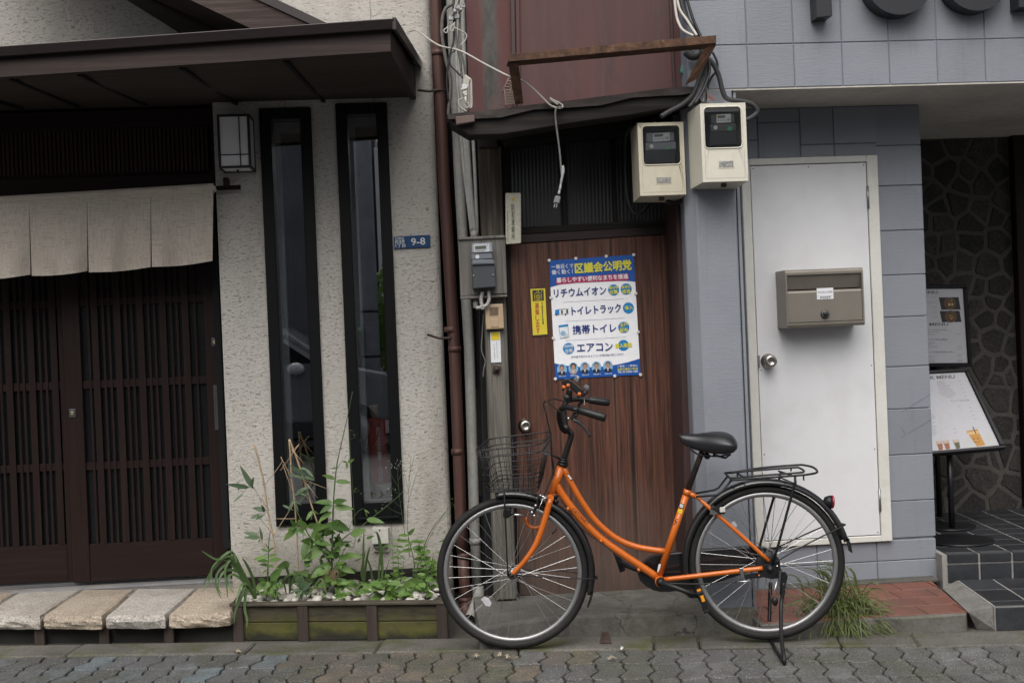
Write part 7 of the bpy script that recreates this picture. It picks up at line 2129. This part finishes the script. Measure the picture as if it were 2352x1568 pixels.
MB().ball(BP(*c3(710, 940), .2465), .0028, 8).build('rivet', m_ch, lv)
MB().tube([BP(*c3(510, 1010), .24), BP(*c3(565, 1035), .24)], .004, 8).build('cable_end', m_ch, lv)
lv2 = root('brake_lever', BP(*c3(870, 650), -.25), parent=bike)
MB().tube([BP(*c3(890, 560), -.25), BP(*c3(900, 650), -.25)], .014, 10).build('lever_clamp', m_pl, lv2)
MB().tube(spline([BP(*c3(x, y), -.25) for x, y in ((850, 640), (790, 700), (760, 780), (800, 880))], 4), .006, 8).build('lever_blade', m_pl, lv2)
for y in (630, 660, 710): MB().ball(BP(*c3(890, y), -.238), .003, 8).build('rivet', m_ch, lv2)
# phone holder
ph_ = root('phone_holder', BP(*c3(560, 500)), parent=bike)
MB().lathe(BP(*c3(500, 560), .03), bn, [(.012, -.05), (.012, 0), (.0145, .0), (.0145, .016), (.012, .020)], 12).build('clamp_knob', m_pl, ph_)
tube('arm', [BP(*c3(545, 600)), BP(*c3(550, 430)), BP(*c3(560, 390))], .013, m_pl, ph_, 12)
MB().prism([BP(*c3(x, y), .02) for x, y in ((380, 200), (440, 150), (520, 135), (600, 190), (900, 430), (990, 380), (960, 470), (870, 545), (780, 520), (560, 330), (400, 270))], -bn * .075).build('cradle', m_pl, ph_, bev=.004)
for q_ in (((640, 165), (690, 88), (785, 130), (745, 225)), ((865, 330), (915, 258), (1003, 318), (975, 400))):
    MB().prism([BP(*c3(x, y), .022) for x, y in q_], -bn * .07).build('jaw', m_gr_, ph_, bev=.003)
for x, y in ((430, 320), (528, 282), (780, 475)):
    MB().lathe(BP(*c3(x, y), .022), bn, [(.0085, 0), (.0085, .010), (.006, .013)], 12).build('orange_grip', m_or, ph_)
    MB().lathe(BP(*c3(x - 14, y + 48), .022), bn, [(.0065, 0), (.0065, .008), (.004, .010)], 10).build('knob', m_pl, ph_)
# cables
m_cab = m_tint('black brake cable', (.012, .012, .013), .4)
cabs = [[BP(*c3(540, 1022), .24), BP(*c3(380, 900), .2), BP(*c3(190, 760), .15), BP(*c3(60, 670), .1), BP(*b5(1015, 465), .08), BP(*b5(1005, 510), .06), BP(*b5(1035, 620), .05), BP(*b5(1070, 800), .045), BP(*b5(1075, 960), .04), BP(*b5(1090, 1080), .03), BP(*b5(1000, 1320), .04)],
        [BP(*c3(420, 640), -.15), BP(*c3(300, 600), -.1), BP(*c3(180, 590), -.06), BP(*c3(80, 640), -.02), BP(*b5(1025, 560), .0), BP(*b5(1060, 760), .02), BP(*b5(1068, 900), .03), BP(*b5(1085, 1060), .028), BP(*b5(1098, 1120), .022)],
        [BP(*b6(1150, 60), .018), BP(*b6(1220, 160), .02), BP(*b6(1300, 280), .02), BP(*b6(1420, 390), .02), BP(*b6(1540, 470), .02), BP(*b6(1700, 600), .02), BP(*b6(1840, 690), .02)],
        [BP(*c4(430, 560), .03), BP(*c4(700, 575), .05), BP(*c4(1000, 565), .06), BP(*c4(1240, 550), .06)]]
for c in cabs: tube('cable', c, .0026, m_cab, bike, 6, 5)
for x, y in ((1218, 150), (1512, 435), (1842, 690)):
    MB().tube(BL(b6, .018, (x - 8, y - 12), (x + 10, y + 12)), .006, 8).build('cable_clip', m_or, bike)
# saddle
sd_ = root('saddle', BP(*b7(640, 300)), parent=bike)
prof = [(388, 222, 262, .012), (400, 214, 285, .022), (440, 212, 318, .030), (500, 211, 343, .038), (560, 208, 362, .050), (620, 200, 376, .068), (690, 190, 385, .090), (760, 188, 388, .106), (820, 198, 384, .112), (865, 222, 366, .104), (890, 255, 340, .080), (900, 280, 318, .045), (903, 295, 305, .01)]
def saddle_ring(x, yt, yb3, hw, n=20):
    a, b = BP(*b7(x, yt)), BP(*b7(x, yb3)); zt, zb3 = a.z, b.z; o = (a + b) / 2
    out_ = []
    for k in range(n):
        t = 2 * math.pi * k / n
        cy, cx = math.sin(t), math.cos(t)
        px_ = math.copysign(abs(cx) ** .75, cx) * hw * (1.0 if cy <= 0 else (1 - .12 * cy))
        pz = math.copysign(abs(cy) ** (.8 if cy > 0 else .45), cy)
        drop = -.010 * (abs(px_) / .11) ** 2 if cy > 0 else 0
        out_.append(V((o.x, o.y, (zt + zb3) / 2 + pz * (zt - zb3) / 2 + drop)) + bn * px_)
    return out_
rings = [saddle_ring(*p) for p in prof]
m = MB(); n = len(rings[0]); vs = [p for r_ in rings for p in r_]
fs = [[i * n + k, i * n + (k + 1) % n, (i + 1) * n + (k + 1) % n, (i + 1) * n + k] for i in range(len(rings) - 1) for k in range(n)]
fs += [list(range(n))[::-1], [(len(rings) - 1) * n + k for k in range(n)]]
m.add(vs, fs, True)
so = m.build('saddle_cover', m_tint('black saddle vinyl', (.013, .0135, .016), .36, spec=.5), sd_)
so.modifiers.new('smooth', 'SUBSURF').render_levels = 2
for o in (.03, -.03):
    MB().tube(spline([BP(*b7(x, y), o) for x, y in ((470, 330), (560, 395), (640, 405), (740, 410), (820, 395))], 4), .0035, 8).build('saddle_rail', m_pl, sd_)
for o in (.05, -.05):
    MB().tube([BP(*b7(690, 395), o), BP(*b7(800, 425), o), BP(*b7(845, 390), o)], .005, 8).build('saddle_spring', m_pl, sd_)
MB().lathe(BP(*b7(635, 405)) - bn * .025, bn, [(.013, 0), (.013, .05)], 14).build('saddle_clamp', m_pl, sd_)
tube('seat_post', BL(b7, 0, (466, 715), (585, 392), (595, 370)), .0125, mat('scuffed black post', (.014, .0135, .014), .4, var=.4, scale=20, dirt=.5, dscale=18, dcol=(.06, .035, .02)), bike, 12)
# basket
bs = root('basket', fh + V((0, 0, .4)), parent=bike)
m_wr = m_tint('black basket wire', (.014, .014, .015), .45)
hw = .165
Tn = [BP(*b5(388, 908), hw), BP(*b5(525, 797), -hw), BP(*b5(1080, 732), -hw), BP(*b5(985, 848), hw)]
Tz = (Tn[0].z + Tn[2].z) / 2 if False else None
Bn = [BP(*b5(492, 1270), .12), BP(*b5(612, 1152), -.12), BP(*b5(1000, 1130), -.12), BP(*b5(945, 1272), .12)]
def rr_ring(c4_, n=5, rad=.18):
    out_ = []
    for i in range(4):
        a, b, c = c4_[i - 1], c4_[i], c4_[(i + 1) % 4]
        p, q = b + (a - b) * rad, b + (c - b) * rad
        for k in range(n + 1):
            t = k / n; out_.append(p * (1 - t) ** 2 + b * 2 * t * (1 - t) + q * t * t)
    return out_
def lerp4(t): return [a * (1 - t) + b * t for a, b in zip(Tn, Bn)]
wr = MB()
for t, r_ in ((0, .0030), (.17, .0026), (.42, .0015), (.60, .0020), (.80, .0015), (.92, .0020), (1, .0024)):
    wr.tube(rr_ring(lerp4(t)), r_, 6, closed=True)
def side_pts(i, u):
    a0_, b0_ = Tn[i] * (1 - u) + Tn[(i + 1) % 4] * u, Bn[i] * (1 - u) + Bn[(i + 1) % 4] * u
    return a0_, b0_
for i, k in ((1, 9), (3, 9), (0, 7), (2, 7)):
    for j in range(k + 1):
        u = .08 + .84 * j / k
        a, b = side_pts(i, u)
        wr.tube([a, b], .0014, 5)
for j in range(9):
    u = .06 + .88 * j / 8
    wr.tube([Bn[0] * (1 - u) + Bn[1] * u, Bn[3] * (1 - u) + Bn[2] * u], .0013, 5)
for j in range(7):
    u = .08 + .84 * j / 6
    wr.tube([Bn[0] * (1 - u) + Bn[3] * u, Bn[1] * (1 - u) + Bn[2] * u], .0013, 5)
wr.build('wire_mesh', m_wr, bs)
bc_ = (Bn[2] + Bn[3]) / 2
tube('basket_bracket', [BP(*b5(1040, 920)), BP(*b5(1090, 945)), BP(*b5(1175, 990))], .005, m_pl, bs, 8)
MB().box(BP(*b5(1030, 905)) - V((.012, .02, .008)), BP(*b5(1055, 935)) + V((.006, .02, 0))).build('basket_clip', m_ch, bs)
for s in (1, -1):
    tube('basket_stay', [BP(*b5(655, 1275), .055 * s), BP(*b6(660, 120), .06 * s), BP(*b6(680, 600), .062 * s), BP(*b6(692, 745), .062 * s)], .0035, m_pl, bs, 8)
tube('basket_floor_bar', [BP(*b5(655, 1272), .055), BP(*b5(655, 1272), -.055)], .0035, m_pl, bs, 8)
# mudguards
def mudguard(name, c, a0_, a1_, r_, w_=.028):
    n = 40; vs = []; pr = [(-w_, -.020), (-w_ * .9, -.007), (-w_ * .45, .002), (0, .004), (w_ * .45, .002), (w_ * .9, -.007), (w_, -.020)]
    m = MB()
    for i in range(n + 1):
        a = math.radians(a0_ + (a1_ - a0_) * i / n)
        for o, h in pr: vs.append(c + be * ((r_ + h) * math.cos(a)) + ez * ((r_ + h) * math.sin(a)) + bn * o)
    k = len(pr)
    m.add(vs, [[i * k + j, i * k + j + 1, (i + 1) * k + j + 1, (i + 1) * k + j] for i in range(n) for j in range(k - 1)], True)
    o = m.build(name, m_bkp, bike, fix=False)
    s_ = o.modifiers.new('thick', 'SOLIDIFY'); s_.thickness = .0015
    return o
mg1 = mudguard('mudguard', fh, -17, 100, .351)
mg2 = mudguard('mudguard', rh, 14, 192, .353)
fp = [rh + be * (.353 * math.cos(math.radians(a))) + ez * (.353 * math.sin(math.radians(a))) for a in (16, 11, 6)]
q_ = [fp[0] + bn * .026, fp[1] + bn * .029, fp[2] + bn * .027, fp[2] - bn * .027, fp[1] - bn * .029, fp[0] - bn * .026]
MB().prism(q_, be * .006).build('mud_flap', m_pl, mg2)
fp = [fh + be * (.351 * math.cos(math.radians(a))) + ez * (.351 * math.sin(math.radians(a))) for a in (-15, -20, -26)]
q_ = [fp[0] + bn * .025, fp[1] + bn * .027, fp[2] + bn * .023, fp[2] - bn * .023, fp[1] - bn * .027, fp[0] - bn * .025]
MB().prism(q_, be * .006).build('mud_flap', m_pl, mg1)
def on(c, a, r_, off=0): return c + be * (r_ * math.cos(math.radians(a))) + ez * (r_ * math.sin(math.radians(a))) + bn * off
tube('mudguard_stay', [fh + bn * .055 + be * .02, on(fh, -5, .2, .05), on(fh, -5, .352, .03), on(fh, -5, .358, 0), on(fh, -5, .352, -.03), on(fh, -2, .2, -.05), fh - bn * .055 + be * .02], .0026, m_pl, bike, 8, 4)
tube('mudguard_stay', [BP(*b7(1215, 1360), .072), BP(*b7(1500, 1195), .06), BP(*b7(1835, 1028), .032), on(rh, 25.0, .36, 0), on(rh, 25.0, .356, -.032), BP(*b7(1640, 1040), -.05), BP(*b7(1225, 1230), -.07)], .0032, m_pl, bike, 8, 4)
# carrier
ca = root('carrier', BP(*b7(1200, 560)), parent=bike)
tube('carrier_loop', [BP(*b7(x, y), o) for x, y, o in ((930, 548, -.07), (810, 556, -.068), (803, 565, -.055), (850, 612, .055), (872, 620, .07), (1000, 610, .072), (1400, 582, .072), (1530, 570, .068), (1600, 556, .04), (1610, 538, .0), (1575, 508, -.05), (1500, 489, -.07), (1430, 487, -.072), (1100, 514, -.072), (900, 548, -.07))], .0048, m_pl, ca, 8, 4)
tube('carrier_inner_loop', [BP(*b7(x, y), o) for x, y, o in ((850, 605, .03), (1000, 588, .032), (1440, 556, .03), (1488, 545, .015), (1492, 535, -.01), (1450, 512, -.03), (1400, 510, -.032), (1000, 540, -.032), (830, 558, -.03))], .0042, m_pl, ca, 8, 4)
for (x, y, o), (x2, y2, o2) in (((1270, 540, -.07), (1390, 580, .07)), ((905, 560, -.068), (975, 605, .07))):
    tube('cross_bar', [BP(*b7(x, y), o), BP(*b7(x2, y2), o2)], .004, m_pl, ca, 8)
for x, y, o in ((905, 560, -.07), (1378, 505, -.07), (1490, 585, .07)):
    p = BP(*b7(x, y), o); tube('carrier_hook', [p, p - ez * .018], .0035, m_pl, ca, 8)
tube('carrier_arm', [BP(*b7(x, y), -.05) for x, y in ((820, 585), (740, 688), (700, 708), (535, 738))], .0045, m_pl, ca, 8)
tube('carrier_arm', [BP(*b7(x, y), .05) for x, y in ((852, 622), (765, 730), (720, 752), (540, 768))], .0045, m_pl, ca, 8)
tube('carrier_leg', [BP(*b7(x, y), .072) for x, y in ((1415, 590), (1418, 650), (1402, 690), (1330, 960), (1265, 1200), (1215, 1360))], .0058, m_pl, ca, 10)
tube('carrier_leg', [BP(*b7(x, y), -.072) for x, y in ((1290, 545), (1275, 610), (1225, 780), (1160, 1000), (1110, 1175), (1090, 1300))], .0058, m_pl, ca, 10)
tube('carrier_cross_stay', [BP(*b7(1418, 655), .072), BP(*b7(1418, 655), .02), BP(*b7(1290, 600), -.07)], .0035, m_pl, ca, 8)
# rear light
tl_ = root('rear_light', BP(*b7(1735, 815)), parent=bike)
ax_ = (be * .995 + ez * -.06).normalized()
c = BP(*b7(1665, 810))
MB().lathe(c, ax_, [(.008, 0), (.020, .006), (.026, .018), (.0285, .034)], 16).build('lamp_shell', m_pl, tl_)
MB().lathe(c + ax_ * .0342, ax_, [(.0285, 0), (.028, .006), (.020, .010), (.0, .011)], 16).build('red_lens', m_tint('red lens', (.35, .01, .02), .15, spec=.6), tl_)
# drive side
cc_ = root('chain_case', BP(*c4(370, 460), -.06), parent=bike)
o = -.078
ol = [(300, 650), (210, 600), (150, 540), (125, 470), (140, 400), (185, 330), (260, 272), (360, 245), (480, 228), (900, 186), (1450, 150), (1560, 160), (1640, 200), (1670, 250), (1660, 330), (1600, 380), (1300, 470), (1000, 570), (700, 640), (500, 665), (380, 668)]
MB().prism([BP(*c4(x, y), o) for x, y in ol], -bn * .035).build('case_shell', m_bkp, cc_, bev=.006, seg=2)
cr = root('crank', BP(*b6(2025, 782), .06), parent=bike)
MB().lathe(BP(*c4(382, 548), .036), bn, [(.0195, 0), (.0195, .012), (.014, .016), (.014, .030)], 18).build('crank_boss', m_pl, cr)
k0, k1 = BP(*c4(385, 560), .062), BP(*c4(840, 722), .078)
MB().tube([k0, k0 * .4 + k1 * .6, k1], [.013, .0095, .0105], 10, flat=(bn, .8)).build('crank_arm', m_pl, cr)
m_am = m_tint('amber reflector', (.75, .30, .01), .2, spec=.6)
def pedal(base, s, lab):
    p = root('pedal', base, lab, parent=bike)
    u = (be * .30 - ez * .95).normalized(); w_ = u.cross(bn)
    def bx_(a, b, n_, m, bev=.002):
        q = [base + u * a[0] + w_ * a[1] + bn * (s * a[2]), base + u * b[0] + w_ * a[1] + bn * (s * a[2]), base + u * b[0] + w_ * b[1] + bn * (s * a[2]), base + u * a[0] + w_ * b[1] + bn * (s * a[2])]
        MB().prism(q, bn * (s * (b[2] - a[2]))).build(n_, m, p, bev=bev)
    for a, b in ((-.045, -.033), (.033, .045)): bx_((a, -.013, .012), (b, .013, .095), 'pedal_bar', m_pl)
    bx_((-.0325, -.012, .012), (.0325, .012, .022), 'pedal_plate', m_pl); bx_((-.0325, -.012, .085), (.0325, .012, .0949), 'pedal_plate', m_pl)
    MB().tube([base, base + bn * (s * .09)], .009, 10).build('pedal_axle', m_pl, p)
    for a in (-.0458,): bx_((a, -.008, .035), (a + .0012, .008, .075), 'pedal_reflector', m_am, 0)
    bx_((-.03, -.009, .0951), (-.004, .004, .0962), 'pedal_reflector', m_am, 0)
pedal(k1 + bn * .008, 1, 'near pedal with an amber reflector')
bbp = BP(*b6(2025, 782), 0)
k2 = bbp - (k1 - k0) - bn * .085
MB().tube([bbp - bn * .062, k2 + bn * .012], [.012, .010], 10).build('crank_arm', m_pl, cr)
pedal(k2, -1, 'far pedal')
# rear hub brake, bracket and stand
hb2 = root('hub_brake', rh, parent=bike)
MB().lathe(rh + bn * .030, bn, [(.046, 0), (.052, .003), (.052, .018), (.046, .022), (.020, .026)], 28).build('brake_drum', m_pl, hb2)
MB().prism([BP(*c4(x, y), .066) for x, y in ((1535, 370), (1560, 355), (1640, 330), (1720, 360), (1745, 430), (1720, 510), (1640, 522), (1540, 500), (1340, 525), (1320, 470), (1530, 440))], -bn * .006).build('axle_plate', m_pl, hb2, bev=.001)
MB().lathe(BP(*c4(1610, 398), .066), bn, [(.0135, 0), (.0135, .006), (.010, .008), (.010, .02), (.006, .024)], 12).build('axle_nut', m_tint('blackened nut', (.04, .04, .042), .4, .5), hb2)
MB().ball(BP(*c4(1694, 375), .07), .005, 8).build('bolt', m_ch, hb2); MB().ball(BP(*c4(1490, 478), .068), .0045, 8).build('bolt', m_or, hb2)
MB().prism([BP(*c4(x, y), .074) for x, y in ((1268, 400), (1312, 396), (1322, 505), (1300, 522), (1284, 505))], -bn * .022).build('steel_strap', m_ch, hb2, bev=.001)
tube('brake_cable_end', [BP(*c4(1240, 550), .06), BP(*c4(1330, 545), .06), BP(*c4(1430, 540), .06)], .003, m_ch, hb2, 6)
ks = root('kickstand', BP(*c4(1730, 540), .08), parent=bike)
nf, ff = G(*c4(1775, 1466), .010), G(*c4(1600, 1185), .012)
ne = [BP(*c4(1765, 560), .085), BP(*c4(1758, 680), .09), BP(*c4(1738, 820), .105)]
tube('stand_leg', [ne[0], ne[1], ne[2], ne[2] * .45 + nf * .55 + be * -.006, nf + V((0, 0, .02)), nf], .0085, m_pl, ks, 10, 3)
fe_ = [BP(*c4(1620, 560), -.085), BP(*c4(1612, 740), -.095)]
tube('stand_leg', [fe_[0], fe_[1], fe_[1] * .5 + ff * .5, ff], .0085, m_pl, ks, 10, 2)
tube('stand_foot', [nf, ff], .0075, m_pl, ks, 10)
MB().prism([BP(*c4(x, y), .09) for x, y in ((1700, 430), (1790, 440), (1815, 490), (1800, 560), (1760, 700), (1725, 700), (1715, 560))], -bn * .008).build('stand_plate', m_pl, ks, bev=.002)
sp_ = []
A_, B_ = BP(*c4(1728, 430), .098), BP(*c4(1708, 680), .098)
for i in range(180):
    t = i / 179; a = t * 2 * math.pi * 22
    sp_.append(A_ * (1 - t) + B_ * t + be * (.006 * math.cos(a)) + bn * (.006 * math.sin(a)))
MB().tube(sp_, .0013, 5).build('stand_spring', m_tint('dark spring steel', (.12, .12, .125), .35, .8), ks)
MB().ball(BP(*c4(1670, 770), .095), (.014, .012, .02), 12).build('stand_lock', m_pl, ks)
tube('lock_wire', [BP(*c4(1690, 550), .095), BP(*c4(1655, 680), .095), BP(*c4(1635, 775), .095)], .0018, m_ch, ks, 6)
# small lock on the stay, front brake, headlight, reflectors
rl_ = root('wheel_lock', BP(*b7(730, 890), .06), parent=bike)
MB().prism([BP(*b7(x, y), .07) for x, y in ((668, 862), (700, 850), (800, 900), (795, 925), (770, 922), (672, 890))], -bn * .05).build('lock_body', m_pl, rl_, bev=.004)
MB().prism([BP(*b7(x, y), .073) for x, y in ((668, 872), (740, 912), (700, 930), (660, 920))], -bn * .004).build('lock_clamp', m_ch, rl_)
MB().box(BP(*b7(762, 888), .072) - V((.006, .004, .008)), BP(*b7(790, 862), .072) + V((.004, .004, .002))).build('lock_key', m_tint('pale key head', (.5, .5, .46), .5), rl_, bev=.002)
fb_ = root('front_brake', BP(*b5(985, 1320), .05), parent=bike)
for s in (.052, .044):
    tube('brake_arm', [BP(*b5(985, 1300), s), BP(*b5(950, 1340), s), BP(*b5(945, 1390), s), BP(*b5(915, 1440), s), BP(*b5(920, 1470), s)], .006, m_pl, fb_, 8, 3)
for x, y in ((975, 1300), (932, 1388), (1015, 1325), (900, 1448), (920, 1478)):
    MB().lathe(BP(*b5(x, y), .058), bn, [(.0065, -.012), (.0065, .004), (.003, .006)], 8).build('brake_bolt', m_ch, fb_)
tube('brake_bridge', [BP(*b5(960, 1300), .05), BP(*b5(1040, 1320), .05)], .005, m_ch, fb_, 8)
tube('brake_bolt_bar', [BP(*b5(1085, 1340), .01), BP(*b5(1130, 1358), .02)], .008, m_pl, fb_, 8)
tube('brake_wire', [BP(*b5(1000, 1320), .06), BP(*b5(960, 1420), .06), BP(*b5(946, 1500), .06)], .0014, m_ch, fb_, 6)
hl = root('dynamo_lamp', BP(*b6(690, 200), .03), parent=bike)
MB().prism([BP(*b6(x, y), .045) for x, y in ((645, 160), (690, 145), (715, 160), (705, 225), (660, 245), (642, 220))], -bn * .07).build('lamp_case', m_pl, hl, bev=.006, seg=2)
tube('lamp_bracket', [BP(*b6(710, 200), .03), BP(*b6(830, 205), .03)], .005, m_ch, hl, 8)
tube('lamp_arm', [BP(*b6(x, y), -.03) for x, y in ((850, 240), (865, 290), (920, 318), (990, 300))], .007, m_or, hl, 8, 4)
MB().lathe(BP(*b6(850, 240), -.03), bn, [(.011, -.006), (.011, .006)], 14).build('lamp_pivot', m_or, hl)
m_rf2 = m_tint('clear reflector', (.55, .55, .58), .15, .2, spec=.7)
MB().prism([BP(*b6(x, y), .022) for x, y in ((448, 950), (480, 928), (520, 945), (545, 990), (530, 1015), (490, 1010))], -bn * .012).build('spoke_reflector', m_rf2, fwl, bev=.002)
MB().prism([BP(*b7(x, y), -.02) for x, y in ((848, 1000), (880, 985), (905, 1020), (895, 1045), (860, 1035))], -bn * .012).build('spoke_reflector', m_rf2, rwl, bev=.002)
tube('valve', [BP(*b6(1078, 372)), BP(*b6(1118, 330))], .0032, m_pl, fwl, 6); tube('valve', [BP(*c4(1975, 865)), BP(*c4(2010, 900))], .0032, m_pl, rwl, 6)
# lettering and stickers on the tubes
t = MB(); m_ti = m_flat('dark frame print', (.03, .02, .015))
write(t, 'CASTANET', BP(*b6(1258, 148), .0170), BP(*b6(1398, 285), .0170), .0150, nrm=bn)
t.build('lettering', m_ti, frm)
t = MB(); a, b = BP(*b7(362, 985), .0158), None
vs, fs, asp = glyphs('S', 0)
e_ = (be * .93 + ez * .36).normalized(); g_ = (ez * .93 - be * -.36).normalized()
t.add([a + e_ * (.016 * (x - .5)) + g_ * (.024 * (y - .5)) for x, y in vs], fs); t.build('lettering', m_ti, frm)
def decal(f, off, pts, m, name='decal'): MB().prism([BP(*f(x, y), off) for x, y in pts], -bn * .002).build(name, m, frm)
decal(b7, .0156, ((395, 818), (437, 832), (428, 876), (388, 862)), m_ti); decal(b7, .0162, ((400, 826), (430, 837), (423, 868), (394, 857)), m_flat('silver decal', (.5, .52, .55)))
decal(b7, .0157, ((384, 870), (422, 882), (414, 920), (378, 908)), m_flat('decal yellow', (.72, .5, .02)))
decal(b7, .0155, ((210, 1362), (230, 1362), (222, 1400), (205, 1432), (198, 1432)), m_flat('white decal', (.65, .65, .66)))
decal(b5, .0135, ((1208, 1108), (1222, 1104), (1262, 1152), (1245, 1168)), m_ti); decal(b5, .0140, ((1212, 1118), (1224, 1114), (1254, 1150), (1243, 1160)), MATS['white decal'])

# ================================================================== ACROSS THE STREET (seen in the window glass)
ob = root('opposite_building', (-4, -5.2, 0), 'dark building with an open garage across the street, behind the camera', 'building')
m_ob2 = mat('dark opposite wall', (.13, .13, .14), .8, var=.25, scale=1.5)
MB().box((-9, -9, 0), (-1.3, -5.2, 5.2)).build('wall', m_ob2, ob)
for z in (2.35, 1.75): MB().box((-3.2, -5.24, z), (-1.6, -5.201, z + .07)).build('wall_band', mat('pinkish band', (.18, .12, .12), .8), ob)
pw = root('opposite_house', (1.5, -5.4, 0), 'pale rendered house across the street, behind the camera', 'building')
m_pw2 = mat('pale opposite wall', (.75, .75, .76), .8, var=.12, scale=1)
MB().box((-.62, -9, 0), (9, -5.4, 4.2)).build('wall', m_pw2, pw)
MB().box((-1.28, -8.9, 0), (-.63, -6.2, 4.6)).build('side_wall', mat('grey opposite wall', (.06, .06, .065), .8), pw)
up_ = root('utility_pole', (-.62, -3.0, 0), 'grey concrete utility pole across the street', 'pole')
MB().lathe((-.68, -3.0, -.05), (0, 0, 1), [(.12, 0), (.10, 8.5)], 20).build('pole_shaft', mat('pole concrete', (.30, .32, .36), .7), up_)
for z in (1.15, 1.72, .7): MB().lathe((-.68, -3.0, z), (0, 0, 1), [(.125, 0), (.125, .03)], 20).build('pole_band', m_pl, up_)
MB().box((-.90, -3.1, 1.15), (-.81, -2.85, 1.5)).build('pole_box', m_pl, up_)
sr = random.Random(9)
for (cx, cy, cz_, n, r_, lab) in ((-.44, -3.4, 1.6, 700, .8, 'dark shrub right of the utility pole across the street'), (-.86, -3.4, 1.05, 400, .6, 'yellow green shrub left of the utility pole across the street')):
    s = root('shrub', (cx, cy, 0), lab, 'shrub', 'shrubs across the street')
    MB().tube([(cx, cy, -.03), (cx + .03, cy, cz_)], [.025, .012], 8).build('trunk', m_twig, s)
    m = MB()
    for k in range(n):
        a = V((sr.gauss(0, 1), sr.gauss(0, 1), sr.gauss(0, 1))).normalized() * r_ * sr.random() ** .4
        c = V((cx + a.x * .28, cy + a.y * .6, cz_ + a.z))
        u_ = V((sr.gauss(0, 1), sr.gauss(0, 1), sr.gauss(0, 1))).normalized() * .06; v_ = u_.orthogonal().normalized() * .03
        m.sheet([c - u_, c + v_, c + u_, c - v_])
    m.build('crown', m_lfB if cx < -.5 else m_lfA, s, kind='stuff', fix=False)
# things standing on the inner sill of the right window
zsl = P(870, 1142, YW + .12).z
MB().box((W2[0] + .06, YW + .075, zsl - .02), (W2[1] - .06, YW + .3, zsl)).build('inner_sill', m_in, stucco_house)
sgn = root('red_box', P(860, 1140, YW + .3), 'red upright box with white writing standing inside the right narrow window', 'box')
MB().prism(PL(d0, YW + .15, (824, 962), (889, 960), (893, 1138), (862, 1142)) , (0, .09, 0)).build('box_body', mat('red box paint', (.42, .055, .03), .5), sgn, bev=.006)
t = MB(); write_down(t, '西浅草一丁目町会', P(868, 980, YW + .148), P(877, 1128, YW + .148), .02); t.build('lettering', MATS['white print'], sgn)
MB().lathe(P(861, 961, YW + .19), (0, 0, 1), [(.023, 0), (.027, .06), (.029, .062), (.029, .07), (.02, .072)], 16).build('paper_cup', m_flat('paper cup', (.5, .4, .3)), label='brown paper cup with a pale lid on top of the red box inside the window', cat='cup')
MB().lathe(P(884, 1141, YW + .115), (0, 0, 1), [(.042, 0), (.046, .062), (.048, .064), (.048, .07), (.04, .07)], 20).build('white_pail', m_flat('white pail', (.6, .58, .55)), label='small white pail inside the bottom of the right narrow window', cat='pail')
# parked car
car = root('parked_car', (-3.1, -3.4, 0), 'dark grey hatchback parked across the street', 'car')
m_cp = m_tint('dark car paint', (.20, .21, .23), .25, .3, coat=.7)
sec_ = [(-4.9, .35), (-4.95, .9), (-4.6, 1.0), (-4.2, 1.45), (-3.4, 1.53), (-2.6, 1.46), (-1.95, 1.02), (-1.35, .9), (-1.1, .7), (-1.08, .35)]
MB().prism([V((x + .85, -2.55, z * 1.08)) for x, z in sec_], (0, -1.65, 0)).build('body', m_cp, car, bev=.06, seg=3)
MB().prism([V((x + .85, -2.542, z * 1.08)) for x, z in ((-4.3, 1.02), (-4.05, 1.38), (-3.4, 1.45), (-2.7, 1.40), (-2.12, 1.04))], (0, -.02, 0)).build('side_window', m_tint('car window', (.012, .014, .016), .1, spec=.6), car)
MB().prism([V((x + .85, -2.535, z * 1.08)) for x, z in ((-2.75, 1.40), (-2.68, 1.40), (-2.10, 1.04), (-2.2, 1.04))], (0, -.02, 0)).build('pillar', m_tint('pale trim', (.4, .4, .42), .4, .6), car)
for x in (-3.4, -.9):
    w = root('wheel', (x, -2.56, .3), parent=car)
    MB().lathe((x, -2.75, .3), (0, 1, 0), [(.24, 0), (.31, .02), (.31, .20), (.24, .22), (.20, .20)], 24).build('tyre', m_rb, w)
    MB().lathe((x, -2.56, .3), (0, 1, 0), [(.19, 0), (.19, .02), (.05, .03)], 16).build('rim', m_rim_, w)
MB().ball((-1.58, -2.48, 1.06), (.11, .06, .08), 12).build('wing_mirror', m_tint('pale mirror shell', (.6, .61, .63), .25, .3), car)
